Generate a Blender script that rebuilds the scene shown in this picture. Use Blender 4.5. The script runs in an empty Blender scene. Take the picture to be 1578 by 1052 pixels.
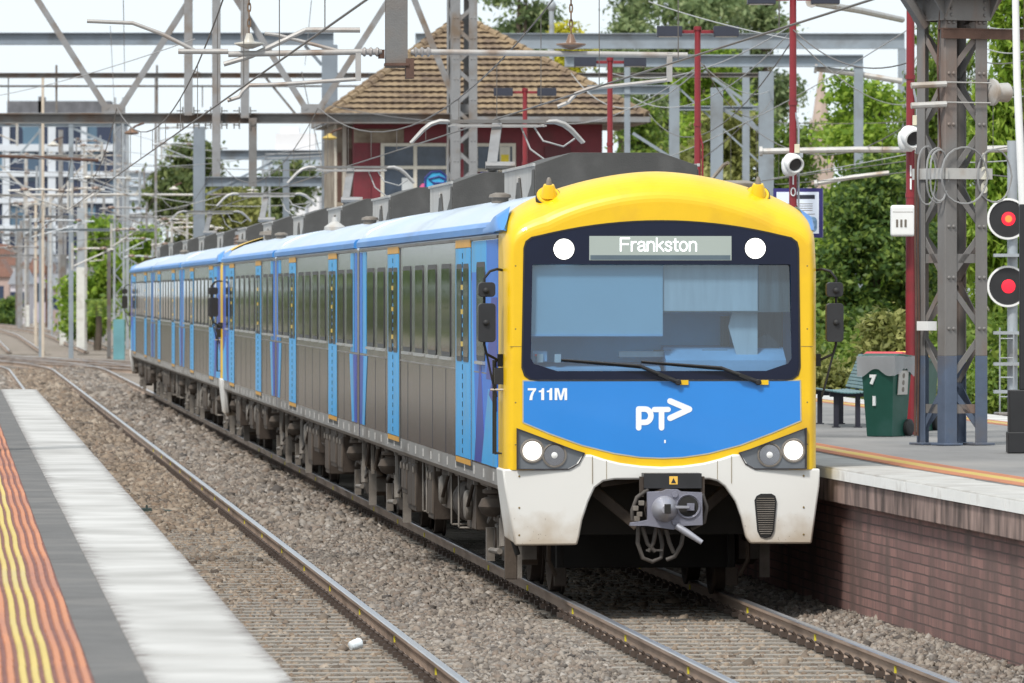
import bpy, bmesh, math, random
import numpy as np
from mathutils import Vector, Matrix, Euler
random.seed(7)
SC = bpy.context.scene
COL = SC.collection
PI = math.pi

# ------------------------------------------------------------------ camera, world, sun, exposure
EYE = 2.95
FPX = 11200.0                      # focal length in photo pixels (photo 1578 wide)
HZ = 450.0                         # horizon row in the photo
cam_d = bpy.data.cameras.new("camera")
cam = bpy.data.objects.new("camera", cam_d)
COL.objects.link(cam)
cam.location = (0, 0, EYE)
cam.rotation_euler = (math.radians(90), 0, 0)
cam_d.sensor_width = 36.0
cam_d.lens = FPX / 1578 * 36.0
cam_d.shift_y = -(526 - HZ) / 1578
cam_d.clip_start = 1.0
cam_d.clip_end = 6000
cam_d.dof.use_dof = True
cam_d.dof.focus_distance = 72.0
cam_d.dof.aperture_fstop = 9.0
SC.camera = cam

SUN_EL, SUN_AZ = 52.0, -28.0       # azimuth: where the light comes from, measured from behind the camera (negative: left)
w = bpy.data.worlds.new("World")
SC.world = w
w.use_nodes = True
nt = w.node_tree
nt.nodes.clear()
wo = nt.nodes.new("ShaderNodeOutputWorld")
bg = nt.nodes.new("ShaderNodeBackground")
sky = nt.nodes.new("ShaderNodeTexSky")
sky.sky_type = 'NISHITA'
sky.sun_disc = False
sky.sun_elevation = math.radians(SUN_EL)
sky.sun_rotation = math.radians(180 + SUN_AZ)
sky.air_density = 1.0
sky.dust_density = 3.0
sky.ozone_density = 1.0
hs = nt.nodes.new("ShaderNodeHueSaturation")
hs.inputs['Saturation'].default_value = 0.30
hs.inputs['Value'].default_value = 1.15
nt.links.new(sky.outputs[0], hs.inputs['Color'])
# thin broken cloud: brightens the sky towards white in soft patches
tcw = nt.nodes.new("ShaderNodeTexCoord")
nzw = nt.nodes.new("ShaderNodeTexNoise")
nzw.inputs['Scale'].default_value = 5.0
nzw.inputs['Detail'].default_value = 5.0
nt.links.new(tcw.outputs['Generated'], nzw.inputs['Vector'])
rpw = nt.nodes.new("ShaderNodeValToRGB")
rpw.color_ramp.elements[0].position = 0.22
rpw.color_ramp.elements[1].position = 0.50
nt.links.new(nzw.outputs['Fac'], rpw.inputs['Fac'])
mxw = nt.nodes.new("ShaderNodeMix")
mxw.data_type = 'RGBA'
nt.links.new(rpw.outputs['Color'], mxw.inputs[0])
nt.links.new(hs.outputs[0], mxw.inputs[6])
mxw.inputs[7].default_value = (7.7, 8.5, 9.0, 1)
nt.links.new(mxw.outputs[2], bg.inputs['Color'])
bg.inputs['Strength'].default_value = 0.100
nt.links.new(bg.outputs[0], wo.inputs['Surface'])

sun_d = bpy.data.lights.new("sun", 'SUN')
sun_d.energy = 2.9
sun_d.angle = math.radians(9)
sun_d.color = (1.0, 0.955, 0.89)
sun = bpy.data.objects.new("sun", sun_d)
COL.objects.link(sun)
az = math.radians(SUN_AZ)
el = math.radians(SUN_EL)
sdir = Vector((math.sin(az) * math.cos(el), -math.cos(az) * math.cos(el), math.sin(el)))
sun.rotation_euler = sdir.to_track_quat('Z', 'Y').to_euler()

SC.view_settings.view_transform = 'Standard'
SC.view_settings.look = 'None'
SC.view_settings.exposure = 0.29
SC.view_settings.gamma = 1.0
SC.render.engine = 'CYCLES'
SC.cycles.max_bounces = 6
SC.cycles.transparent_max_bounces = 16
SC.cycles.use_denoising = True

# ------------------------------------------------------------------ frames and measures
SL = 0.0771                        # the tracks drift left by this much per metre of depth
TH = math.atan(SL)
CT, ST = math.cos(TH), math.sin(TH)
P0 = Vector((1.425, 69.2, 0))      # centre of the train's nose on the track


def L2W(l, s, z=0.0):
    """track frame (l right of the train's centre line, s along it from the nose) to world"""
    return Vector((P0.x + l * CT - s * ST, P0.y + l * ST + s * CT, z))


def SY(Y, l=0.0):
    """s of the point at depth Y and offset l"""
    return (Y - P0.y - l * ST) / CT


def TW(Y, l, z=0.0):
    return L2W(l, SY(Y, l), z)


def at(px, py, Y):
    """world point at depth Y seen at photo pixel px, py"""
    return Vector(((px - 789) * Y / FPX, Y, EYE + (HZ - py) * Y / FPX))


# ------------------------------------------------------------------ materials
MATS = {}


def nodes_of(name):
    m = bpy.data.materials.new(name)
    m.use_nodes = True
    n = m.node_tree
    return m, n, n.nodes['Principled BSDF'], n.nodes, n.links


def mat(name, col, rough=0.6, metal=0.0, vary=0.12, scale=3.0, bump=0.0, bscale=40.0, dirt=None, stretch=(1, 1, 1),
        coat=0.0, spec=0.5):
    """plain procedural material: colour broken by two sizes of noise, optional bump and dirt patches"""
    if name in MATS:
        return MATS[name]
    m, n, b, N, L = nodes_of(name)
    tc = N.new("ShaderNodeTexCoord")
    mp = N.new("ShaderNodeMapping")
    mp.inputs['Scale'].default_value = stretch
    L.new(tc.outputs['Object'], mp.inputs['Vector'])
    nz = N.new("ShaderNodeTexNoise")
    nz.inputs['Scale'].default_value = scale
    nz.inputs['Detail'].default_value = 6
    nz.inputs['Roughness'].default_value = 0.65
    L.new(mp.outputs[0], nz.inputs['Vector'])
    mr = N.new("ShaderNodeMapRange")
    mr.inputs['From Min'].default_value = 0.3
    mr.inputs['From Max'].default_value = 0.7
    mr.inputs['To Min'].default_value = 1 - vary
    mr.inputs['To Max'].default_value = 1 + vary
    L.new(nz.outputs['Fac'], mr.inputs['Value'])
    mul = N.new("ShaderNodeVectorMath")
    mul.operation = 'SCALE'
    mul.inputs[0].default_value = col
    L.new(mr.outputs[0], mul.inputs['Scale'])
    out = mul.outputs[0]
    if dirt:
        dcol, amount, dsc = dirt
        nd = N.new("ShaderNodeTexNoise")
        nd.inputs['Scale'].default_value = dsc
        nd.inputs['Detail'].default_value = 8
        L.new(mp.outputs[0], nd.inputs['Vector'])
        rd = N.new("ShaderNodeMapRange")
        rd.inputs['From Min'].default_value = 0.62 - 0.3 * amount
        rd.inputs['From Max'].default_value = 0.80 - 0.2 * amount
        L.new(nd.outputs['Fac'], rd.inputs['Value'])
        mx = N.new("ShaderNodeMix")
        mx.data_type = 'RGBA'
        L.new(rd.outputs[0], mx.inputs[0])
        L.new(out, mx.inputs[6])
        mx.inputs[7].default_value = (*dcol, 1)
        out = mx.outputs[2]
    L.new(out, b.inputs['Base Color'])
    b.inputs['Roughness'].default_value = rough
    b.inputs['Metallic'].default_value = metal
    b.inputs['Coat Weight'].default_value = coat
    b.inputs['Specular IOR Level'].default_value = spec
    if bump:
        nb = N.new("ShaderNodeTexNoise")
        nb.inputs['Scale'].default_value = bscale
        nb.inputs['Detail'].default_value = 4
        L.new(mp.outputs[0], nb.inputs['Vector'])
        bp = N.new("ShaderNodeBump")
        bp.inputs['Strength'].default_value = bump
        bp.inputs['Distance'].default_value = 0.02
        L.new(nb.outputs['Fac'], bp.inputs['Height'])
        L.new(bp.outputs[0], b.inputs['Normal'])
    MATS[name] = m
    return m


def emit(name, col, strength):
    if name in MATS:
        return MATS[name]
    m, n, b, N, L = nodes_of(name)
    b.inputs['Base Color'].default_value = (*col, 1)
    b.inputs['Emission Color'].default_value = (*col, 1)
    b.inputs['Emission Strength'].default_value = strength
    MATS[name] = m
    return m


def glass_mat(name, tint, fac, rough=0.02):
    m, n, b, N, L = nodes_of(name)
    N.remove(b)
    o = N['Material Output']
    t = N.new("ShaderNodeBsdfTransparent")
    t.inputs[0].default_value = (*tint, 1)
    g = N.new("ShaderNodeBsdfGlossy")
    g.inputs['Color'].default_value = (1, 1, 1, 1)
    g.inputs['Roughness'].default_value = rough
    mx = N.new("ShaderNodeMixShader")
    fr = N.new("ShaderNodeFresnel")
    fr.inputs[0].default_value = 1.5
    ad = N.new("ShaderNodeMath")
    ad.operation = 'ADD'
    ad.inputs[1].default_value = fac
    L.new(fr.outputs[0], ad.inputs[0])
    L.new(ad.outputs[0], mx.inputs[0])
    L.new(t.outputs[0], mx.inputs[1])
    L.new(g.outputs[0], mx.inputs[2])
    L.new(mx.outputs[0], o.inputs['Surface'])
    MATS[name] = m
    return m


def leaf_mat(name, c1, c2, c3):
    m, n, b, N, L = nodes_of(name)
    ge = N.new("ShaderNodeNewGeometry")
    rp = N.new("ShaderNodeValToRGB")
    e = rp.color_ramp.elements
    e[0].color = (*c1, 1)
    e[1].color = (*c3, 1)
    k = e.new(0.55)
    k.color = (*c2, 1)
    L.new(ge.outputs['Random Per Island'], rp.inputs['Fac'])
    L.new(rp.outputs['Color'], b.inputs['Base Color'])
    b.inputs['Roughness'].default_value = 0.5
    b.inputs['Specular IOR Level'].default_value = 0.3
    tr = N.new("ShaderNodeBsdfTranslucent")
    L.new(rp.outputs['Color'], tr.inputs['Color'])
    mx = N.new("ShaderNodeMixShader")
    mx.inputs[0].default_value = 0.45
    L.new(b.outputs[0], mx.inputs[1])
    L.new(tr.outputs[0], mx.inputs[2])
    L.new(mx.outputs[0], N['Material Output'].inputs['Surface'])
    MATS[name] = m
    return m


# ------------------------------------------------------------------ mesh helper
class MB:
    def __init__(s):
        s.v, s.f, s.mi = [], [], []

    def add(s, verts, faces, mi=0):
        o = len(s.v)
        s.v += [tuple(p) for p in verts]
        for f in faces:
            s.f.append([i + o for i in f])
            s.mi.append(mi)
        return s

    def box(s, c, d, mi=0, rot=None):
        x, y, z = d[0] / 2, d[1] / 2, d[2] / 2
        p = [Vector(q) for q in ((-x, -y, -z), (x, -y, -z), (x, y, -z), (-x, y, -z), (-x, -y, z), (x, -y, z), (x, y, z), (-x, y, z))]
        if rot:
            R = Euler(rot).to_matrix()
            p = [R @ q for q in p]
        c = Vector(c)
        return s.add([q + c for q in p], [(0, 3, 2, 1), (4, 5, 6, 7), (0, 1, 5, 4), (1, 2, 6, 5), (2, 3, 7, 6), (3, 0, 4, 7)], mi)

    def span(s, a, b, mi=0):
        return s.box([(a[i] + b[i]) / 2 for i in range(3)], [abs(b[i] - a[i]) for i in range(3)], mi)

    def bar(s, a, b, wx, wy, mi=0, up=(0, 0, 1)):
        """rectangular bar from a to b: wx across, wy along up"""
        a, b = Vector(a), Vector(b)
        d = (b - a).normalized()
        u = Vector(up)
        if abs(d.dot(u)) > 0.98:
            u = Vector((0, 1, 0))
        x = d.cross(u).normalized()
        y = x.cross(d).normalized()
        x *= wx / 2
        y *= wy / 2
        p = [a - x - y, a + x - y, a + x + y, a - x + y, b - x - y, b + x - y, b + x + y, b - x + y]
        return s.add(p, [(0, 3, 2, 1), (4, 5, 6, 7), (0, 1, 5, 4), (1, 2, 6, 5), (2, 3, 7, 6), (3, 0, 4, 7)], mi)

    def ibar(s, a, b, wd, h, t=0.03, mi=0, up=(0, 0, 1)):
        """I section: two flanges of width wd, h apart, and a web"""
        a, b = Vector(a), Vector(b)
        d = (b - a).normalized()
        u = Vector(up)
        if abs(d.dot(u)) > 0.98:
            u = Vector((0, 1, 0))
        x = d.cross(u).normalized()
        y = x.cross(d).normalized()
        o = y * (h / 2 - t / 2)
        s.bar(a + o, b + o, wd, t, mi, up)
        s.bar(a - o, b - o, wd, t, mi, up)
        s.bar(a, b, t, h - 2 * t, mi, up)
        return s

    def tube(s, pts, r, n=8, mi=0, cap=True):
        pts = [Vector(p) for p in pts]
        k = len(pts)
        rs = r if isinstance(r, (list, tuple)) else [r] * k
        prev = None
        rings = []
        for i, p in enumerate(pts):
            d = (pts[min(i + 1, k - 1)] - pts[max(i - 1, 0)]).normalized()
            if prev is None:
                u = Vector((0, 0, 1)) if abs(d.z) < 0.9 else Vector((1, 0, 0))
                x = d.cross(u).normalized()
            else:
                x = (prev - d * prev.dot(d)).normalized()
            prev = x
            y = d.cross(x)
            rings.append([p + (x * math.cos(2 * PI * j / n) + y * math.sin(2 * PI * j / n)) * rs[i] for j in range(n)])
        vs = [q for g in rings for q in g]
        fs = [(i * n + j, i * n + (j + 1) % n, (i + 1) * n + (j + 1) % n, (i + 1) * n + j) for i in range(k - 1) for j in range(n)]
        if cap:
            fs += [tuple(range(n))[::-1], tuple((k - 1) * n + j for j in range(n))]
        return s.add(vs, fs, mi)

    def lathe(s, o, axis, prof, n=20, mi=0, cap=True):
        """prof: list of (distance along axis, radius)"""
        o, d = Vector(o), Vector(axis).normalized()
        u = Vector((0, 0, 1)) if abs(d.z) < 0.9 else Vector((1, 0, 0))
        x = d.cross(u).normalized()
        y = d.cross(x)
        k = len(prof)
        vs = [o + d * t + (x * math.cos(2 * PI * j / n) + y * math.sin(2 * PI * j / n)) * r for t, r in prof for j in range(n)]
        fs = [(i * n + j, i * n + (j + 1) % n, (i + 1) * n + (j + 1) % n, (i + 1) * n + j) for i in range(k - 1) for j in range(n)]
        if cap:
            fs += [tuple(range(n))[::-1], tuple((k - 1) * n + j for j in range(n))]
        return s.add(vs, fs, mi)

    def prism(s, pts, fn, depth, mi=0):
        """pts: 2-D outline; fn(a, b, t) -> 3-D point; extruded from t=0 to t=depth"""
        k = len(pts)
        vs = [fn(a, b, 0) for a, b in pts] + [fn(a, b, depth) for a, b in pts]
        fs = [tuple(range(k))[::-1], tuple(range(k, 2 * k))] + [(i, (i + 1) % k, k + (i + 1) % k, k + i) for i in range(k)]
        return s.add(vs, fs, mi)

    def ring(s, la, lb, mi=0):
        """quads between two closed loops with equal counts"""
        k = len(la)
        return s.add(list(la) + list(lb), [(i, (i + 1) % k, k + (i + 1) % k, k + i) for i in range(k)], mi)

    def build(s, name, mats, parent=None, smooth=None, bevel=0, seg=2, loc=None, rotz=None, recalc=True):
        me = bpy.data.meshes.new(name)
        me.from_pydata(s.v, [], s.f)
        if not isinstance(mats, (list, tuple)):
            mats = [mats]
        for m in mats:
            me.materials.append(m)
        me.polygons.foreach_set('material_index', s.mi)
        if recalc:
            bm = bmesh.new()
            bm.from_mesh(me)
            bmesh.ops.recalc_face_normals(bm, faces=bm.faces)
            bm.to_mesh(me)
            bm.free()
        if smooth is not None:
            me.shade_smooth()
            me.set_sharp_from_angle(angle=math.radians(smooth))
        me.update()
        o = bpy.data.objects.new(name, me)
        COL.objects.link(o)
        if parent:
            o.parent = parent
        if loc is not None:
            o.location = loc
        if rotz is not None:
            o.rotation_euler.z = rotz
        if bevel:
            md = o.modifiers.new("bevel", 'BEVEL')
            md.width = bevel
            md.segments = seg
            md.limit_method = 'ANGLE'
            md.angle_limit = math.radians(35)
        return o


def tag(o, label=None, cat=None, group=None, kind=None):
    if label:
        o['label'] = label
    if cat:
        o['category'] = cat
    if group:
        o['group'] = group
    if kind:
        o['kind'] = kind
    return o


def thing(name, label, cat, loc=(0, 0, 0), rotz=0.0, group=None, parent=None):
    o = bpy.data.objects.new(name, None)
    COL.objects.link(o)
    o.location = loc
    o.rotation_euler.z = rotz
    o.empty_display_size = 0.2
    return tag(o, label, cat, group)


def track_thing(name, label, cat, l, s, z=0.0, group=None):
    return thing(name, label, cat, L2W(l, s, z), TH, group)


def copy_of(o, parent, loc=None, rotz=None):
    c = o.copy()
    COL.objects.link(c)
    c.parent = parent
    if loc is not None:
        c.location = loc
    if rotz is not None:
        c.rotation_euler.z = rotz
    return c


def copy_tree(o):
    """a thing with copies of its parts and sub-parts"""
    def rec(a, p):
        c = a.copy()
        COL.objects.link(c)
        c.parent = p
        for ch in list(a.children):
            rec(ch, c)
        return c
    return rec(o, None)


def text_mb(mb, txt, fn, size, mi=0, align='LEFT', depth=0.004, bold=0.0, space=1.0):
    """letters as solid mesh; fn(a, b, t) maps text plane to 3-D"""
    cu = bpy.data.curves.new("lettering", 'FONT')
    cu.body = txt
    cu.size = size
    cu.align_x = align
    cu.extrude = depth / 2
    cu.offset = bold
    cu.space_character = space
    cu.resolution_u = 4
    ob = bpy.data.objects.new("lettering", cu)
    COL.objects.link(ob)
    dg = bpy.context.evaluated_depsgraph_get()
    me = bpy.data.meshes.new_from_object(ob.evaluated_get(dg))
    vs = [fn(v.co.x, v.co.y, v.co.z) for v in me.vertices]
    fs = [tuple(p.vertices) for p in me.polygons]
    mb.add(vs, fs, mi)
    bpy.data.objects.remove(ob)
    bpy.data.meshes.remove(me)
    bpy.data.curves.remove(cu)
    return mb

# ------------------------------------------------------------------ palette
GREY_STEEL = mat("grey_steel", (.27, .27, .275), .55, .3, .14, 2.5, .15, 60, ((.20, .15, .11), .45, 1.6))
DARK_STEEL = mat("dark_steel", (.19, .185, .18), .6, .3, .15, 2.5, .2, 60, ((.16, .10, .065), .55, 1.3))
PALE_STEEL = mat("galvanised_steel", (.38, .41, .44), .5, .35, .12, 2.0, .1, 50, ((.24, .22, .2), .3, 1.5))
RUST = mat("rusty_steel", (.10, .055, .04), .8, .1, .3, 4, .2, 60)
PALE_PIPE = mat("weathered_pipe", (.50, .49, .47), .5, .2, .15, 3, .1, 60, ((.33, .26, .2), .4, 3))
RED_POLE = mat("dark_red_paint", (.24, .022, .03), .38, 0, .12, 3, .03, 40, ((.14, .025, .025), .4, 2))
WHITE = mat("white_paint", (.78, .78, .77), .4, 0, .05, 3)
BLACK = mat("black_plastic", (.02, .02, .022), .45, 0, .2, 5)
DARKBOX = mat("dark_lamp_casing", (.028, .032, .05), .5, 0, .1, 5)
RUBBER = mat("rubber", (.015, .015, .016), .65, 0, .2, 8)
WIRE = mat("overhead_copper", (.16, .145, .135), .5, .4, .1, 5)
WIRE_PALE = mat("grey_cable", (.42, .42, .42), .5, .2, .1, 5)
CERAMIC = mat("brown_ceramic", (.20, .12, .08), .3, 0, .2, 6)
CERAMIC_PALE = mat("pale_ceramic", (.55, .52, .46), .3, 0, .2, 6)

# ------------------------------------------------------------------ ground


def gravel_mat(name, cols, scale, bump):
    m, n, b, N, L = nodes_of(name)
    tc = N.new("ShaderNodeTexCoord")
    vo = N.new("ShaderNodeTexVoronoi")
    vo.inputs['Scale'].default_value = scale
    L.new(tc.outputs['Object'], vo.inputs['Vector'])
    sep = N.new("ShaderNodeSeparateColor")
    L.new(vo.outputs['Color'], sep.inputs[0])
    rp = N.new("ShaderNodeValToRGB")
    e = rp.color_ramp.elements
    e[0].color = (*cols[0], 1)
    e[1].color = (*cols[-1], 1)
    for i, c in enumerate(cols[1:-1]):
        k = e.new((i + 1) / (len(cols) - 1))
        k.color = (*c, 1)
    L.new(sep.outputs[0], rp.inputs['Fac'])
    nz = N.new("ShaderNodeTexNoise")
    nz.inputs['Scale'].default_value = .35
    nz.inputs['Detail'].default_value = 5
    L.new(tc.outputs['Object'], nz.inputs['Vector'])
    mr = N.new("ShaderNodeMapRange")
    mr.inputs['To Min'].default_value = .6
    mr.inputs['To Max'].default_value = 1.4
    L.new(nz.outputs['Fac'], mr.inputs['Value'])
    mu = N.new("ShaderNodeVectorMath")
    mu.operation = 'SCALE'
    L.new(rp.outputs[0], mu.inputs[0])
    L.new(mr.outputs[0], mu.inputs['Scale'])
    L.new(mu.outputs[0], b.inputs['Base Color'])
    b.inputs['Roughness'].default_value = .9
    bp = N.new("ShaderNodeBump")
    bp.inputs['Strength'].default_value = bump
    bp.inputs['Distance'].default_value = .03
    bp.invert = True
    L.new(vo.outputs['Distance'], bp.inputs['Height'])
    L.new(bp.outputs[0], b.inputs['Normal'])
    return m


GCOLS = [(.10, .08, .07), (.20, .165, .135), (.27, .225, .18), (.33, .28, .23), (.22, .19, .165), (.15, .12, .10)]
GROUND = gravel_mat("ground_gravel", GCOLS, 16, .8)
g = MB()
GX = [-2500, -300, -60, -20, 0, 20, 60, 300, 2500]
GY = [-300, 0, 60, 120, 200, 320, 500, 900, 1600, 5200]
vs = [(x, y, -.26) for y in GY for x in GX]
fs = [(j * 9 + i, j * 9 + i + 1, (j + 1) * 9 + i + 1, (j + 1) * 9 + i) for j in range(len(GY) - 1) for i in range(8)]
g.add(vs, fs)
tag(g.build("ground", GROUND, recalc=False), kind='structure', label="brown gravel ground of the railway yard", cat="ground")

# ------------------------------------------------------------------ tracks
RAILSIDE = mat("rusty_rail_side", (.36, .27, .21), .75, .1, .2, 1.2, .2, 80, ((.19, .135, .10), .5, 2.5), stretch=(1, .25, 1))
RAILTOP = mat("polished_rail_top", (.50, .50, .52), .28, .85, .12, 1.5, 0, 40, stretch=(1, .1, 1))
CLIP = mat("rail_clip_iron", (.075, .055, .045), .75, .2, .25, 6)
YELLOW_MARK = mat("yellow_marker", (.70, .62, .03), .6, 0, .05, 5)
SLEEPER = mat("sleeper_concrete", (.26, .235, .205), .85, 0, .2, 3, .3, 60)
GAUGE = 1.6
RPROF = [(-.07, -.17), (.07, -.17), (.07, -.155), (.012, -.135), (.012, -.048), (.036, -.036), (.036, -.008), (.028, 0), (-.028, 0), (-.036, -.008), (-.036, -.036), (-.012, -.048), (-.012, -.135), (-.07, -.155)]


def curved(l, s, s0=207.0, R=430.0):
    if R is None or s < s0:
        return l, s
    a = (s - s0) / R
    return -R + (R + l) * math.cos(a), s0 + (R + l) * math.sin(a)


def rail_mb(l0, samples, path):
    m = MB()
    k = len(RPROF)
    vs = []
    for s in samples:
        for (x, z) in RPROF:
            l, t = path(l0 + x, s)
            vs.append((l, t, z))
    fs, mi = [], []
    for i in range(len(samples) - 1):
        for j in range(k):
            fs.append((i * k + j, i * k + (j + 1) % k, (i + 1) * k + (j + 1) % k, (i + 1) * k + j))
            mi.append(1 if j in (6, 7, 8) else 0)
    m.v += vs
    m.f += [list(f) for f in fs]
    m.mi += mi
    return m


def make_track(label, lc, s_from, s_to, path=curved, clips_to=None, group="railway tracks", sleepers=True):
    root = track_thing("railway_track", label, "railway track", 0, 0, 0, group)
    smp = list(np.arange(s_from, min(s_to, 207), 6.0)) + list(np.arange(max(207, s_from), s_to, 4.0)) + [s_to]
    clips, marks, slp = MB(), [], MB()
    for sgn in (-1, 1):
        lr = lc + sgn * (GAUGE / 2 + .036)
        rail_mb(lr, smp, path).build("rail", [RAILSIDE, RAILTOP], root)
        s = s_from
        i = 0
        while s < (clips_to or s_to):
            for q in (-1, 1):
                l, t = path(lr + q * .095, s)
                clips.box((l, t, -.135), (.075, .11, .05))
                clips.tube([(l - q * .03, t - .04, -.12), (l, t - .05, -.085), (l + q * .025, t, -.075), (l, t + .05, -.085), (l - q * .03, t + .04, -.12)], .014, 5)
            if i % 8 == 4 and clips_to == 150 and -20 < s < 75:
                l, t = path(lr - .016, s + .3)
                marks.append((l, t, -.082))
            s += .68
            i += 1
    s = s_from
    while sleepers and s < (clips_to or s_to):
        l, t = path(lc, s)
        slp.box((l, t, -.215), (2.55, .24, .07))
        s += .68
    tag(clips.build("rail_fastenings", CLIP, root), kind='stuff')
    if marks:
        mk = MB().box((0, 0, 0), (.012, .085, .055)).build("yellow_mark", YELLOW_MARK, root)
        mk.location = marks[0]
        for q in marks[1:]:
            copy_of(mk, root, q)
    if slp.v:
        tag(slp.build("sleepers", SLEEPER, root), kind='stuff')
    return root


make_track("track of rusty rails that the blue and yellow train runs on", 0.0, -52, 330, clips_to=150)
make_track("empty track with a shiny rail beside the white edged platform in front", -3.70, -52, 330, clips_to=150)
# tracks of the junction far beyond the train


def right_path(l, s, s0=150.0, R=520.0):
    return curved(l, s, s0, R)


make_track("far junction track curving in from behind the last carriage", 4.6, 118, 420, right_path, 125)
make_track("far junction track curving away at the end of the platform", 8.4, 150, 470, right_path, 151)


def far_path(l, s):
    return l - max(0, s - 420) ** 2 / 9000, s


make_track("distant straight track running on to the horizon by the white masts", .9, 300, 700, far_path, 301)
make_track("distant straight track running on to the horizon, further from the white masts", -3.0, 300, 700, far_path, 301)

# ------------------------------------------------------------------ ballast stones (uncountable: one object)


def stones():
    rng = np.random.default_rng(3)
    cube = np.array([(-1, -1, -1), (1, -1, -1), (1, 1, -1), (-1, 1, -1), (-1, -1, 1), (1, -1, 1), (1, 1, 1), (-1, 1, 1)], float)
    quads = np.array([(0, 3, 2, 1), (4, 5, 6, 7), (0, 1, 5, 4), (1, 2, 6, 5), (2, 3, 7, 6), (3, 0, 4, 7)])
    pts = []
    for (ya, yb, dens, r) in ((50, 72, 520, .0245), (72, 95, 390, .029), (95, 135, 180, .040), (135, 210, 75, .056), (210, 290, 35, .075)):
        la, lb = -5.4, 1.9
        n = int((yb - ya) * (lb - la) * dens)
        Y = rng.uniform(ya, yb, n)
        l = rng.uniform(la, lb, n)
        s = (Y - P0.y - l * ST) / CT
        keep = np.ones(n, bool)
        for lc in (0, -3.7):
            for sg in (-1, 1):
                keep &= np.abs(l - lc - sg * .836) > .115
        keep &= ~((np.abs(l) < 1.0) & (s > 14))
        z = -.225 + .06 * np.exp(-((l + 1.85) / .5) ** 2) + .10 * np.clip((l - 1.15) / .7, 0, 1) + .05 * np.clip((-4.75 - l) / .5, 0, 1)
        rr = r * np.exp(rng.normal(0, .28, n))
        a = np.stack([l, s, z + rng.uniform(-.4, .9, n) * r, rr], 1)[keep]
        pts.append(a)
    p = np.concatenate(pts)
    n = len(p)
    v = cube[None] * rng.uniform(.45, 1.0, (n, 8, 3))
    v *= np.stack([rng.uniform(.7, 1.25, n), rng.uniform(.7, 1.25, n), rng.uniform(.45, .9, n)], 1)[:, None]
    q = rng.normal(size=(n, 4))
    q[:, 1:3] *= .45
    q /= np.linalg.norm(q, axis=1)[:, None]
    ww, x, y, zz = q.T
    R = np.stack([np.stack([1 - 2 * (y * y + zz * zz), 2 * (x * y - zz * ww), 2 * (x * zz + y * ww)], 1),
                  np.stack([2 * (x * y + zz * ww), 1 - 2 * (x * x + zz * zz), 2 * (y * zz - x * ww)], 1),
                  np.stack([2 * (x * zz - y * ww), 2 * (y * zz + x * ww), 1 - 2 * (x * x + y * y)], 1)], 1)
    v = np.einsum('nij,nkj->nki', R, v) * p[:, 3][:, None, None] + p[:, None, :3]
    f = (quads[None] + (np.arange(n) * 8)[:, None, None]).reshape(-1, 4)
    me = bpy.data.meshes.new("ballast_stones")
    me.vertices.add(n * 8)
    me.vertices.foreach_set('co', v.reshape(-1).astype(np.float32))
    me.loops.add(len(f) * 4)
    me.loops.foreach_set('vertex_index', f.reshape(-1).astype(np.int32))
    me.polygons.add(len(f))
    me.polygons.foreach_set('loop_start', np.arange(0, len(f) * 4, 4, dtype=np.int32))
    me.update(calc_edges=True)
    m, nt_, b, N, L = nodes_of("ballast_stone")
    ge = N.new("ShaderNodeNewGeometry")
    rp = N.new("ShaderNodeValToRGB")
    e = rp.color_ramp.elements
    cols = [(.07, .063, .06), (.165, .147, .132), (.225, .20, .178), (.30, .28, .258), (.20, .163, .138), (.155, .146, .14), (.37, .355, .34)]
    e[0].color = (*cols[0], 1)
    e[1].color = (*cols[-1], 1)
    for i, c in enumerate(cols[1:-1]):
        k = e.new((i + 1) / (len(cols) - 1))
        k.color = (*c, 1)
    L.new(ge.outputs['Random Per Island'], rp.inputs['Fac'])
    # rust dust coming off the rails and brakes: browner between the rails, greyer in the six-foot and by the wall
    tc = N.new("ShaderNodeTexCoord")
    nz = N.new("ShaderNodeTexNoise")
    nz.inputs['Scale'].default_value = .45
    nz.inputs['Detail'].default_value = 4
    L.new(tc.outputs['Object'], nz.inputs['Vector'])
    mx = N.new("ShaderNodeMix")
    mx.data_type = 'RGBA'
    mx.blend_type = 'MULTIPLY'
    # brake and rail rust lies between the rails; the stones by the wall and in the six-foot stay greyer
    sx = N.new("ShaderNodeSeparateXYZ")
    L.new(tc.outputs['Object'], sx.inputs[0])
    near = []
    for lc in (0.0, 3.7):
        ad = N.new("ShaderNodeMath")
        ad.operation = 'ADD'
        ad.inputs[1].default_value = lc
        L.new(sx.outputs[0], ad.inputs[0])
        ab = N.new("ShaderNodeMath")
        ab.operation = 'ABSOLUTE'
        L.new(ad.outputs[0], ab.inputs[0])
        mr = N.new("ShaderNodeMapRange")
        mr.inputs['From Min'].default_value = 1.25
        mr.inputs['From Max'].default_value = .6
        mr.inputs['To Min'].default_value = .25
        L.new(ab.outputs[0], mr.inputs['Value'])
        near.append(mr)
    mxm = N.new("ShaderNodeMath")
    mxm.operation = 'MAXIMUM'
    L.new(near[0].outputs[0], mxm.inputs[0])
    L.new(near[1].outputs[0], mxm.inputs[1])
    mu = N.new("ShaderNodeMath")
    mu.operation = 'MULTIPLY_ADD'
    mu.inputs[1].default_value = .5
    L.new(nz.outputs['Fac'], mu.inputs[0])
    m3 = N.new("ShaderNodeMath")
    m3.operation = 'MULTIPLY'
    m3.inputs[1].default_value = .7
    L.new(mxm.outputs[0], m3.inputs[0])
    L.new(m3.outputs[0], mu.inputs[2])
    L.new(mu.outputs[0], mx.inputs[0])
    L.new(rp.outputs[0], mx.inputs[6])
    mx.inputs[7].default_value = (1.0, .85, .69, 1)
    L.new(mx.outputs[2], b.inputs['Base Color'])
    b.inputs['Roughness'].default_value = .85
    me.materials.append(m)
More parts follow.
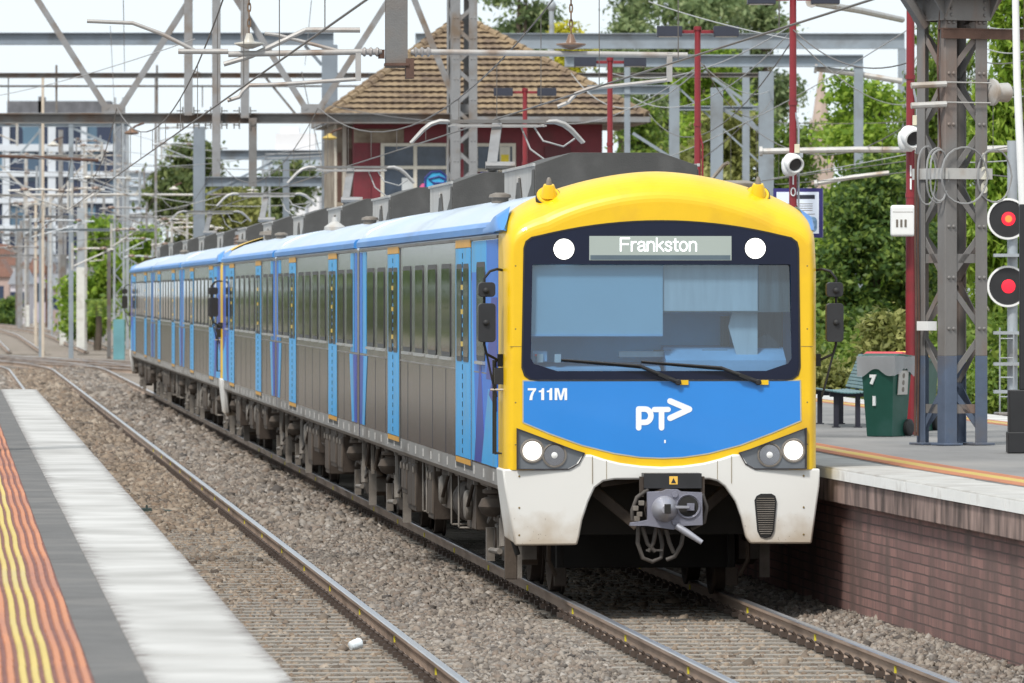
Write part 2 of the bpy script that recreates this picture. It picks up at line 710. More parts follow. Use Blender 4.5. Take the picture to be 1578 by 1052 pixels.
    o = bpy.data.objects.new("ballast", me)
    COL.objects.link(o)
    o.location = P0
    o.rotation_euler.z = TH
    tag(o, kind='stuff', label="brown and grey crushed stone ballast around the rails", cat="ballast")


stones()

# ------------------------------------------------------------------ platforms


def sweep(mb, prof, path, samples, mi=0, cap=True):
    k = len(prof)
    o = len(mb.v)
    for s in samples:
        e = path(s)
        for (q, z) in prof:
            mb.v.append((e + q, s, z))
    n = len(samples)
    for i in range(n - 1):
        for j in range(k):
            mb.f.append([o + i * k + j, o + i * k + (j + 1) % k, o + (i + 1) * k + (j + 1) % k, o + (i + 1) * k + j])
            mb.mi.append(mi)
    if cap:
        mb.f.append([o + j for j in range(k)][::-1])
        mb.f.append([o + (n - 1) * k + j for j in range(k)])
        mb.mi += [mi, mi]
    return mb


def rect(a, b, z0, z1):
    return [(a, z0), (b, z0), (b, z1), (a, z1)]


ASPHALT = mat("platform_asphalt", (.20, .197, .196), .9, 0, .16, 1.2, .35, 160, ((.27, .26, .25), .5, .7), stretch=(1, .35, 1))
ASPHALT_DARK = mat("edge_asphalt", (.125, .122, .12), .92, 0, .18, 2.2, .4, 160, ((.17, .162, .155), .45, 1.4))
COPING = mat("white_coping", (.57, .56, .54), .75, 0, .13, 1.0, .15, 60, ((.31, .29, .275), .66, 1.5), stretch=(.5, 2.2, 1))
COPING_GREY = mat("grey_coping_top", (.44, .43, .41), .8, 0, .10, 1.4, .15, 60, ((.33, .31, .29), .5, 1.8))
COPING_FACE = mat("painted_coping_face", (.86, .855, .83), .7, 0, .05, 1.5, .1, 60, ((.55, .52, .48), .22, 3.0))
ORANGE = mat("orange_tactile", (.49, .195, .095), .7, 0, .10, 1.0, .2, 120, ((.36, .15, .10), .55, 1.2), stretch=(1, .4, 1))
YELLOWT = mat("yellow_tactile", (.54, .41, .12), .7, 0, .10, 1.0, .2, 120, ((.50, .40, .17), .45, 1.2), stretch=(1, .4, 1))
MAROON = mat("tactile_gaps", (.19, .088, .075), .85, 0, .2, 3, .2, 120)

# stained concrete band under the coping: dark drips with rusty runs
CONC = mat("stained_concrete", (.33, .235, .205), .85, 0, .35, 1.3, .3, 40, ((.085, .06, .052), .78, 1.6), stretch=(1, 2.6, .8))


def brick_mat(name, c1, c2, mortar, scale=1.0):
    m, n, b, N, L = nodes_of(name)
    tc = N.new("ShaderNodeTexCoord")
    sx = N.new("ShaderNodeSeparateXYZ")
    L.new(tc.outputs['Object'], sx.inputs[0])
    ax = N.new("ShaderNodeMath")
    ax.operation = 'ADD'
    L.new(sx.outputs[0], ax.inputs[0])
    L.new(sx.outputs[1], ax.inputs[1])
    cb = N.new("ShaderNodeCombineXYZ")
    L.new(ax.outputs[0], cb.inputs[0])
    L.new(sx.outputs[2], cb.inputs[1])
    br = N.new("ShaderNodeTexBrick")
    br.inputs['Scale'].default_value = scale
    br.inputs['Color1'].default_value = (*c1, 1)
    br.inputs['Color2'].default_value = (*c2, 1)
    br.inputs['Mortar'].default_value = (*mortar, 1)
    br.inputs['Mortar Size'].default_value = .0075
    br.inputs['Bias'].default_value = -.1
    br.inputs['Brick Width'].default_value = .46
    br.inputs['Row Height'].default_value = .088
    wn_ = N.new("ShaderNodeTexNoise")
    wn_.inputs['Scale'].default_value = 2.2
    wn_.inputs['Detail'].default_value = 4
    L.new(tc.outputs['Object'], wn_.inputs['Vector'])
    wv = N.new("ShaderNodeVectorMath")
    wv.operation = 'MULTIPLY_ADD'
    wv.inputs[1].default_value = (.10, .018, 0)
    L.new(wn_.outputs['Color'], wv.inputs[0])
    L.new(cb.outputs[0], wv.inputs[2])
    L.new(wv.outputs[0], br.inputs['Vector'])
    nz = N.new("ShaderNodeTexNoise")
    nz.inputs['Scale'].default_value = 1.6
    nz.inputs['Detail'].default_value = 8
    mp = N.new("ShaderNodeMapping")
    mp.inputs['Scale'].default_value = (1, 1.6, .6)
    L.new(tc.outputs['Object'], mp.inputs['Vector'])
    L.new(mp.outputs[0], nz.inputs['Vector'])
    mr = N.new("ShaderNodeMapRange")
    mr.inputs['From Min'].default_value = .42
    mr.inputs['From Max'].default_value = .68
    L.new(nz.outputs['Fac'], mr.inputs['Value'])
    mx = N.new("ShaderNodeMix")
    mx.data_type = 'RGBA'
    L.new(mr.outputs[0], mx.inputs[0])
    L.new(br.outputs['Color'], mx.inputs[6])
    mx.inputs[7].default_value = (.13, .088, .078, 1)
    L.new(mx.outputs[2], b.inputs['Base Color'])
    b.inputs['Roughness'].default_value = .85
    bp = N.new("ShaderNodeBump")
    bp.inputs['Strength'].default_value = .7
    bp.inputs['Distance'].default_value = .012
    bp.invert = True
    L.new(br.outputs['Fac'], bp.inputs['Height'])
    nb = N.new("ShaderNodeTexNoise")
    nb.inputs['Scale'].default_value = 60
    L.new(tc.outputs['Object'], nb.inputs['Vector'])
    b2 = N.new("ShaderNodeBump")
    b2.inputs['Strength'].default_value = .35
    b2.inputs['Distance'].default_value = .01
    L.new(nb.outputs['Fac'], b2.inputs['Height'])
    L.new(bp.outputs[0], b2.inputs['Normal'])
    L.new(b2.outputs[0], b.inputs['Normal'])
    return m


WALLBRICK = brick_mat("platform_brick", (.31, .168, .147), (.195, .108, .098), (.105, .072, .066))

ZL = 1.18
ZR = 1.27
LEDGE = -5.19


def worn_coping():
    """old white paint on concrete: worn through in ragged streaks at both edges, blotched in between"""
    m, n, b, N, L = nodes_of("worn_white_coping")
    tc = N.new("ShaderNodeTexCoord")
    mp = N.new("ShaderNodeMapping")
    mp.inputs['Scale'].default_value = (1.3, 5.5, 1)
    L.new(tc.outputs['Object'], mp.inputs['Vector'])
    nz = N.new("ShaderNodeTexNoise")
    nz.inputs['Scale'].default_value = 2.6
    nz.inputs['Detail'].default_value = 9
    nz.inputs['Roughness'].default_value = .7
    L.new(mp.outputs[0], nz.inputs['Vector'])
    sx = N.new("ShaderNodeSeparateXYZ")
    L.new(tc.outputs['Object'], sx.inputs[0])
    a = N.new("ShaderNodeMath")
    a.operation = 'ADD'
    a.inputs[1].default_value = -(LEDGE - .33)
    L.new(sx.outputs[0], a.inputs[0])
    ab = N.new("ShaderNodeMath")
    ab.operation = 'ABSOLUTE'
    L.new(a.outputs[0], ab.inputs[0])
    mr = N.new("ShaderNodeMapRange")
    mr.inputs['From Min'].default_value = .16
    mr.inputs['From Max'].default_value = .34
    mr.inputs['To Max'].default_value = .27
    L.new(ab.outputs[0], mr.inputs['Value'])
    su = N.new("ShaderNodeMath")
    su.operation = 'ADD'
    L.new(nz.outputs['Fac'], su.inputs[0])
    L.new(mr.outputs[0], su.inputs[1])
    wr = N.new("ShaderNodeMapRange")
    wr.inputs['From Min'].default_value = .66
    wr.inputs['From Max'].default_value = .78
    L.new(su.outputs[0], wr.inputs['Value'])
    n2 = N.new("ShaderNodeTexNoise")
    n2.inputs['Scale'].default_value = .8
    n2.inputs['Detail'].default_value = 6
    L.new(tc.outputs['Object'], n2.inputs['Vector'])
    rp = N.new("ShaderNodeValToRGB")
    rp.color_ramp.elements[0].position = .35
    rp.color_ramp.elements[0].color = (.34, .33, .315, 1)
    rp.color_ramp.elements[1].position = .62
    rp.color_ramp.elements[1].color = (.50, .49, .475, 1)
    L.new(n2.outputs['Fac'], rp.inputs['Fac'])
    mx = N.new("ShaderNodeMix")
    mx.data_type = 'RGBA'
    L.new(wr.outputs[0], mx.inputs[0])
    L.new(rp.outputs[0], mx.inputs[6])
    mx.inputs[7].default_value = (.15, .13, .122, 1)
    L.new(mx.outputs[2], b.inputs['Base Color'])
    b.inputs['Roughness'].default_value = .8
    bp = N.new("ShaderNodeBump")
    bp.inputs['Strength'].default_value = .2
    bp.inputs['Distance'].default_value = .01
    L.new(nz.outputs['Fac'], bp.inputs['Height'])
    L.new(bp.outputs[0], b.inputs['Normal'])
    return m


def platform_left():
    root = track_thing("platform", "grey platform with white edge and orange and yellow warning strip in front", "platform", 0, 0)
    root['kind'] = 'structure'
    sm = [-62 + i * 4.0 for i in range(32)] + [64.3]

    def p(s):
        return LEDGE

    def pc(s):
        return LEDGE
    # coping in slabs with fine joints
    cp = MB()
    a = -62.0
    while a < 64.3:
        b = min(a + 14.3, 64.3)
        dz = random.uniform(-.003, .003)
        c = 0.0 if b < 64.2 else .25
        cp.prism([(a + .006, 0.0), (b - .006 - c, 0.0), (b - .006, -c), (b - .006, -.66), (a + .006, -.66)], lambda u, q, t, dz=dz: (LEDGE + q, u, ZL + dz - t), .13)
        a = b
    cp.build("coping", worn_coping(), root, bevel=.012, seg=2)
    sweep(MB(), rect(-.12, -.9, -.3, ZL - .13), p, sm).build("platform_wall", WALLBRICK, root)
    sweep(MB(), rect(-.66, -.90, ZL - .2, ZL - .004), p, sm).build("edge_asphalt", ASPHALT_DARK, root)
    sweep(MB(), rect(-.90, -1.42, ZL - .2, ZL - .008), p, sm).build("strip_bed", MAROON, root)
    sweep(MB(), rect(-1.42, -7.5, ZL - .2, ZL - .005), p, sm).build("surface", ASPHALT, root)
    ribs = MB()
    for i in range(9):
        q = -.905 - i * .0575
        mi = 1 if 3 <= i <= 5 else 0
        s = -62.0
        while s < 64:
            # short tactile lengths, each a touch out of line
            e = min(s + .6, 64)
            d = .0045 * math.sin(s * 1.1 + .3) + random.uniform(-.0012, .0012)
            x0, x1 = LEDGE + q + d - .004, LEDGE + q + d - .042
            z0, z1 = ZL - .012, ZL + .004
            ribs.add([(x0, s, z0), (x0 - .006, s, z1), (x1 + .006, s, z1), (x1, s, z0), (x0, e, z0), (x0 - .006, e, z1), (x1 + .006, e, z1), (x1, e, z0)],
                     [(0, 1, 5, 4), (1, 2, 6, 5), (2, 3, 7, 6), (0, 3, 2, 1), (4, 5, 6, 7)], mi)
            s = e
    ribs.build("tactile_strip", [ORANGE, YELLOWT], root)


platform_left()


def red(s):
    Y = P0.y + s * CT + 1.7 * ST
    return 1.665 + (.0185 * (70.6 - Y) if Y < 70.6 else 0)


def platform_right():
    root = track_thing("platform", "raised platform on a brick wall beside the right flank of the train", "platform", 0, 0)
    root['kind'] = 'structure'
    sm = [-45 + i * 3.0 for i in range(16)] + [3 + i * 8 for i in range(17)]
    # white slabs
    cp = MB()
    s = -45.0
    while s < 130:
        e = s + 1.85
        cp_s = [s + .005, e - .005]
        dz = random.uniform(-.003, .003)
        sweep(cp, [(0, ZR - .115), (.64, ZR - .115), (.64, ZR + dz), (.015, ZR + dz), (0, ZR - .012 + dz)], red, cp_s)
        # face of the slab is painted white
        s = e
    cp.build("coping", COPING_GREY, root, bevel=.008, seg=1)
    fc = MB()
    s = -45.0
    while s < 130:
        e = s + 1.85
        sweep(fc, [(-.004, ZR - .112), (0.03, ZR - .112), (.03, ZR - .02), (-.004, ZR - .016)], red, [s + .007, e - .007])
        s = e
    fc.build("coping_face", COPING_FACE, root)
    sl = MB()
    s = -45.0
    while s < 130:
        sweep(sl, rect(.02 + random.uniform(-.004, .004), .8, ZR - .34, ZR - .115), red, [s + .006, s + 2.594])
        s += 2.6
    sl.build("concrete_band", CONC, root, bevel=.01, seg=1)
    sweep(MB(), rect(.115, 1.0, -.35, ZR - .34), red, sm).build("brick_wall", WALLBRICK, root)
    sweep(MB(), rect(.64, .72, ZR - .3, ZR - .003), red, sm).build("edge_asphalt", ASPHALT_DARK, root)
    sweep(MB(), rect(1.22, 4.85, ZR - .3, ZR - .004), red, sm).build("surface", ASPHALT, root)
    sweep(MB(), rect(.72, 1.22, ZR - .3, ZR - .007), red, sm).build("strip_bed", MAROON, root)
    sweep(MB(), rect(4.85, 5.25, ZR - .3, ZR - .007), red, sm).build("far_strip_bed", MAROON, root)
    sweep(MB(), rect(5.25, 5.85, ZR - .3, ZR), red, sm).build("far_coping", COPING, root)
    sweep(MB(), rect(5.0, 5.75, -.35, ZR - .3), red, sm).build("far_wall", WALLBRICK, root)
    rb = MB()
    for i in range(9):
        q = .725 + i * .0545
        sweep(rb, [(q, ZR - .012), (q + .005, ZR + .004), (q + .036, ZR + .004), (q + .041, ZR - .012)], red, sm, 1 if 3 <= i <= 5 else 0)
    for i in range(7):
        q = 4.86 + i * .055
        sweep(rb, [(q, ZR - .012), (q + .005, ZR + .004), (q + .036, ZR + .004), (q + .041, ZR - .012)], red, sm, 1 if 2 <= i <= 4 else 0)
    rb.build("tactile_strip", [ORANGE, YELLOWT], root)


platform_right()

# ------------------------------------------------------------------ the train


def fx(px):
    return (px - 1018) / 161.8


def fz(py):
    return EYE - (py - HZ) / 161.8


YELLOW = mat("train_yellow", (.80, .50, .006), .38, 0, .05, 1.5, 0, 40, ((.66, .38, .02), .32, 1.6), coat=.15)
TBLUE = mat("train_blue", (.02, .19, .72), .32, 0, .04, 1.5, 0, 40, spec=.25)
LBLUE = mat("door_light_blue", (.05, .42, .86), .32, 0, .06, 2.0, 0, 40, ((.12, .36, .62), .35, 1.5), spec=.25)
NAVY = mat("livery_navy", (.035, .06, .36), .32, 0, .06, 2.0, spec=.25)
VIOLET = mat("livery_violet", (.03, .08, .42), .32, 0, .08, 2.0, spec=.25)
DORANGE = mat("door_orange", (.66, .33, .03), .4, 0, .08, 2.0)
DUSTY = mat("underframe_grime", (.052, .038, .029), .8, .1, .28, 2.5, .3, 30, ((.11, .082, .06), .45, 1.2))
DUSTY2 = mat("underframe_box_grime", (.082, .062, .047), .8, .1, .2, 2.0, .25, 30, ((.055, .045, .038), .5, 1.6))
UGREY = mat("pale_fitting", (.23, .205, .18), .65, .1, .25, 4, .2, 40, ((.13, .11, .09), .6, 2.5))
SHADE = mat("shade_black", (.02, .019, .018), .9, 0, .2, 3)  # near-black standing in for shade under the nose and in openings
PODDARK = mat("roof_pod_dark", (.055, .052, .048), .6, .1, .2, 1.5, .15, 50, ((.09, .085, .08), .4, 1.5))
PODLIGHT = mat("roof_pod_grey", (.40, .39, .375), .55, .1, .12, 2.5, .1, 40, ((.20, .19, .18), .4, 1.5), stretch=(1, 1, .5))
ROOF = mat("sky_tinted_roof", (.48, .56, .66), .28, .1, .10, .8, .1, 6, ((.40, .53, .70), .4, .6), stretch=(1, .3, 1))  # pale blue tone and patches put the sky's reflection into the colour
CANT = mat("cant_rail_blue", (.05, .235, .62), .32, 0, .12, 1.2, 0, 40, ((.16, .36, .70), .45, .8), spec=.5, stretch=(1, .3, 1))
GAP = mat("gangway_black", (.012, .014, .045), .7, 0, .2, 4)
STAINLESS_SOLE = mat("solebar_grey", (.29, .275, .26), .5, .4, .15, 1.2, .15, 40, ((.17, .145, .125), .5, 1.5), stretch=(1, .5, 1))
SOLEMARK = mat("pale_stencil", (.47, .46, .44), .6, 0, .1, 3)
CPLR = mat("coupler_lavender_grey", (.22, .22, .27), .5, .3, .1, 4, .15, 60, ((.15, .14, .15), .4, 4))
CPLR_L = mat("coupler_cone_grey", (.36, .36, .40), .4, .4, .1, 4)
WARN = mat("warning_label", (.80, .48, .08), .5, 0, .03, 5)
HOSE = mat("dusty_hose", (.085, .075, .068), .7, 0, .2, 6)


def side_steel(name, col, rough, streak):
    """stainless panels: vertical streaks painting reflections and wear into tone and gloss"""
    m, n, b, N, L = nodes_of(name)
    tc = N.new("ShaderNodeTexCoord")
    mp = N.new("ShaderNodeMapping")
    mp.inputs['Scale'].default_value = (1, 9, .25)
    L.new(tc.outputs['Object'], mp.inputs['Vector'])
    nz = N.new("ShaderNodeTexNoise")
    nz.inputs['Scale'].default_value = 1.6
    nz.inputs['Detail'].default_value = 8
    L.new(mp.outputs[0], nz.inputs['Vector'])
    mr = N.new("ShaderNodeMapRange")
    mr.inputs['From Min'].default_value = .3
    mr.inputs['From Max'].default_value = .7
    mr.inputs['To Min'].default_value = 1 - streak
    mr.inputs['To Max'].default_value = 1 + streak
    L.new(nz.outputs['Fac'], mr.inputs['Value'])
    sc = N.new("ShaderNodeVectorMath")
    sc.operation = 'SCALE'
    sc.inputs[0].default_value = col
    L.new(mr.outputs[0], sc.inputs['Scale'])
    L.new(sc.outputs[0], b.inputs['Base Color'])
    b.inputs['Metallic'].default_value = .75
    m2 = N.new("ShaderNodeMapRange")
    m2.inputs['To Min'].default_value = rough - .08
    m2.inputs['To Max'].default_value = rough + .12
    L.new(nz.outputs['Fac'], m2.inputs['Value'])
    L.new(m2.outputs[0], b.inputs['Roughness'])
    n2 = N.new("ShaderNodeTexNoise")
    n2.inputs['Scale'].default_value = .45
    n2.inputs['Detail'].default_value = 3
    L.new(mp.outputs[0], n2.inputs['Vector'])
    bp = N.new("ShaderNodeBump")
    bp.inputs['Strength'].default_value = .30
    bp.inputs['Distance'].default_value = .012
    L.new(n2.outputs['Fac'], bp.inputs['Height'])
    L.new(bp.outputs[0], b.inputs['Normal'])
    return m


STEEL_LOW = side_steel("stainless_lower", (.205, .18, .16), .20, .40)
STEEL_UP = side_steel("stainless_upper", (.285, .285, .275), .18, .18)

m_, n_, b_, N_, L_ = nodes_of("dark_window_glass")
b_.inputs['Base Color'].default_value = (.028, .036, .036, 1)
b_.inputs['Roughness'].default_value = .06
b_.inputs['Specular IOR Level'].default_value = .32
tc_ = N_.new("ShaderNodeTexCoord")
nz_ = N_.new("ShaderNodeTexNoise")
nz_.inputs['Scale'].default_value = 3.5
mp_ = N_.new("ShaderNodeMapping")
mp_.inputs['Scale'].default_value = (1, 3, .7)
L_.new(tc_.outputs['Object'], mp_.inputs['Vector'])
L_.new(mp_.outputs[0], nz_.inputs['Vector'])
rp_ = N_.new("ShaderNodeValToRGB")
rp_.color_ramp.elements[0].position = .45
rp_.color_ramp.elements[0].color = (.02, .026, .025, 1)
rp_.color_ramp.elements[1].position = .72
rp_.color_ramp.elements[1].color = (.12, .125, .11, 1)
L_.new(nz_.outputs['Fac'], rp_.inputs['Fac'])
L_.new(rp_.outputs[0], b_.inputs['Base Color'])
DGLASS = m_
WFRAME = mat("black_window_frame", (.035, .035, .035), .5, 0, .1, 5)
WLEDGE = mat("window_ledge", (.45, .45, .44), .4, .5, .1, 5)
HANDLE = mat("brass_yellow_handle", (.75, .5, .12), .4, .2, .1, 5)

train = thing("passenger_train", "blue, grey and yellow electric train with a rounded yellow front, six carriages long", "train",
              P0, TH)

HALF = [(-1.43, 1.03), (-1.50, 1.09), (-1.50, 1.24), (-1.50, 2.15), (-1.50, 3.50), (-1.47, 3.62), (-1.34, 3.745), (-1.1, 3.855), (-.8, 3.94), (-.4, 4.01), (0, 4.035)]
SECT = HALF + [(-x, z) for x, z in HALF[-2::-1]]
SEG_MAT = [0, 0, 1, 2, 3, 3, 3, 3, 3, 3]
SEG_MAT = SEG_MAT + SEG_MAT[::-1] + [0]


def body_mb(L):
    m = MB()
    ys = [0, .02] + [L * k / 12 for k in range(1, 12)] + [L - .02, L]
    k = len(SECT)
    for i, y in enumerate(ys):
        q = .98 if i in (0, len(ys) - 1) else 1
        m.v += [(x * q, y, 2.5 + (z - 2.5) * (q if z > 2.5 else 1)) for x, z in SECT]
    for i in range(len(ys) - 1):
        for j in range(k):
            m.f.append([i * k + j, i * k + (j + 1) % k, (i + 1) * k + (j + 1) % k, (i + 1) * k + j])
            m.mi.append(SEG_MAT[j])
    m.f += [list(range(k))[::-1], [(len(ys) - 1) * k + j for j in range(k)]]
    m.mi += [4, 4]
    # solebar stencils, water-drip rail above the doors, cant rail, side seam
    y = .6
    while y < L - .4:
        m.box((-1.502, y, 1.165), (.008, .10, .085), 5)
        y += 1.32
    m.span((-1.515, .03, 3.472), (-1.49, L - .03, 3.50), 0)
    y = 1.0
    while y < L - .5:
        m.span((-1.5025, y, 1.25), (-1.49, y + .012, 2.145), 4)
        y += 2.15
    m.span((-1.506, .03, 2.148), (-1.49, L - .03, 2.16), 0)
    sweep(m, [(-1.48, 3.512), (-1.545, 3.522), (-1.545, 3.585), (-1.515, 3.625), (-1.465, 3.64), (-1.45, 3.60)], lambda s: 0, [.03, L - .03], 6)
    sweep(m, [(1.48, 3.512), (1.545, 3.522), (1.545, 3.585), (1.515, 3.625), (1.465, 3.64), (1.45, 3.60)], lambda s: 0, [.03, L - .03], 6)
    return m


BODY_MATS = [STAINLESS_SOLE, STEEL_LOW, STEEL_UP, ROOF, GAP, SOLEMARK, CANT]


def rounded(w0, w1, z0, z1, r, n=4):
    o = []
    for cx, cz, a0 in ((w1 - r, z1 - r, 0), (w0 + r, z1 - r, 90), (w0 + r, z0 + r, 180), (w1 - r, z0 + r, 270)):
        for i in range(n + 1):
            a = math.radians(a0 + 90 * i / n)
            o.append((cx + r * math.cos(a), cz + r * math.sin(a)))
    return o


def window_mb(wd):
    m = MB()
    side = lambda x0: (lambda a, b, t: (x0 + t, a, b))
    m.prism(rounded(-wd / 2, wd / 2, 2.27, 3.25, .09), side(-1.512), .02, 0)
    m.prism(rounded(-wd / 2 + .05, wd / 2 - .05, 2.32, 3.20, .07), side(-1.5145), .004, 1)
    m.span((-1.535, -wd / 2 + .02, 2.235), (-1.49, wd / 2 - .02, 2.265), 2)
    return m


def door_mb():
    m = MB()
    x = -1.5
    m.span((x - .004, -1.18, 1.15), (x + .05, 1.18, 3.49), 3)
    for sg in (-1, 1):
        m.span((x - .016, sg * .012, 1.26), (x + .01, sg * 1.05, 3.40), 0)
        m.prism(rounded(min(sg * .10, sg * .88), max(sg * .10, sg * .88), 2.24, 3.24, .08), lambda a, b, t: (x - .021 + t, a, b), .006, 5)
        m.prism(rounded(min(sg * .15, sg * .83), max(sg * .15, sg * .83), 2.29, 3.19, .06), lambda a, b, t: (x - .0245 + t, a, b), .006, 1)
        m.span((x - .012, sg * 1.06, 1.2), (x + .01, sg * 1.16, 3.46), 6)
    # centre seam rubber in short lengths, handles, orange head and foot
    z = 1.30
    while z < 3.36:
        m.span((x - .022, -.012, z), (x - .01, .012, z + .055), 4)
        z += .095
    for z in (2.42, 2.75, 3.0):
        for sg in (-.055, .055):
            m.box((x - .026, sg, z), (.012, .022, .05), 7)
    m.span((x - .018, -1.06, 3.405), (x + .01, 1.06, 3.485), 2)
    m.span((x - .014, -1.06, 1.195), (x + .01, 1.06, 1.25), 2)
    return m


WIN = window_mb(1.40).build("window", [WFRAME, DGLASS, WLEDGE], train)
WINN = window_mb(1.16).build("window", [WFRAME, DGLASS, WLEDGE], train)
DOOR = door_mb().build("door", [LBLUE, DGLASS, DORANGE, WFRAME, RUBBER, WFRAME, STEEL_UP, HANDLE], train)


def patch(m, pts, mi, k=0):
    """flat coloured film on the left flank: pts in (s, z)"""
    m.prism(pts, lambda a, b, t: (-1.5045 - .0016 * k + t, a, b), .004, mi)


def car_end_livery(m, s0, sg, L, seed):
    """blue and violet blocks at a plain carriage end; s0 the end, sg the way into the car"""
    f = lambda d: s0 + sg * d
    q = lambda a, b, z0, z1, mi, k: patch(m, [(f(a), z0), (f(b), z0), (f(b), z1), (f(a), z1)], mi, k)
    q(.05, 1.0, 1.26, 2.14, 2, 0)
    q(.05, .55, 2.17, 3.46, 0, 0)
    q(.75, 1.5, 2.17, 3.46, 1, 1)
    patch(m, [(f(.55), 1.26), (f(1.15), 1.26), (f(1.75), 2.14), (f(.85), 2.14)], 1, 1)
    patch(m, [(f(.2), 1.26), (f(.6), 1.26), (f(.9), 2.14), (f(.45), 2.14)], 3, 2)


def cab_livery(m, f):
    """blue shards behind the cab (f maps distance from the nose)"""
    P = lambda pts, mi, k: patch(m, [(f(a), z) for a, z in pts], mi, k)
    P([(.82, 1.26), (5.0, 1.26), (5.0, 3.46), (.82, 3.46)], 0, 0)
    P([(2.3, 3.15), (4.8, 3.15), (4.8, 3.46), (2.3, 3.46)], 1, 1)
    P([(3.7, 1.26), (4.9, 1.26), (4.9, 3.1), (4.3, 3.1)], 1, 1)
    P([(3.9, 1.26), (2.4, 1.26), (3.1, 2.4)], 2, 2)
    P([(2.9, 1.26), (.85, 1.26), (.85, 1.95), (2.0, 2.0)], 1, 3)
    P([(2.3, 2.1), (.85, 2.1), (.85, 2.9), (1.6, 2.9)], 2, 2)
    P([(1.9, 1.95), (.85, 1.8), (.85, 2.3)], 2, 4)


LIV = [TBLUE, LBLUE, NAVY, VIOLET]
JOINTS = [0, 24.86, 48.86, 72.6, 97.0, 121.0, 145.2]
MID_WINDOWS = (8.1, 10.35, 12.55, 14.75)
pods_at, bogies_at = [], []
for k in range(6):
    a, b = JOINTS[k], JOINTS[k + 1]
    cab_front, cab_rear = k in (0, 3), k in (2, 5)
    y0 = a + (.78 if cab_front else .30)
    y1 = b - (.78 if cab_rear else .30)
    L = y1 - y0
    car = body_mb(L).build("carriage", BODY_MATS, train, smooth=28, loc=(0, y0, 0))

    def sub(proto, s):
        c = copy_of(proto, car, (0, s - y0, 0))
        return c
    flip = cab_rear
    f = (lambda d, a=a, b=b, flip=flip: (b - d) if flip else (a + d))
    lv, lv2 = MB(), MB()
    fl = lambda d: f(d) - y0
    if cab_front or cab_rear:
        for d in (5.45, 17.25):
            sub(DOOR, f(d))
        for d in MID_WINDOWS:
            sub(WIN, f(d))
        for d in (19.85, 22.05):
            sub(WIN, f(d))
        sub(WINN, f(3.0))
        cab_livery(lv, fl)
        car_end_livery(lv2, fl(L + .775), 1 if flip else -1, L, k)
    else:
        for d in (6.2, 18.0):
            sub(DOOR, f(d))
        for d in (1.95, 4.15, 8.9, 11.1, 13.3, 15.4, 20.2, 22.3):
            sub(WIN, f(d))
        car_end_livery(lv, 0, 1, L, k)
        car_end_livery(lv2, L, -1, L, k)
    lv.build("livery", LIV, car)
    lv2.build("livery", LIV, car)
    mid = (a + b) / 2
    bogies_at += [mid - 8.6, mid + 8.6]
    pods_at += [mid - 7.7, mid + 4.45]
    # gangway bellows between carriages
    if k < 5 and not cab_rear:
        gg = MB()
        ks = len(SECT)
        gg.v += [(x * .985, b + e, 2.5 + (z - 2.5) * .985) for e in (-.31, .31) for x, z in SECT]
        gg.f += [[j, (j + 1) % ks, ks + (j + 1) % ks, ks + j] for j in range(ks)]
        gg.mi += [0] * ks
        gg.build("gangway", GAP, train)
for o in (WIN, WINN, DOOR):
    bpy.data.objects.remove(o)

# roof pods (air conditioning): dark shoulders, pale flanks with a bracket
pm = MB()
PH = [(-.83, 3.88), (-.83, 4.24), (-.46, 4.37), (.46, 4.37), (.83, 4.24), (.83, 3.88)]
k = len(PH)
pm.v += [(x, 0, z) for x, z in PH] + [(x, 4.1, z) for x, z in PH]
for j in range(k):
    pm.f.append([j, (j + 1) % k, k + (j + 1) % k, k + j])
    pm.mi.append(1 if j in (0, 4) else 0)
pm.f += [list(range(k))[::-1], [k + j for j in range(k)]]
pm.mi += [0, 0]
for sg in (-1, 1):
    for yy in (2.0,):
        pm.prism([(yy - .42, 3.9), (yy + .42, 3.9), (yy + .14, 4.14), (yy - .14, 4.14)], lambda a, b, t, sg=sg: (sg * (.835 + t), a, b), .012, 0)
        pm.box((sg * .845, yy, 4.12), (.03, .05, .06), 1)
    pm.bar((sg * .84, 0, 4.245), (sg * .84, 4.1, 4.245), .03, .03, 1)
    for yy in (.06,):
        pm.prism([(.0, 3.9), (1.0, 3.9), (.35, 4.06), (.25, 4.2), (0, 4.2)], lambda a, b, t, sg=sg: (sg * (.833 + t), a, b), .008, 0)
pod0 = pm.build("roof_pod", [PODDARK, PODLIGHT], train, bevel=.02, loc=(0, pods_at[0], 0))
for s in pods_at[1:]:
    copy_of(pod0, train, (0, s, 0))
# small vents on the roof
vm = MB().lathe((0, 0, 0), (0, 0, 1), [(0, .09), (.05, .09), (.06, .12), (.09, .11), (.11, .05)], 16)
v0 = vm.build("roof_vent", UGREY, train, smooth=40, loc=(-1.0, 31.0, 3.885))
for s in (7.2, 58, 75.2, 111):
    copy_of(v0, train, (-1.0, s, 3.885))
MB().lathe((-.75, 66.0, 3.93), (0, 0, 1), [(0, .2), (.07, .2), (.08, .30), (.14, .29), (.17, .12)], 18).build("roof_fan", UGREY, train, smooth=40)
MB().lathe((-1.0, 40.2, 3.88), (0, 0, 1), [(0, .16), (.05, .16), (.13, .05), (.20, .04)], 12).build("roof_aerial", PALE_PIPE, train, smooth=40)

# bogies


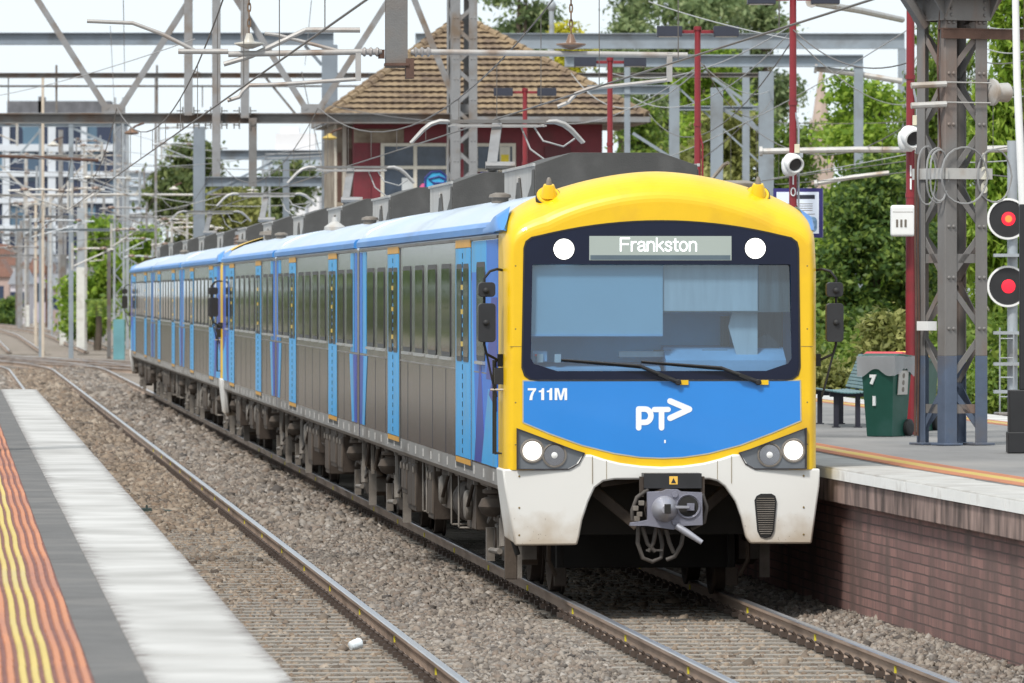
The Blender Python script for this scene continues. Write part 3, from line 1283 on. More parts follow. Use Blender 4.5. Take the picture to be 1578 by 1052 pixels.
def make_bogie():
    root = bpy.data.objects.new("bogie", None)
    COL.objects.link(root)
    root.parent = train
    wm = MB()
    wm.lathe((-.80, 0, .43), (1, 0, 0), [(-.07, .40), (-.065, .425), (.04, .43), (.045, .465), (.07, .465), (.075, .38), (.03, .33), (.03, .14), (.06, .13), (.06, .05)], 28, 0)
    wm.lathe((-.80, 0, .43), (-1, 0, 0), [(.07, .40), (.05, .33), (.04, .16), (.10, .14), (.10, .06)], 28, 0)
    w0 = wm.build("wheel", DUSTY, root, smooth=35, loc=(0, -1.25, 0))
    copy_of(w0, root, (0, 1.25, 0))
    wr = wm.build("wheel", DUSTY, root, smooth=35, loc=(0, -1.25, 0))
    wr.rotation_euler.z = PI
    c = copy_of(wr, root, (0, 1.25, 0))
    for yy in (-1.25, 1.25):
        MB().tube([(-.8, yy, .43), (.8, yy, .43)], .08, 12).build("axle", DUSTY, root, smooth=40)
    for sg in (-1, 1):
        m = MB()
        pts = [(-1.75, .60), (-.8, .60), (-.45, .42), (.45, .42), (.8, .60), (1.75, .60), (1.75, .74), (.95, .76), (.6, .62), (-.6, .62), (-.95, .76), (-1.75, .74)]
        m.prism(pts, lambda a, b, t: (sg * (1.02 + t), a, b), .16, 0)
        m.box((0, 0, .55), (2.0, .5, .22), 0)
        m.box((sg * 1.1, 0, .68), (.40, .62, .08), 1)
        m.build("bogie_frame", [DUSTY, DUSTY2], root, bevel=.02)
        m = MB()
        m.lathe((sg * 1.24, 0, .70), (0, 0, 1), [(0, .15), (.03, .20), (.10, .235), (.18, .20), (.20, .14), (.215, .14), (.235, .19), (.27, .19), (.30, .12), (.36, .12)], 20, 0)
        m.build("air_spring", DUSTY2, root, smooth=40)
        for yy in (-1.25, 1.25):
            m = MB()
            m.lathe((sg * .98, yy, .43), (sg, 0, 0), [(0, .17), (.18, .17), (.20, .13), (.24, .12)], 16, 0)
            m.box((sg * 1.10, yy, .45), (.20, .36, .26), 1)
            for q in (-.27, .27):
                m.lathe((sg * 1.10, yy + q, .50), (0, 0, 1), [(0, .06), (.02, .085), (.06, .06), (.08, .085), (.12, .06), (.14, .085), (.18, .06)], 10, 0)
            m.build("axle_box", [DUSTY, UGREY], root, smooth=35)
        m = MB()
        m.tube([(sg * 1.26, -.55, .95), (sg * 1.26, -.62, .42)], .035, 8, 0)
        m.tube([(sg * 1.26, -.58, .70), (sg * 1.26, -.62, .42)], .05, 8, 0)
        m.tube([(sg * 1.28, .9, .33), (sg * 1.28, -.3, .36)], .03, 8, 0)
        m.box((sg * 1.22, -1.72, .40), (.10, .05, .5), 0)
        m.box((sg * 1.22, 1.78, .36), (.08, .2, .34), 0)
        m.box((sg * 1.16, -.05, .34), (.14, .3, .16), 1)
        m.tube([(sg * 1.2, 1.6, .75), (sg * 1.27, 1.3, .60), (sg * 1.24, .9, .72), (sg * 1.22, .4, .9)], .022, 6, 1)
        m.tube([(sg * 1.2, -1.5, .7), (sg * 1.29, -1.2, .5), (sg * 1.25, -.8, .55), (sg * 1.22, -.5, .95)], .018, 6, 1)
        m.build("damper", [UGREY, HOSE], root, smooth=35)
    return root


bog = make_bogie()
bog.location = (0, bogies_at[0] - .0, 0)
for s in bogies_at[1:]:
    c = bog.copy()
    COL.objects.link(c)
    c.location = (0, s, 0)
    for ch in list(bog.children):
        d = ch.copy()
        COL.objects.link(d)
        d.parent = c

# equipment under the floors
rng = random.Random(11)


def gear_box(w_, h, style):
    m = MB()
    d = .55
    if style == 0:
        m.span((-1.40, 0, 1.03 - h), (-1.40 + d, w_, 1.03), 0)
        m.span((-1.412, .05, 1.03 - h + .06), (-1.39, w_ / 2 - .02, .96), 1)
        m.span((-1.412, w_ / 2 + .02, 1.03 - h + .06), (-1.39, w_ - .05, .96), 1)
        for q in (.2, w_ - .2):
            m.box((-1.42, q, .9), (.03, .05, .09), 2)
    elif style == 1:
        m.lathe((-1.12, 0, .70), (0, 1, 0), [(0, .08), (.05, .2), (.1, .235), (w_ - .1, .235), (w_ - .05, .2), (w_, .08)], 18, 0)
        for q in (.3, w_ - .3):
            m.span((-1.38, q - .03, .45), (-1.36, q + .03, 1.05), 2)
            m.span((-1.37, q - .03, .44), (-.9, q + .03, .46), 2)
    elif style == 2:
        m.prism([(-1.38, 1.03), (-1.38, 1.03 - h * .6), (-1.22, 1.03 - h), (-.8, 1.03 - h), (-.8, 1.03)], lambda a, b, t: (a, t, b), w_, 0)
        y = .1
        while y < w_ - .1:
            m.span((-1.395, y, 1.03 - h * .55), (-1.37, y + .04, .98), 1)
            y += .12
    else:
        m.span((-1.33, 0, 1.03 - h), (-.85, w_, 1.03), 1)
        m.lathe((-1.33, w_ * .5, 1.03 - h * .55), (-1, 0, 0), [(0, .16), (.06, .16), (.08, .12)], 14, 2)
        m.tube([(-1.36, .05, .95), (-1.38, w_ * .4, .72), (-1.36, w_ - .05, .9)], .025, 6, 0)
    m.span((-1.36, -.06, .95), (-.7, 0, 1.06), 0)
    return m


for k in range(6):
    a = (JOINTS[k] + JOINTS[k + 1]) / 2
    s = a - 6.3
    while s < a + 5.4:
        wd = rng.uniform(.8, 1.9)
        gb = gear_box(wd, rng.uniform(.40, .66), rng.choice([0, 0, 2, 3, 1]))
        gb.build("equipment_box", [DUSTY, DUSTY2, UGREY], train, smooth=35, bevel=.012, seg=1, loc=(0, s, 0))
        s += wd + rng.uniform(.18, .6)
    fm = MB()
    fm.span((-1.2, JOINTS[k] + 1.2, .92), (1.2, JOINTS[k + 1] - .8, 1.04), 0)
    for e in (JOINTS[k] + 1.0, JOINTS[k + 1] - 1.0):
        fm.tube([(-1.3, e, 1.0), (-1.33, e + .1, .7), (-1.25, e + .35, .62), (-1.2, e + .5, .95)], .03, 6, 0)
        fm.span((-1.38, e + .25, .62), (-1.34, e + .3, 1.05), 1)
    s = JOINTS[k] + 1.4
    while s < JOINTS[k + 1] - 1.2:
        fm.span((-1.42, s, .98), (-1.38, s + .05, 1.08), 1)
        s += 1.9
    fm.tube([(-1.27, JOINTS[k] + 2, .985), (-1.27, JOINTS[k + 1] - 2, .985)], .03, 6, 1)
    fm.build("underframe", [DUSTY, UGREY], train)

# pantographs


def make_panto():
    root = bpy.data.objects.new("pantograph", None)
    COL.objects.link(root)
    root.parent = train
    m = MB()
    m.span((-.62, -.5, 4.18), (.62, -.42, 4.25), 0)
    m.span((-.62, .42, 4.18), (.62, .5, 4.25), 0)
    for sg in (-1, 1):
        m.span((sg * .62 - .04, -.5, 4.18), (sg * .62 + .04, .5, 4.25), 0)
        for y in (-.45, .45):
            m.lathe((sg * .6, y, 3.95), (0, 0, 1), [(0, .06), (.03, .10), (.06, .06), (.09, .10), (.12, .06), (.15, .10), (.18, .06), (.23, .06)], 10, 1)
    m.build("base_frame", [GREY_STEEL, CERAMIC], root)
    m = MB()
    m.tube([(0, .35, 4.25), (-.14, -.95, 4.50)], [.075, .06], 10, 0)
    m.tube([(-.22, -.95, 4.50), (.14, -.95, 4.50)], .05, 8, 0)
    m.bar((-.14, -.95, 4.52), (.0, .1, 5.02), .12, .06, 0)
    m.build("arm", [GREY_STEEL], root, smooth=40)
    m = MB()
    for y in (-.12, .16):
        m.span((-.62, y, 5.045), (.62, y + .05, 5.085), 0)
        m.span((-.60, y - .005, 5.0), (.60, y + .055, 5.02), 1)
        for sg in (-1, 1):
            m.tube([(sg * .60, y + .02, 5.06), (sg * .72, y + .02, 5.065), (sg * .83, y + .02, 5.03), (sg * .92, y + .02, 4.96), (sg * 1.07, y + .02, 4.80)], [.024, .028, .028, .024, .018], 8, 1)
    for x in (-.55, .55):
        m.span((x - .02, -.14, 5.0), (x + .02, .24, 5.03), 1)
    m.span((-.5, .02, 4.99), (.5, .07, 5.03), 1)
    m.build("head", [DARK_STEEL, mat("panto_horn_grey", (.40, .39, .38), .45, .3, .15, 5)], root, smooth=40)
    m = MB()
    m.tube([(.45, 0, 5.0), (.55, -.2, 4.82), (.8, -.2, 4.75), (.95, -.1, 4.85)], .012, 6, 0)
    m.tube([(.3, .1, 5.0), (.4, -.1, 4.72), (.65, -.3, 4.52), (.95, -.3, 4.50), (1.05, -.2, 4.58)], .012, 6, 0)
    m.build("shunt_cable", WIRE_PALE, root, smooth=60)
    return root


pan = make_panto()
PAN_S = [SY(90), SY(123), SY(156), SY(190)]
pan.location = (0, PAN_S[0], 0)
for s in PAN_S[1:]:
    c = pan.copy()
    COL.objects.link(c)
    c.location = (0, s, 0)
    for ch in list(pan.children):
        d = ch.copy()
        COL.objects.link(d)
        d.parent = c

# ---- the cab front (local y = 0 at the nose plane, +y into the train)
CZ = 2.72
OUT = [(-1.50, 1.26), (-1.50, 3.46), (-1.485, 3.56), (-1.44, 3.66), (-1.35, 3.755), (-1.18, 3.85), (-.95, 3.94), (-.65, 4.025), (-.33, 4.085), (0, 4.11)]
_o = OUT[:2]
for i in range(1, len(OUT) - 1):
    p0, p1, p2 = OUT[i - 1], OUT[i], OUT[i + 1]
    p3 = OUT[i + 2] if i + 2 < len(OUT) else (-OUT[i][0], OUT[i][1])
    if i == 1:
        p0 = (-1.50, 3.36)
    for q in (.25, .5, .75, 1.0):
        _o.append(tuple(.5 * (2 * p1[k] + (p2[k] - p0[k]) * q + (2 * p0[k] - 5 * p1[k] + 4 * p2[k] - p3[k]) * q * q + (3 * p1[k] - p0[k] - 3 * p2[k] + p3[k]) * q ** 3) for k in (0, 1)))
OUT = _o + [(-x, z) for x, z in _o[-2::-1]]


def arc_top(x0, x1, zc, ze, n=18):
    return [(x0 + (x1 - x0) * i / n, zc - (zc - ze) * (2 * i / n - 1) ** 2) for i in range(n + 1)]


WS = rounded(-1.325, 1.315, 2.115, 3.4, .10)[10:]
WS = [p for p in rounded(-1.325, 1.315, 2.115, 3.3, .11) if p[1] < 2.6]
WS = [(-1.305, 3.36), (-1.285, 3.425), (-1.23, 3.465)] + arc_top(-1.15, 1.14, 3.622, 3.482)[0:] + [(1.23, 3.462), (1.285, 3.42), (1.30, 3.36)] + \
     [(1.315, 2.24), (1.295, 2.165), (1.24, 2.125), (1.17, 2.115), (-1.17, 2.115), (-1.245, 2.125), (-1.30, 2.165), (-1.325, 2.24)]
CLEAR = [(-1.235, 3.20), (-1.225, 3.215), (1.225, 3.215), (1.235, 3.20), (1.245, 2.32), (1.21, 2.27), (1.0, 2.20), (-1.0, 2.20), (-1.22, 2.27), (-1.25, 2.32)]


def ray_hit(poly, a, c):
    dx, dz = math.cos(a), math.sin(a)
    best = None
    for i in range(len(poly)):
        (x0, z0), (x1, z1) = poly[i], poly[(i + 1) % len(poly)]
        x0 -= c[0]; x1 -= c[0]; z0 -= c[1]; z1 -= c[1]
        ex, ez = x1 - x0, z1 - z0
        den = dx * ez - dz * ex
        if abs(den) < 1e-9:
            continue
        t = (x0 * ez - z0 * ex) / den
        u = (x0 * dz - z0 * dx) / den
        if t > 0 and -1e-6 <= u <= 1 + 1e-6 and (best is None or t > best):
            best = t
    return (c[0] + dx * best, c[1] + dz * best)


def loops(pa, pb, c, extra=90):
    A = [math.atan2(z - c[1], x - c[0]) for x, z in pa + pb] + [2 * PI * i / extra - PI + .001 for i in range(extra)]
    A = sorted(A)
    B = [A[0]]
    for a in A[1:]:
        if a - B[-1] > 1e-4:
            B.append(a)
    return [ray_hit(pa, a, c) for a in B], [ray_hit(pb, a, c) for a in B]


def make_cab_shell():
    """yellow nose: swept back over the brow, rounded at the corners, open at the windscreen"""
    m = MB()
    c = (0, CZ)
    lo, lw = loops(OUT, WS, c)
    n = len(lo)

    def inset(p, q):
        x, z = p
        top = max(0, min(1, (z - 3.35) / .5))
        rx = .09 + .06 * top
        rz = .30 * top
        bot = 1 if z < 1.3 else 0
        sx = max(-1, min(1, x / 1.35))
        return (x - sx * abs(sx) * rx * q, z - rz * q)
    J = 14
    rings = []
    for j in range(J + 1):
        a = j / J * PI / 2
        q = 1 - math.sin(a)
        rings.append([(*inset(p, q), (1 - math.cos(a))) for p in lo])
    R3 = []
    for rg in rings:
        R3.append([(x, d * (.22 + .40 * max(0, min(1, (z - 3.2) / .6))), z) for x, z, d in rg])
    R3.append([(x, .80, z) for x, z in lo])
    W3 = [(x, 0, z) for x, z in lw]
    m.ring(W3, R3[0])
    for j in range(len(R3) - 1):
        m.ring(R3[j], R3[j + 1])
    m.ring([(x, .05, z) for x, z in lw], W3)
    return m


shell_mb = make_cab_shell()
# ~~~ pieces that every cab end carries


def make_bumper():
    m = MB()
    top_l = [(-1.52, 1.268), (-.90, 1.268), (-.815, 1.315), (-.755, 1.405), (-.68, 1.405), (-.55, 1.362), (-.40, 1.325), (-.2, 1.298), (0, 1.288)]
    top = top_l + [(-x, z) for x, z in top_l[-2::-1]]
    low = [(1.515, 1.1), (1.44, .55), (.845, .555), (.80, .62), (.76, .80), (.70, .96), (.60, 1.10), (.53, 1.15), (.45, 1.168), (-.45, 1.168), (-.56, 1.15), (-.64, 1.09), (-.70, .96), (-.76, .78), (-.79, .62), (-.81, .545), (-1.40, .54), (-1.50, 1.1)]
    m.prism(top + low, lambda a, b, t: (a, -.035 + t + .05 * (a / 1.5) ** 4, b), .10, 0)
    # returns along the flanks
    for sg in (-1, 1):
        o = 1.0 if sg > 0 else .98
        m.add([(sg * 1.52, .03, 1.268), (sg * 1.51 * o, .03, 1.1), (sg * 1.43 * o, .03, .55), (sg * 1.52, .8, 1.268), (sg * 1.51, .8, 1.1), (sg * 1.46, .55, .60),
               (sg * 1.44, .03, 1.268), (sg * 1.43, .03, 1.1), (sg * 1.36, .03, .56), (sg * 1.44, .8, 1.268), (sg * 1.43, .8, 1.1), (sg * 1.38, .55, .61)],
              [(0, 1, 4, 3), (1, 2, 5, 4), (6, 9, 10, 7), (7, 10, 11, 8), (0, 3, 9, 6), (2, 8, 11, 5), (3, 4, 10, 9), (4, 5, 11, 10)], 0)
    return m


def bumper_mat():
    m, n, b, N, L = nodes_of("bumper_white_fibreglass")
    tc = N.new("ShaderNodeTexCoord")
    sx = N.new("ShaderNodeSeparateXYZ")
    L.new(tc.outputs['Object'], sx.inputs[0])
    nz = N.new("ShaderNodeTexNoise")
    nz.inputs['Scale'].default_value = 4
    nz.inputs['Detail'].default_value = 8
    L.new(tc.outputs['Object'], nz.inputs['Vector'])
    # splashed ballast dust: a ragged brown film on the lowest hand's breadth
    a = N.new("ShaderNodeMath")
    a.operation = 'MULTIPLY_ADD'
    a.inputs[1].default_value = .55
    L.new(nz.outputs['Fac'], a.inputs[0])
    L.new(sx.outputs[2], a.inputs[2])
    mr = N.new("ShaderNodeMapRange")
    mr.inputs['From Min'].default_value = 1.14
    mr.inputs['From Max'].default_value = .84
    L.new(a.outputs[0], mr.inputs['Value'])
    fk = N.new("ShaderNodeTexNoise")
    fk.inputs['Scale'].default_value = 38
    fk.inputs['Detail'].default_value = 2
    L.new(tc.outputs['Object'], fk.inputs['Vector'])
    fr = N.new("ShaderNodeMapRange")
    fr.inputs['From Min'].default_value = .70
    fr.inputs['From Max'].default_value = .74
    L.new(fk.outputs['Fac'], fr.inputs['Value'])
    mx = N.new("ShaderNodeMix")
    mx.data_type = 'RGBA'
    m6 = N.new("ShaderNodeMath")
    m6.operation = 'MULTIPLY'
    m6.inputs[1].default_value = .75
    L.new(mr.outputs[0], m6.inputs[0])
    L.new(m6.outputs[0], mx.inputs[0])
    mx.inputs[6].default_value = (.70, .69, .66, 1)
    mx.inputs[7].default_value = (.40, .31, .21, 1)
    m2 = N.new("ShaderNodeMix")
    m2.data_type = 'RGBA'
    fm = N.new("ShaderNodeMath")
    fm.operation = 'MULTIPLY'
    L.new(fr.outputs[0], fm.inputs[0])
    L.new(mr.outputs[0], fm.inputs[1])
    L.new(fm.outputs[0], m2.inputs[0])
    L.new(mx.outputs[2], m2.inputs[6])
    m2.inputs[7].default_value = (.13, .09, .06, 1)
    L.new(m2.outputs[2], b.inputs['Base Color'])
    b.inputs['Roughness'].default_value = .45
    return m


BUMPER = bumper_mat()
cab = shell_mb.build("cab_shell", YELLOW, train, smooth=50)
bumper = make_bumper().build("bumper", BUMPER, train, smooth=30, bevel=.018)
# blue fin where the cant rail meets the nose
fins = []
FIN_ST = [(2.2, 1.547, 3.52, 3.60, 1.46, 3.64), (1.4, 1.555, 3.52, 3.625, 1.43, 3.69), (.9, 1.56, 3.52, 3.67, 1.40, 3.76), (.6, 1.56, 3.52, 3.685, 1.40, 3.775), (.42, 1.555, 3.525, 3.66, 1.42, 3.745), (.28, 1.54, 3.53, 3.60, 1.45, 3.65), (.16, 1.515, 3.535, 3.55, 1.49, 3.56)]
for sg in (-1, 1):
    fin = MB()
    o_ = 0 if sg < 0 else -.045
    for (y_, xo_, z0_, z1_, xi_, z2_) in FIN_ST:
        fin.v += [(sg * (1.47 + o_), y_, z0_), (sg * (xo_ + o_), y_, z0_ + .008), (sg * (xo_ + o_), y_, (z0_ + z1_) / 2), (sg * (xo_ - .02 + o_), y_, z1_), (sg * (xi_ + o_), y_, z2_)]
    b_0 = len(fin.v) - 5 * len(FIN_ST)
    for i in range(len(FIN_ST) - 1):
        for j in range(5):
            fin.f.append([b_0 + i * 5 + j, b_0 + i * 5 + (j + 1) % 5, b_0 + (i + 1) * 5 + (j + 1) % 5, b_0 + (i + 1) * 5 + j])
            fin.mi.append(0)
    fin.f.append([b_0 + 5 * (len(FIN_ST) - 1) + j for j in range(5)])
    fin.mi.append(0)
    fins.append(fin.build("roof_fin", CANT, train, smooth=35))


def mirror_set(sg):
    m = MB()
    x = sg * 1.665
    m.tube([(sg * 1.50, .25, 3.16), (sg * 1.56, .15, 3.17), (sg * 1.63, .12, 3.15), (sg * 1.685, .12, 3.08), (sg * 1.685, .12, 2.45), (sg * 1.66, .14, 2.36), (sg * 1.50, .25, 2.28)], .014, 8, 0)
    m.tube([(sg * 1.66, .14, 2.36), (sg * 1.60, .2, 2.1), (sg * 1.56, .2, 1.95)], .012, 6, 0)
    m.box((sg * 1.52, .24, 2.30), (.06, .08, .12), 0)
    m.prism(rounded(x - .08, x + .08, 2.905, 3.045, .035), lambda a, b, t: (a, .03 + t, b), .10, 1)
    m.prism(rounded(x - .082, x + .082, 2.475, 2.845, .035), lambda a, b, t: (a, .02 + t, b), .11, 1)
    for z in (2.965, 2.66):
        m.lathe((x + sg * .01, .03, z), (0, -1, 0), [(0, .03), (.03, .03), (.045, .012)], 10, 0)
    return m.build("wing_mirror", [RUBBER, BLACK], train, smooth=40, bevel=.008)


mirrors = [mirror_set(-1), mirror_set(1)]
sc_mb = MB()
sc_mb.tube([(-1.56, .35, 2.30), (-1.56, .35, 1.40)], .012, 6, 0)
sc_mb.tube([(-1.56, .62, 2.30), (-1.56, .62, 1.40)], .012, 6, 0)
for z in (2.29, 1.41):
    sc_mb.tube([(-1.56, .35, z), (-1.49, .35, z)], .010, 6, 0)
    sc_mb.tube([(-1.56, .62, z), (-1.49, .62, z)], .010, 6, 0)
sc_mb.box((-1.53, .2, 2.15), (.10, .06, .16), 1)
sc_mb.tube([(-1.62, .2, 2.02), (-1.50, .2, 2.02)], .012, 6, 2)
rails_ = sc_mb.build("grab_rail", [RUBBER, BLACK, PALE_PIPE], train)
shared_front = [cab, bumper, fins[0], fins[1], mirrors[0], mirrors[1], rails_]
# the two cabs that meet in mid-train and the one at the far end
GLASS_DARKSCREEN = MB().prism(WS, lambda a, b, t: (a, .006 + t, b), .02).build("windscreen", DGLASS, train)
for yy, rz in ((JOINTS[3] + .28, 0), (JOINTS[3] - .28, PI), (JOINTS[6], PI)):
    for o in shared_front:
        copy_of(o, train, (0, yy, 0), rz)
    copy_of(GLASS_DARKSCREEN, train, (0, yy, 0), rz)
bpy.data.objects.remove(GLASS_DARKSCREEN)

# ---- details of the leading front only
# windscreen: black border, clear glass, blinds and cab behind
SCREEN_BLACK = mat("screen_black_border", (.010, .014, .034), .16, 0, .1, 3, spec=.3)
la, lb = loops(WS, CLEAR, (0, CZ))
ws = MB()
ws.ring([(x, -.004, z) for x, z in la], [(x, -.004, z) for x, z in lb])
ws.ring([(x, -.004, z) for x, z in la], [(x, .03, z) for x, z in la])
ws.ring([(x, .012, z) for x, z in lb], [(x, -.004, z) for x, z in lb])
wsc = ws.build("windscreen", SCREEN_BLACK, train, smooth=30)
GLASS = glass_mat("windscreen_glass", (.72, .84, .92), .055)
gp = MB()
gp.add([(x, .004 + (z - 2.2) * .055, z) for x, z in CLEAR], [list(range(len(CLEAR)))])
gp.build("glass_pane", GLASS, wsc)
rub = MB()
ro = [(p[0] * 1.012, CZ + (p[1] - CZ) * 1.016) for p in WS]
lc_, ld_ = loops(ro, WS, (0, CZ))
rub.ring([(x, -.008, z) for x, z in lc_], [(x, -.008, z) for x, z in ld_])
rub.ring([(x, -.008, z) for x, z in lc_], [(x, .01, z) for x, z in lc_])
rub.build("rubber_seal", RUBBER, wsc)
BLIND_A = mat("blind_blue_grey", (.185, .33, .45), .7, 0, .03, 2)
BLIND_B = mat("blind_pale_grey", (.28, .37, .44), .7, 0, .10, 3, stretch=(4, 1, .5))
CABDARK = mat("cab_lining", (.11, .40, .68), .8, 0, .12, 1.5)
CABDESK = mat("cab_desk", (.14, .30, .50), .6, 0, .12, 2)
REFL_SEAT = mat("dark_reflection_and_seat", (.055, .085, .105), .8, 0, .4, 3, stretch=(6, 1, .4))  # dark tone for the painted windscreen reflection and the cab seat
bl = MB()
bl.span((-1.26, .075, 2.545), (.018, .08, 3.26), 0)
bl.span((-1.26, .062, 2.53), (.018, .088, 2.548), 1)
bl.build("blind", [BLIND_A, CABDESK], train)
bl = MB()
bl.span((.025, .10, 2.77), (.93, .11, 3.26), 0)
bl.span((.94, .11, 2.77), (1.24, .12, 3.26), 1)  # dark panel painting a reflection seen in the glass
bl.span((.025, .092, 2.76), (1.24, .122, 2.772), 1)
bl.build("blind", [BLIND_B, REFL_SEAT], train)
ci = MB()
ci.span((-1.40, .74, 2.0), (1.40, .76, 3.5), 0)
ci.span((-1.42, .05, 2.0), (-1.40, .75, 3.5), 0)
ci.span((1.40, .05, 2.0), (1.42, .75, 3.5), 0)
ci.span((-1.40, .05, 3.30), (1.40, .75, 3.33), 0)
ci.span((-1.40, .05, 2.08), (1.40, .75, 2.12), 1)
ci.prism([(.08, 2.12), (.08, 2.30), (.35, 2.42), (.6, 2.44), (.6, 2.12)], lambda a, b, t: (.05 + t, a, b), 1.15, 1)
ci.prism([(.10, 2.12), (.10, 2.22), (.5, 2.28), (.5, 2.12)], lambda a, b, t: (-1.3 + t, a, b), 1.3, 1)
ci.span((.62, .45, 2.40), (.70, .55, 2.72), 2)
ci.span((.88, .5, 2.3), (1.22, .6, 2.76), 2)
ci.box((-1.15, .2, 2.34), (.14, .05, .10), 1)
ci.span((-.38, .30, 2.33), (.93, .33, 2.385), 3)
ci.span((-.05, .29, 2.385), (.12, .31, 2.40), 2)
ci.span((.42, .29, 2.385), (.66, .31, 2.40), 2)
ci.prism([(.78, 2.2), (.94, 2.2), (.94, 2.77), (.70, 2.77), (.66, 2.62)], lambda a, b, t: (a, .20 + .02 * t, b), 1.0, 3)
ci.prism([(.86, 2.12), (1.2, 2.12), (1.16, 2.46), (1.05, 2.56), (.94, 2.5)], lambda a, b, t: (a, .34 + t, b), .1, 2)
for x in (-1.15, -.98):
    ci.span((x - .03, .15, 2.28), (x + .03, .2, 2.36), 3)
ci.box((-1.19, .14, 2.35), (.02, .01, .02), 4)
ci.build("cab_interior", [CABDARK, CABDESK, REFL_SEAT, BLIND_B, mat("red_knob", (.5, .03, .03), .4)], train)
# destination display
dm = MB()
dm.span((fx(906), -.0075, fz(400.8)), (fx(1126), -.002, fz(363.5)), 0)
dm.span((fx(906) + .01, -.0085, fz(400.2)), (fx(1126) - .01, -.0065, fz(393)), 2)
GL = {
    'F': ([[(0, 0), (0, 1), (.60, 1)], [(0, .53), (.52, .53)]], .76),
    'r': ([[(0, 0), (0, .72)], [(0, .46), (.08, .62), (.18, .70), (.30, .71)]], .42),
    'a': ([[(.04, .54), (.10, .67), (.25, .73), (.41, .68), (.46, .55), (.46, .10), (.50, .02), (.56, .02)], [(.46, .43), (.22, .39), (.07, .30), (.03, .17), (.10, .04), (.23, 0), (.37, .06), (.46, .20)]], .68),
    'n': ([[(0, 0), (0, .72)], [(0, .48), (.08, .65), (.23, .73), (.38, .69), (.45, .54), (.45, 0)]], .64),
    'k': ([[(0, 0), (0, 1)], [(.42, .72), (0, .30)], [(.15, .44), (.46, 0)]], .58),
    's': ([[(.42, .55), (.36, .68), (.22, .73), (.08, .68), (.04, .55), (.12, .44), (.33, .34), (.43, .22), (.39, .07), (.24, 0), (.10, .03), (.02, .17)]], .58),
    't': ([[(.13, .95), (.13, .14), (.18, .03), (.31, .02)], [(0, .71), (.31, .71)]], .44),
    'o': ([[(.25 + .25 * math.cos(2 * PI * i / 16), .365 + .365 * math.sin(2 * PI * i / 16)) for i in range(17)]], .68),
}
cx_ = 0
for ch in "Frankston":
    for pl_ in GL[ch][0]:
        for i in range(len(pl_) - 1):
            (a0, b0_), (a1, b1_) = pl_[i], pl_[i + 1]
            X0, Z0, X1, Z1 = fx(954.5) + (cx_ + a0) * .138, fz(386.3) + b0_ * .118, fx(954.5) + (cx_ + a1) * .138, fz(386.3) + b1_ * .118
            ang = math.atan2(Z1 - Z0, X1 - X0)
            ex, ez_ = .0065 * math.cos(ang), .0065 * math.sin(ang)
            dm.bar((X0 - ex, -.0095 - .00004 * i, Z0 - ez_), (X1 + ex, -.0095 - .00004 * i, Z1 + ez_), .003, .0155, 1, up=(-math.sin(ang), 0, math.cos(ang)))
    cx_ += GL[ch][1]
DISP = emit("display_green_grey", (.24, .275, .255), .5)
DISPT = emit("display_letters", (.80, .84, .84), .8)
DISPL = mat("display_lower_edge", (.10, .14, .17), .4)
dm.build("destination_display", [DISP, DISPT, DISPL], train)
# marker lights beside the display
LAMP = emit("lit_lamp", (1.0, .99, .96), 2.6)
for px, py in ((866.8, 383.7), (1163, 382.5)):
    lm = MB()
    lm.lathe((fx(px), .0, fz(py)), (0, -1, 0), [(0, .097), (.006, .097), (.010, .07), (.012, .02)], 28, 0)
    lm.lathe((fx(px), .0, fz(py)), (0, -1, 0), [(0, .106), (.0055, .106)], 28, 1)
    lm.build("marker_light", [LAMP, BLACK], train)
# blue front panel
bp_ = [(fx(803.6), fz(586)), (fx(1233), fz(586)), (fx(1234), fz(648.5))]
for px, py in ((1190, 667), (1140, 686), (1090, 699), (1050, 704.8), (1019, 706), (985, 704.6), (945, 698.5), (895, 686), (845, 668), (803.6, 650.5)):
    bp_.append((fx(px), fz(py)))
MB().prism(bp_, lambda a, b, t: (a, -.004 + t, b), .006).build("front_panel", mat("panel_blue", (.022, .225, .66), .3, 0, .03, 1.2, coat=.4), train)
edge = MB()
for i in range(len(bp_)):
    p, q = bp_[i], bp_[(i + 1) % len(bp_)]
    edge.bar((p[0], -.003, p[1]), (q[0], -.003, q[1]), .012, .004, 0, up=(0, 1, 0))
edge.build("panel_edge", mat("panel_edge_grey", (.45, .42, .30), .5), train)
# number and emblem
LET = mat("white_lettering", (.86, .88, .88), .4, 0, .02, 4)
tm = MB()
SEVEN = [(0.0, 1), (.58, 1), (.58, .87), (.43, .62), (.34, .30), (.31, 0), (.11, 0), (.15, .32), (.25, .62), (.38, .82), (0, .82)]
ONE = [(.08, .79), (.08, .66), (.25, .66), (.25, 0), (.45, 0), (.45, 1), (.31, 1), (.27, .87), (.18, .80)]
EMM = [(0, 0), (0, 1), (.28, 1), (.43, .32), (.58, 1), (.86, 1), (.86, 0), (.68, 0), (.68, .78), (.51, 0), (.35, 0), (.18, .78), (.18, 0)]
for gl, x0_ in ((SEVEN, 0), (ONE, .68), (ONE, 1.24), (EMM, 1.86)):
    tm.prism([(fx(811) + (x0_ + a) * .138, fz(616) + b * .113) for a, b in gl], lambda a, b, t: (a, -.0065 + t, b), .004)
tm.build("unit_number", LET, train)
em = MB()


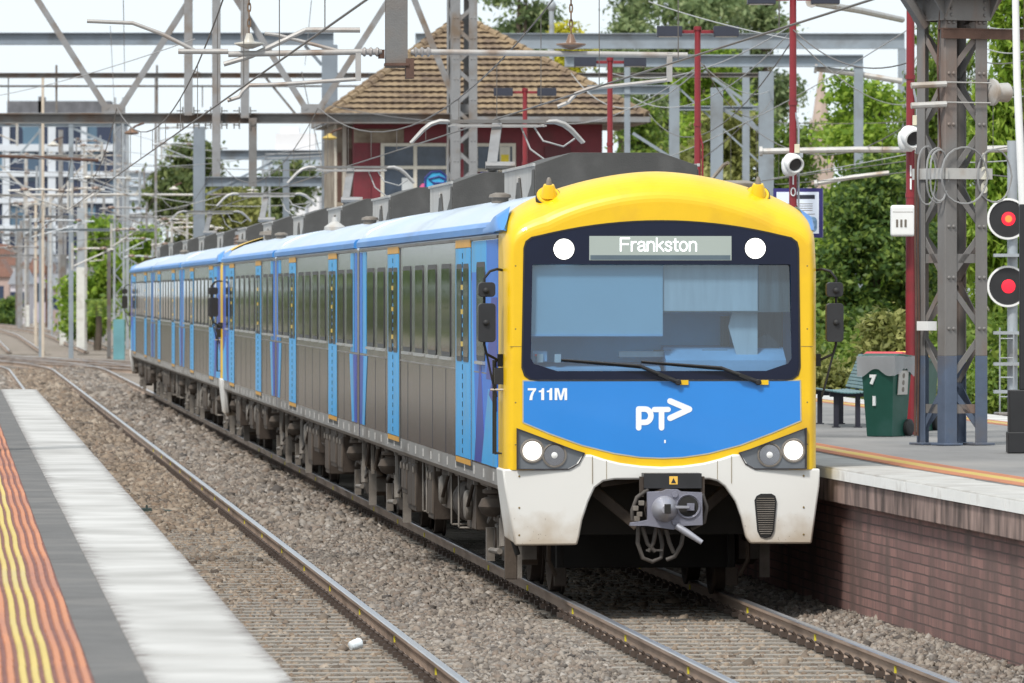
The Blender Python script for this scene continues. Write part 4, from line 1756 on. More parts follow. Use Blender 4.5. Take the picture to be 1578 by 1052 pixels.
def stroke(pts, wd=.052):
    for i in range(len(pts) - 1):
        (x0, z0), (x1, z1) = pts[i], pts[i + 1]
        a = math.atan2(z1 - z0, x1 - x0)
        o = []
        for (cx, cz, s0) in ((x1, z1, a - PI / 2), (x0, z0, a + PI / 2)):
            for j in range(9):
                t = s0 + PI * j / 8
                o.append((cx + wd / 2 * math.cos(t), cz + wd / 2 * math.sin(t)))
        em.prism(o, lambda u, v, t, i=i: (u, -.0065 - .0003 * len(em.v) / 400 + t, v), .004)


def zp(x, y):
    return (fx(720 + x / 2.63), fz(560 + y / 2.63))


arc = [zp(690, 184)] + [zp(716 + 24 * math.cos(t), 211 - 27 * math.sin(t)) for t in [PI / 2 - i * PI / 8 for i in range(9)]] + [zp(690, 238)]
stroke([zp(690, 260), zp(690, 186)], .053)
stroke(arc, .053)
stroke([zp(754, 186), zp(810, 186)], .05)
stroke([zp(783, 188), zp(783, 260)], .053)
stroke([zp(818, 152), zp(896, 185), zp(818, 221)], .056)
em.box((fx(1023), -.006, fz(680)), (.016, .003, .03))
em.build("emblem", LET, train)
# headlights
HOUS = mat("headlight_reflector", (.20, .215, .235), .25, .5, .1, 4)
HLED = mat("headlight_seal", (.03, .025, .03), .5)
DIMLAMP = mat("unlit_reflector", (.36, .38, .42), .12, .85, .1, 8)
LENS = glass_mat("clear_lens", (.95, .97, 1.0), .03)
for sg in (-1, 1):
    hp = [(1.372, 1.645), (1.372, 1.272), (.89, 1.272), (.80, 1.322), (.745, 1.42), (.85, 1.452)]
    pts = [(sg * x, z) for x, z in hp]
    cx = sum(p[0] for p in pts) / 6
    cz = sum(p[1] for p in pts) / 6
    big = [(cx + (x - cx) * 1.04, cz + (z - cz) * 1.06) for x, z in pts]
    hm = MB()
    k = len(pts)
    hm.ring([(x, -.044, z) for x, z in big], [(x, -.044, z) for x, z in pts], 1)
    hm.ring([(x, -.044, z) for x, z in big], [(x, .03, z) for x, z in big], 1)
    hm.ring([(x, -.044, z) for x, z in pts], [(x, -.008, z) for x, z in pts], 1)
    hm.add([(x, -.008, z) for x, z in pts], [list(range(k))], 0)
    xi, xo = (fx(852) if sg < 0 else fx(1185)), (fx(818) if sg < 0 else fx(1222))
    zi, zo = (fz(701), fz(694))
    for (x, z) in ((xi, zi), (xo, zo)):
        hm.lathe((x, -.008, z), (0, -1, 0), [(0, .118), (.012, .118), (.016, .105), (.010, .100)], 24, 2, cap=False)
    hm.lathe((xi, -.010, zi), (0, -1, 0), [(0, .02), (.002, .06), (.012, .098)], 24, 3)
    hm.lathe((xi, -.012, zi), (0, -1, 0), [(0, .035), (.012, .03), (.02, .012)], 12, 4)
    h = hm.build("headlight", [HOUS, HLED, UGREY, DIMLAMP, WHITE], train, smooth=35)
    MB().lathe((xo, -.011, zo), (0, -1, 0), [(0, .094), (.004, .092), (.005, .074)], 24, 1).lathe((xo, -.013, zo), (0, -1, 0), [(0, .078), (.008, .074), (.014, .05), (.016, .02)], 24, 0).build("lit_bulb", [emit("headlamp_lit", (1.0, .98, .93), 3.0), emit("headlamp_rim", (1.0, .90, .78), .62)], h)
# panel seams and fixing screws
sm_ = MB()
for sg in (-1, 1):
    sm_.span((min(sg * 1.335, sg * 1.45), -.0015, fz(534)), (max(sg * 1.335, sg * 1.45), .004, fz(534) + .005), 0)
    sm_.span((sg * .665 - .002, -.0395, 1.13), (sg * .665 + .002, -.03, 1.39), 0)
    sm_.span((sg * .53 - .002, -.0375, 1.17), (sg * .53 + .002, -.03, 1.345), 0)
    for z in (.64, .9, 1.2):
        sm_.lathe((sg * 1.36, -.001 if False else -.035 + .05 * (1.36 / 1.5) ** 4, z), (0, -1, 0), [(0, .010), (.002, .008)], 10, 0)
    for z in (1.5, 1.9, 2.6, 3.2):
        sm_.lathe((sg * 1.395, .0, z), (0, -1, 0), [(0, .008), (.002, .006)], 8, 0)
sm_.build("fixing_trim", mat("seam_brown", (.20, .14, .05), .6), train)
# wipers
for (a, b, c) in (((1043, 588.6), (982, 563), (862.6, 553.6)), ((1167, 588.6), (1108, 566), (986.5, 556.6))):
    wp = MB()
    P = lambda q, y: (fx(q[0]), y, fz(q[1]))
    wp.tube([P(a, -.035), P(b, -.045)], [.022, .016], 8, 0)
    wp.bar(P(a, -.03), P(((a[0] + b[0]) / 2, (a[1] + b[1]) / 2), -.05), .03, .035, 0)
    wp.tube([P(b, -.045), P(c, -.022)], [.014, .009], 6, 0)
    wp.bar((fx(b[0] + 4), -.016, fz(b[1] + 3)), (fx(c[0]), -.014, fz(c[1] + 1)), .012, .022, 0)
    wp.lathe(P(a, .0), (0, -1, 0), [(0, .03), (.05, .03), (.055, .02)], 10, 0)
    wp.box((fx(a[0] + 8), -.012, fz(a[1] + .5)), (.10, .02, .045), 1)
    wp.build("wiper", [RUBBER, YELLOW], train)
# roof horn fairings on the brow
for px in (847, 1172):
    x = fx(px)
    hm = MB()
    base = (x, .30, 3.875 if abs(x) > 1 else 3.885)
    ax = Vector((0, -.75, .65))
    hm.lathe(base, ax, [(-.06, .115), (.0, .115), (.012, .105), (.012, .085), (.02, .08)], 20, 0)
    hm.lathe((base[0], base[1] - .02, base[2] - .02), (0, -.25, 1), [(0, .075), (.10, .06), (.125, .05)], 16, 0)
    hm.lathe((base[0], base[1] - .045, base[2] + .10), (0, -.1, 1), [(0, .03), (.05, .022), (.07, .012)], 10, 1)
    hm.lathe(base, ax, [(-.062, .122), (-.004, .122), (.002, .112)], 20, 2)
    hm.build("roof_horn", [YELLOW, UGREY, RUBBER], train, smooth=40)
MB().lathe((.75, 1.1, 3.93), (0, 0, 1), [(0, .30), (.07, .30), (.10, .2)], 20).tube([(.55, 1.0, 4.0), (.70, 1.0, 4.18), (.74, .95, 4.2)], .02, 6).build("roof_aerial", UGREY, train, smooth=40)
# grille in the right half of the bumper
gm = MB()
ov = [(fx(1163), .96), (fx(1166), 1.0), (fx(1172), 1.02), (fx(1187), 1.02), (fx(1192), 1.0), (fx(1194), .95), (fx(1190), .68), (fx(1186), .63), (fx(1178), .615), (fx(1171), .63), (fx(1167), .68)]
gm.prism(ov, lambda a, b, t: (a, -.036 + t, b), .03, 0)
gm.prism([((a - fx(1179)) * 1.12 + fx(1179), (b - .82) * 1.05 + .82) for a, b in ov], lambda a, b, t: (a, -.0325 + t, b), .02, 2)
z = .65
while z < 1.0:
    xs = []
    for i in range(len(ov)):
        (a0, b0_), (a1, b1_) = ov[i], ov[(i + 1) % len(ov)]
        if (b0_ - z) * (b1_ - z) < 0:
            xs.append(a0 + (a1 - a0) * (z - b0_) / (b1_ - b0_))
    gm.span((min(xs) + .006, -.043, z - .0035), (max(xs) - .006, -.033, z + .0035), 1)
    z += .021
gm.build("bumper_grille", [SHADE, UGREY, RUBBER], train)
# coupler
cp = bpy.data.objects.new("coupler", None)
COL.objects.link(cp)
cp.parent = train
bx = MB().span((fx(986), -.30, fz(751)), (fx(1075), -.05, fz(728)), 0)
bx.span((fx(1025), -.304, fz(745)), (fx(1038), -.298, fz(732.5)), 1)
bx.prism([(fx(1027.5), fz(743)), (fx(1035.5), fz(743)), (fx(1031.5), fz(735))], lambda a, b, t: (a, -.3065 + t, b), .004, 0)
for px in (983, 1077):
    bx.span((fx(px) - .018, -.28, fz(764)), (fx(px) + .018, -.2, fz(733)), 2)
bx.build("cover_box", [BLACK, WARN, DUSTY], cp, bevel=.012)
face = [(fx(990), fz(756)), (fx(1013), fz(755)), (fx(1020), fz(752)), (fx(1036), fz(752)), (fx(1042), fz(755.5)), (fx(1074), fz(757)), (fx(1075), fz(807)), (fx(1046), fz(808)), (fx(1030), fz(814)), (fx(990), fz(808)), (fx(963), fz(808)), (fx(964), fz(803)), (fx(984), fz(800)), (fx(990), fz(799))]
fm = MB().prism(face, lambda a, b, t: (a, -.40 + t, b), .10, 0)
fm.lathe((fx(1016), -.40, fz(782)), (0, -1, 0), [(0, .125), (.05, .115), (.14, .07), (.17, .04)], 24, 1)
fm.lathe((fx(1052.5), -.402, fz(778)), (0, -1, 0), [(0, .112), (.002, .112), (.014, .118), (.015, .108), (.003, .100)], 24, 0)
fm.lathe((fx(1052.5), -.403, fz(778)), (0, -1, 0), [(0, .098), (.004, .097)], 24, 2)
fm.box((fx(1018), -.56, fz(781)), (.06, .05, .09), 2)
fm.box((fx(1037), -.46, fz(779)), (.20, .03, .025), 1)
fm.box((fx(1056), -.42, fz(779)), (.07, .03, .07), 0)
for q in ((1032, 760), (1032, 802)):
    fm.lathe((fx(q[0]), -.40, fz(q[1])), (0, -1, 0), [(0, .03), (.02, .03), (.02, .015)], 10, 0)
for q in ((972, 781), (978, 790), (974, 797), (981, 773)):
    fm.box((fx(q[0]), -.36, fz(q[1])), (.05, .07, .045), 3)
fm.build("coupler_head", [CPLR, CPLR_L, SHADE, UGREY], cp, smooth=35, bevel=.006, seg=1)
MB().tube([(fx(1034), -.44, fz(808)), (fx(1048), -.47, fz(817)), (fx(1072), -.50, fz(833))], [.032, .034, .024], 10).build("release_handle", CPLR_L, cp, smooth=40)
sh = MB().lathe((fx(1020), -.30, fz(783)), (0, 1, 0), [(0, .20), (.1, .20), (.2, .12), (1.2, .12)], 18)
sh.lathe((fx(1050), -.28, fz(783)), (0, 1, 0), [(0, .16), (.12, .16)], 18)
sh.build("draft_gear", DUSTY, cp, smooth=35)
hz = MB()
for pts in ([(978, 806), (977, 835), (985, 858), (1000, 864), (1014, 858), (1016, 838), (1012, 812)], [(1048, 812), (1044, 838), (1034, 856), (1022, 861)], [(984, 810), (992, 836), (1004, 848)], [(1006, 810), (1001, 835), (994, 848)], [(1020, 812), (1026, 835), (1033, 850)],
            [(993, 752), (976, 765), (969, 785), (970, 800)], [(1076, 760), (1083, 780), (1080, 803), (1060, 814)]):
    hz.tube([(fx(a), -.28 + .02 * i, fz(b)) for i, (a, b) in enumerate(pts)], .021, 7)
hz.bar((fx(990), -.24, fz(846)), (fx(1016), -.24, fz(846)), .02, .02)
hz.build("air_hose", HOSE, cp, smooth=60)
# frame behind the arch; black plates stand in for the shade under the nose
fr = MB()
fr.bar((fx(905), .35, fz(745)), (fx(985), .25, fz(812)), .06, .10)
fr.bar((fx(1135), .35, fz(745)), (fx(1070), .25, fz(800)), .06, .10)
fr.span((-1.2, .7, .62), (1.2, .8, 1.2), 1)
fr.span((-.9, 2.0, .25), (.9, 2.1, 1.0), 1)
fr.bar((fx(925), .1, fz(746)), (fx(985), .2, fz(738)), .03, .06)
fr.bar((fx(1115), .1, fz(746)), (fx(1075), .2, fz(738)), .03, .06)
fr.build("frame_and_shade", [DUSTY, SHADE], train, bevel=.01)
for sg in (-1, 1):
    gd = MB()
    gd.span((sg * .84 - .06, 1.55, .09), (sg * .84 + .06, 1.6, .27), 0)
    gd.span((sg * .84 - .035, 1.58, .25), (sg * .84 + .035, 1.68, 1.0), 1)
    gd.tube([(sg * .97, 1.3, .95), (sg * .97, 1.32, .35), (sg * .9, 1.4, .2)], .025, 8, 0)
    gd.build("rail_guard", [DUSTY2, SHADE], train, bevel=.008, seg=1)
gd = MB()
gd.span((-1.30, 1.0, .5), (-1.1, 1.2, .60), 0)
gd.span((-1.42, 1.0, .18), (-1.30, 1.1, .62), 0)
gd.tube([(-1.33, .9, .95), (-1.36, .92, .6), (-1.30, .95, .42)], .03, 8, 1)
gd.build("step_bracket", [DUSTY2, SHADE], train, bevel=.008, seg=1)

# ------------------------------------------------------------------ steel mast with the number 126 and the wiring gantry over the near end


def wire_pts(a, b, sag, n=14):
    a, b = Vector(a), Vector(b)
    return [a.lerp(b, i / n) - Vector((0, 0, sag * 4 * (i / n) * (1 - i / n))) for i in range(n + 1)]


def lattice_column(name, label, cat, loc, rotz, wd, h, legw, base_h, mats, pitch, lace=.065, group=None):
    t = thing(name, label, cat, loc, rotz, group)
    q = wd / 2
    for sx in (-1, 1):
        for sy in (-1, 1):
            m = MB()
            # angle section: two leaves
            m.span((sx * q, sy * q, base_h), (sx * (q - legw), sy * (q - .014), h), 0)
            m.span((sx * q, sy * (q - .014), base_h), (sx * (q - .014), sy * (q - legw), h), 0)
            z = base_h + .3
            while z < h:
                for d in (.3, .7):
                    m.lathe((sx * (q - legw * d), sy * q, z), (0, sy, 0), [(0, .024), (.013, .02), (.02, .008)], 8, 0)
                z += pitch
            if base_h > 0:
                m.span((sx * (q + .001), sy * (q + .001), 0), (sx * (q - legw - .001), sy * (q - .016), base_h), 1)
                m.span((sx * (q + .001), sy * (q - .016), 0), (sx * (q - .016), sy * (q - legw), base_h), 1)
                m.span((sx * (q + .06), sy * (q + .06), 0), (sx * (q - legw - .04), sy * (q - legw - .04), .025), 1)
            m.build("leg", mats[:2], t, bevel=.004, seg=1)
    m = MB()
    up = 1
    z = .12
    while z < h - pitch * .5:
        z2 = min(z + pitch, h)
        mi = 1 if z + pitch < base_h + .25 else 0
        for s_ in (-1, 1):
            a = (-q + .04) * up * s_
            m.bar((a, s_ * (q - .022), z), (-a, s_ * (q - .022), z2), .014, .065, mi, up=(0, 1, 0)) if False else m.bar((a, s_ * (q - .024), z), (-a, s_ * (q - .024), z2), lace, .012, mi, up=(0, 1, 0))
            m.bar((s_ * (q - .024), a, z), (s_ * (q - .024), -a, z2), lace, .012, mi, up=(1, 0, 0))
        z = z2
        up = -up
    m.build("lacing", mats[:2], t)
    return t


MASTGREY = mat("mast_grey", (.20, .19, .183), .6, .15, .14, 1.6, .15, 60, ((.20, .10, .055), .42, 1.5), stretch=(1, 1, .35))
MASTBLUE = mat("mast_blue_base", (.095, .125, .185), .6, .1, .14, 2.5, .15, 60, ((.13, .12, .12), .4, 2))
mpos = at(1467, 688, 80.0)
mpos.z = ZR
mast = lattice_column("lattice_mast", "grey riveted lattice mast numbered 126 with a blue painted foot on the platform", "mast", mpos, math.radians(31), .56, 6.0, .155, .98, [MASTGREY, MASTBLUE], .56)
m = MB()
for rz4 in range(4):
    Rm = Matrix.Rotation(rz4 * PI / 2, 3, 'Z')
    m.prism([(-.29, 4.66), (.29, 4.66), (.47, 4.92), (-.47, 4.92)], lambda a, b, t: tuple(Rm @ Vector((a, -.315 + t, b))), .022, 0)
for x in (-.22, .22):
    for z in (4.72, 4.79, 4.86):
        m.lathe((x, -.315, z), (0, -1, 0), [(0, .022), (.014, .018), (.018, .008)], 8, 0)
m.span((-.50, -.50, 4.92), (.50, .50, 4.955), 1)
m.bar((-.29, .1, 4.6), (-.85, .1, 5.3), .10, .10, 0)
m.bar((.29, .1, 4.6), (.85, .1, 5.3), .10, .10, 0)
m.build("head_gusset", [MASTGREY, RUST], mast)
m = MB()
m.span((-.34, -.325, 4.46), (2.2, -.285, 4.56), 0)
m.span((-.34, -.33, 4.56), (2.2, -.21, 4.575), 0)
m.build("rusty_arm", RUST, mast)
m = MB()
m.span((-.33, -.305, 2.92), (.33, -.28, 3.04), 0)
m.span((-.305, -.33, 2.92), (-.28, .33, 3.04), 0)
m.build("cable_band", PALE_PIPE, mast)
m = MB()
for z in (3.74, 3.96):
    m.tube([(-.65, -.16, z - .02), (-.28, -.30, z)], .035, 8, 0)
    m.tube([(-.28, -.31, z + .02), (.30, -.31, z + .02)], .008, 5, 0)
m.lathe((.30, -.25, 3.88), (1, 0, 0), [(0, .05), (.04, .15), (.08, .15), (.10, .10), (.26, .11), (.30, .07)], 14, 0)
m.build("insulated_clamp", [PALE_PIPE], mast, smooth=35)
m = MB()
for z in (.35, 2.0):
    m.span((-.26, -.262, z), (.26, -.25, z + .10), 1)
    m.span((-.262, -.26, z), (-.25, .26, z + .10), 1)
m.span((-.40, -.12, 1.26), (-.285, .10, 1.36), 2)
m.build("brackets", [PALE_PIPE, MASTGREY, WHITE], mast, smooth=35)
m = MB()
text_mb(m, "1", lambda a, b, t: (.23 + a, -.2835 + t - .0, 3.075 + b), .19, 0, 'CENTER', .008, bold=.006)
text_mb(m, "2", lambda a, b, t: (.23 + a, -.3075 + t, 2.925 + b), .19, 0, 'CENTER', .008, bold=.006)
text_mb(m, "6", lambda a, b, t: (.23 + a, -.2835 + t, 2.775 + b), .19, 0, 'CENTER', .008, bold=.006)
m.build("number", mat("cream_number", (.74, .71, .60), .5), mast)
m = MB()
for cx, r, y, sq in ((-.06, .31, -.33, 1), (.36, .29, -.30, .8), (-.33, .30, -.2, .5), (-.40, .32, -.1, .4), (-.36, .28, -.28, .45)):
    m.tube([(cx + r * sq * math.cos(2 * PI * i / 22), y + .012 * math.sin(i), 2.96 + r * math.sin(2 * PI * i / 22)) for i in range(23)], .011, 5, 0)
m.build("cable_coil", mat("coil_grey", (.30, .30, .30), .5, .1, .15, 5), mast, smooth=60)
m = MB()
for dx in (0, .035):
    m.tube([(-.31 - dx, .2, 3.2), (-.33 - dx, .18, 2.2), (-.30 - dx, .2, 1.4), (-.32 - dx, .2, .1)], .014, 5, 0)
m.tube([(-.30, -.22, 4.9), (-.33, -.2, 4.2), (-.29, -.2, 3.2)], .012, 5, 0)
m.build("dark_cable", RUST, mast, smooth=60)

# gantry boom over the tracks, above the frame, and what hangs from it
boom = track_thing("gantry_boom", "grey lattice boom spanning both tracks from the head of the numbered mast", "gantry", 0, SY(80.2, 0), 0)
m = MB()
for z in (7.3, 8.3):
    m.ibar((5.2, 0, z), (-7.5, 0, z), .16, .14, .02)
for i in range(11):
    x = 5.2 - i * 1.15
    m.bar((x, 0, 7.3 if i % 2 else 8.3), (x - 1.15, 0, 8.3 if i % 2 else 7.3), .05, .05)
m.build("chord", GREY_STEEL, boom)
m = MB()
m.ibar((-7.5, 0, -.2), (-7.5, 0, 8.3), .3, .3, .03)
m.build("post", GREY_STEEL, boom)

CHAIN = mat("rusty_chain", (.20, .13, .085), .75, .3, .25, 8)


def chain(m, x, y, z0, z1, r=.028, mi=0):
    z = z0
    i = 0
    while z < z1:
        pts = []
        for j in range(9):
            a = 2 * PI * j / 8
            u, v = r * .62 * math.cos(a), .055 * math.sin(a)
            pts.append((x + (u if i % 2 else 0), y + (0 if i % 2 else u), z + .05 + v))
        m.tube(pts, .008, 5, mi)
        z += .085
        i += 1


def insulator(m, c, axis, n=3, r=.09, mi=1):
    prof = [(0, .03)]
    for i in range(n):
        t = .03 + i * .07
        prof += [(t, .035), (t + .015, r), (t + .03, r * .95), (t + .045, .035)]
    prof += [(.03 + n * .07, .03)]
    m.lathe(c, axis, prof, 14, mi)


Yd = 80.0
dp = thing("drop_post", "grey steel drop post holding long white insulated arms over both tracks", "drop post", TW(Yd, -1.86, 5.42), TH)
m = MB()
m.ibar((0, 0, 0), (0, 0, 1.9), .24, .18, .02, 0, up=(0, 1, 0))
m.build("post", DARK_STEEL, dp)
m = MB()
m.span((-.13, -.12, .02), (.13, .12, .05), 0)
m.span((.10, -.1, -.12), (.19, .1, .1), 0)
m.span((-.13, -.02, .10), (-.2, .02, .2), 0)
m.build("foot_bracket", RUST, dp)
for sg, x0, x1, name in ((1, .16, 3.22, "arm"), (-1, -.16, -1.85, "arm")):
    m = MB()
    z = .175
    m.tube([(x0 + sg * .22, 0, z), (x1, 0, z - .03)], .034, 10, 0)
    insulator(m, (x0, 0, z), (sg, 0, 0), 3, .055, 1)
    e = 1.99 if sg > 0 else -1.72
    # registration tube from a hanger near the arm's end, curling down to the contact wire
    hx = 3.02 if sg > 0 else -.42
    hx2 = 3.02 if sg > 0 else -.55
    m.span((hx - .03, -.03, z - .32), (hx + .03, .03, z), 0)
    if sg > 0:
        m.tube([(hx, 0, z - .30), (2.5, 0, z - .36), (2.12, 0, z - .40), (1.98, 0, z - .46), (1.90, 0, z - .55), (1.78, 0, z - .60)], .022, 8, 0)
    else:
        m.tube([(hx, 0, z - .30), (-1.3, 0, z - .36), (-1.62, 0, z - .37), (-1.70, 0, z - .45), (-1.73, 0, z - .50), (-1.86, 0, z - .54)], .022, 8, 0)
        m.tube([(-.60, 0, z), (-1.3, 0, z + .18), (-1.45, 0, z + .2)], .02, 8, 0)
        m.tube([(-2.4, 0, z + .0), (-1.85, 0, z)], .03, 8, 0)
        m.tube([(-2.2, 0, z), (-2.6, 0, z + .20), (-2.9, 0, z + .31), (-3.4, 0, z + .33)], .022, 8, 0)
        m.tube([(-.4, 0, z + .24), (-1.0, 0, z + .24)], .03, 8, 0)
        m.tube([(-1.0, 0, z + .24), (-1.6, 0, z - .05), (-1.9, 0, z - .14)], .028, 8, 0)
    m.build(name, [mat("arm_pipe_grey", (.40, .385, .37), .5, .2, .18, 3, .1, 60, ((.25, .19, .15), .45, 3)), mat("grey_ceramic", (.30, .28, .27), .35, 0, .15, 6)], dp, smooth=40)
    m = MB()
    cx = 1.93 if sg > 0 else -1.62
    m.lathe((cx, 0, z + .03), (0, 0, 1), [(0, .04), (.03, .12), (.05, .165), (.065, .165), (.08, .06), (.12, .045), (.17, .03)], 20, 1)
    chain(m, cx, 0, z + .18, z + 1.6)
    m.build("hanger_chain", [CHAIN, CERAMIC if sg > 0 else CERAMIC_PALE], dp, smooth=40)

# ------------------------------------------------------------------ lamp posts, cameras, speaker, passenger display
LP_Y = [86.0, 98.0, 110.4, 125.0, 143.8]
LABS = ["dark red lamp post numbered 11 beside the lattice mast, the tallest in view",
        "dark red lamp post numbered 10 with a white camera, beside the train's right shoulder",
        "dark red lamp post with two black lamp boxes standing above the train's roof",
        "dark red lamp post standing against the right end of the tiled roof",
        "dark red lamp post in front of the brown tiled roof, farthest of the row"]
LPX = [1403, 1222, 1075, 940, 809]
for i, (Y, px) in enumerate(zip(LP_Y, LPX)):
    p = at(px, 450, Y)
    p.z = ZR
    h = 6.99 - ZR
    t = thing("lamp_post", LABS[i], "lamp post", p, 0, "dark red lamp posts along the platform")
    m = MB()
    m.tube([(0, 0, 0), (0, 0, 1.6), (0, 0, h)], [.06, .058, .046], 14, 0)
    m.lathe((0, 0, 0), (0, 0, 1), [(0, .13), (.02, .13), (.03, .07), (.06, .065)], 14, 0)
    for z in (h - .06, 4.2, 2.8):
        m.lathe((0, 0, z), (0, 0, 1), [(0, .062), (.05, .062)], 14, 0)
    m.build("post", RED_POLE, t, smooth=40)
    for sg in (-1, 1):
        m = MB()
        m.span((min(sg * .05, sg * .24), -.02, h - .11), (max(sg * .05, sg * .24), .02, h - .06), 1)
        m.span((min(sg * .24, sg * .62), -.28, h - .16), (max(sg * .24, sg * .62), .10, h - .005), 0)
        m.span((min(sg * .27, sg * .59), -.25, h - .166), (max(sg * .27, sg * .59), .07, h - .158), 2)
        m.build("lamp_head", [DARKBOX, RED_POLE, CERAMIC_PALE], t, bevel=.012)
    m = MB()
    m.tube([(.07, -.03, 0), (.075, -.03, 3.9), (.03, -.03, 4.1)], .016, 6)
    m.build("conduit", PALE_STEEL if i < 2 else RED_POLE, t)
    if i < 2:
        m = MB()
        z = {0: 4.32, 1: 4.40}[i] - ZR
        s_ = .19 if i == 0 else .17
        text_mb(m, "1", lambda a, b, t: (a, -.064 + t, z + b), s_, 0, 'CENTER', .012)
        text_mb(m, "1" if i == 0 else "0", lambda a, b, t: (a, -.064 + t, z - .155 + b), s_, 0, 'CENTER', .012)
        m.build("number", LET, t)


def cctv(label, p, side):
    t = thing("security_camera", label, "security camera", p, 0, "white security cameras on the red posts")
    m = MB()
    m.lathe((0, 0, -.09), (0, 0, 1), [(-.06, .05), (-.03, .09), (.04, .11), (.12, .115), (.17, .10), (.21, .05)], 20, 0)
    m.build("housing", WHITE, t, smooth=45)
    m = MB()
    ax = Vector((.35, -.85, -.35))
    m.lathe((.02, -.04, .05), ax, [(-.05, .10), (.05, .125), (.16, .12), (.165, .10), (.13, .09)], 20, 0)
    m.build("camera_body", WHITE, t, smooth=45)
    MB().lathe((.02 + ax.x * .132, -.04 + ax.y * .132, .05 + ax.z * .132), ax, [(0, .092), (.006, .07), (.012, .02)], 18).build("lens", BLACK, t, smooth=45)
    m = MB()
    m.span((side * .0, .02, .10), (side * .18, .07, .16), 0)
    m.box((side * .1, .03, .22), (.07, .06, .12), 1)
    m.build("bracket", [PALE_STEEL, mat("cream_box", (.6, .56, .42), .5)], t, bevel=.006)


cctv("white dome camera on the lamp post beside the lattice mast", at(1398, 214, 85.8), 1)
cctv("white dome camera on the lamp post above the train's right shoulder", at(1217, 254, 97.8), 1)
t = thing("speaker_box", "white weatherproof box with a slotted front on the red post beside the lattice mast", "speaker box", at(1391, 340, 85.75))
m = MB()
m.box((0, 0, 0), (.285, .16, .37))
m.build("case", WHITE, t, bevel=.03, seg=3)
m = MB()
for x in (-.07, -.02, .03):
    m.box((x, -.082, -.03), (.025, .006, .09), 0)
m.span((-.12, -.0815, .10), (.12, -.079, .106), 0)
m.build("slots", UGREY, t)
t = thing("passenger_display", "blue framed passenger display with a pale notice screen behind the train's right shoulder", "display", at(1230, 328, 98.6), -.1)
m = MB()
m.ring([(-.335, -.06, -.335), (.335, -.06, -.335), (.335, -.06, .335), (-.335, -.06, .335)], [(-.29, -.06, -.28), (.285, -.06, -.28), (.285, -.06, .285), (-.29, -.06, .285)], 0)
m.box((0, .02, 0), (.67, .15, .67), 0)
m.build("frame", mat("display_navy", (.035, .03, .16), .4), t, bevel=.008)
m = MB()
m.span((-.29, -.068, -.28), (.285, -.058, .285), 0)
m.span((-.02, -.072, .19), (.23, -.066, .245), 1)
m.span((.02, -.072, -.02), (.23, -.066, -.012), 2)
m.prism(rounded(.12, .26, -.26, -.05, .06), lambda a, b, t: (a, -.072 + t, b), .006, 3)
for z in (.12, .09, .06, .03):
    m.span((-.25, -.071, z), (.2, -.066, z + .008), 2)
m.build("screen", [emit("notice_screen", (.55, .60, .68), .35), DARKBOX, UGREY, mat("notice_picture", (.25, .42, .62), .5, 0, .5, 14)], t)

# ------------------------------------------------------------------ bins and bench
BIN_G = mat("bin_green", (.012, .082, .060), .5, 0, .12, 3, .05, 30, ((.03, .10, .085), .4, 3))


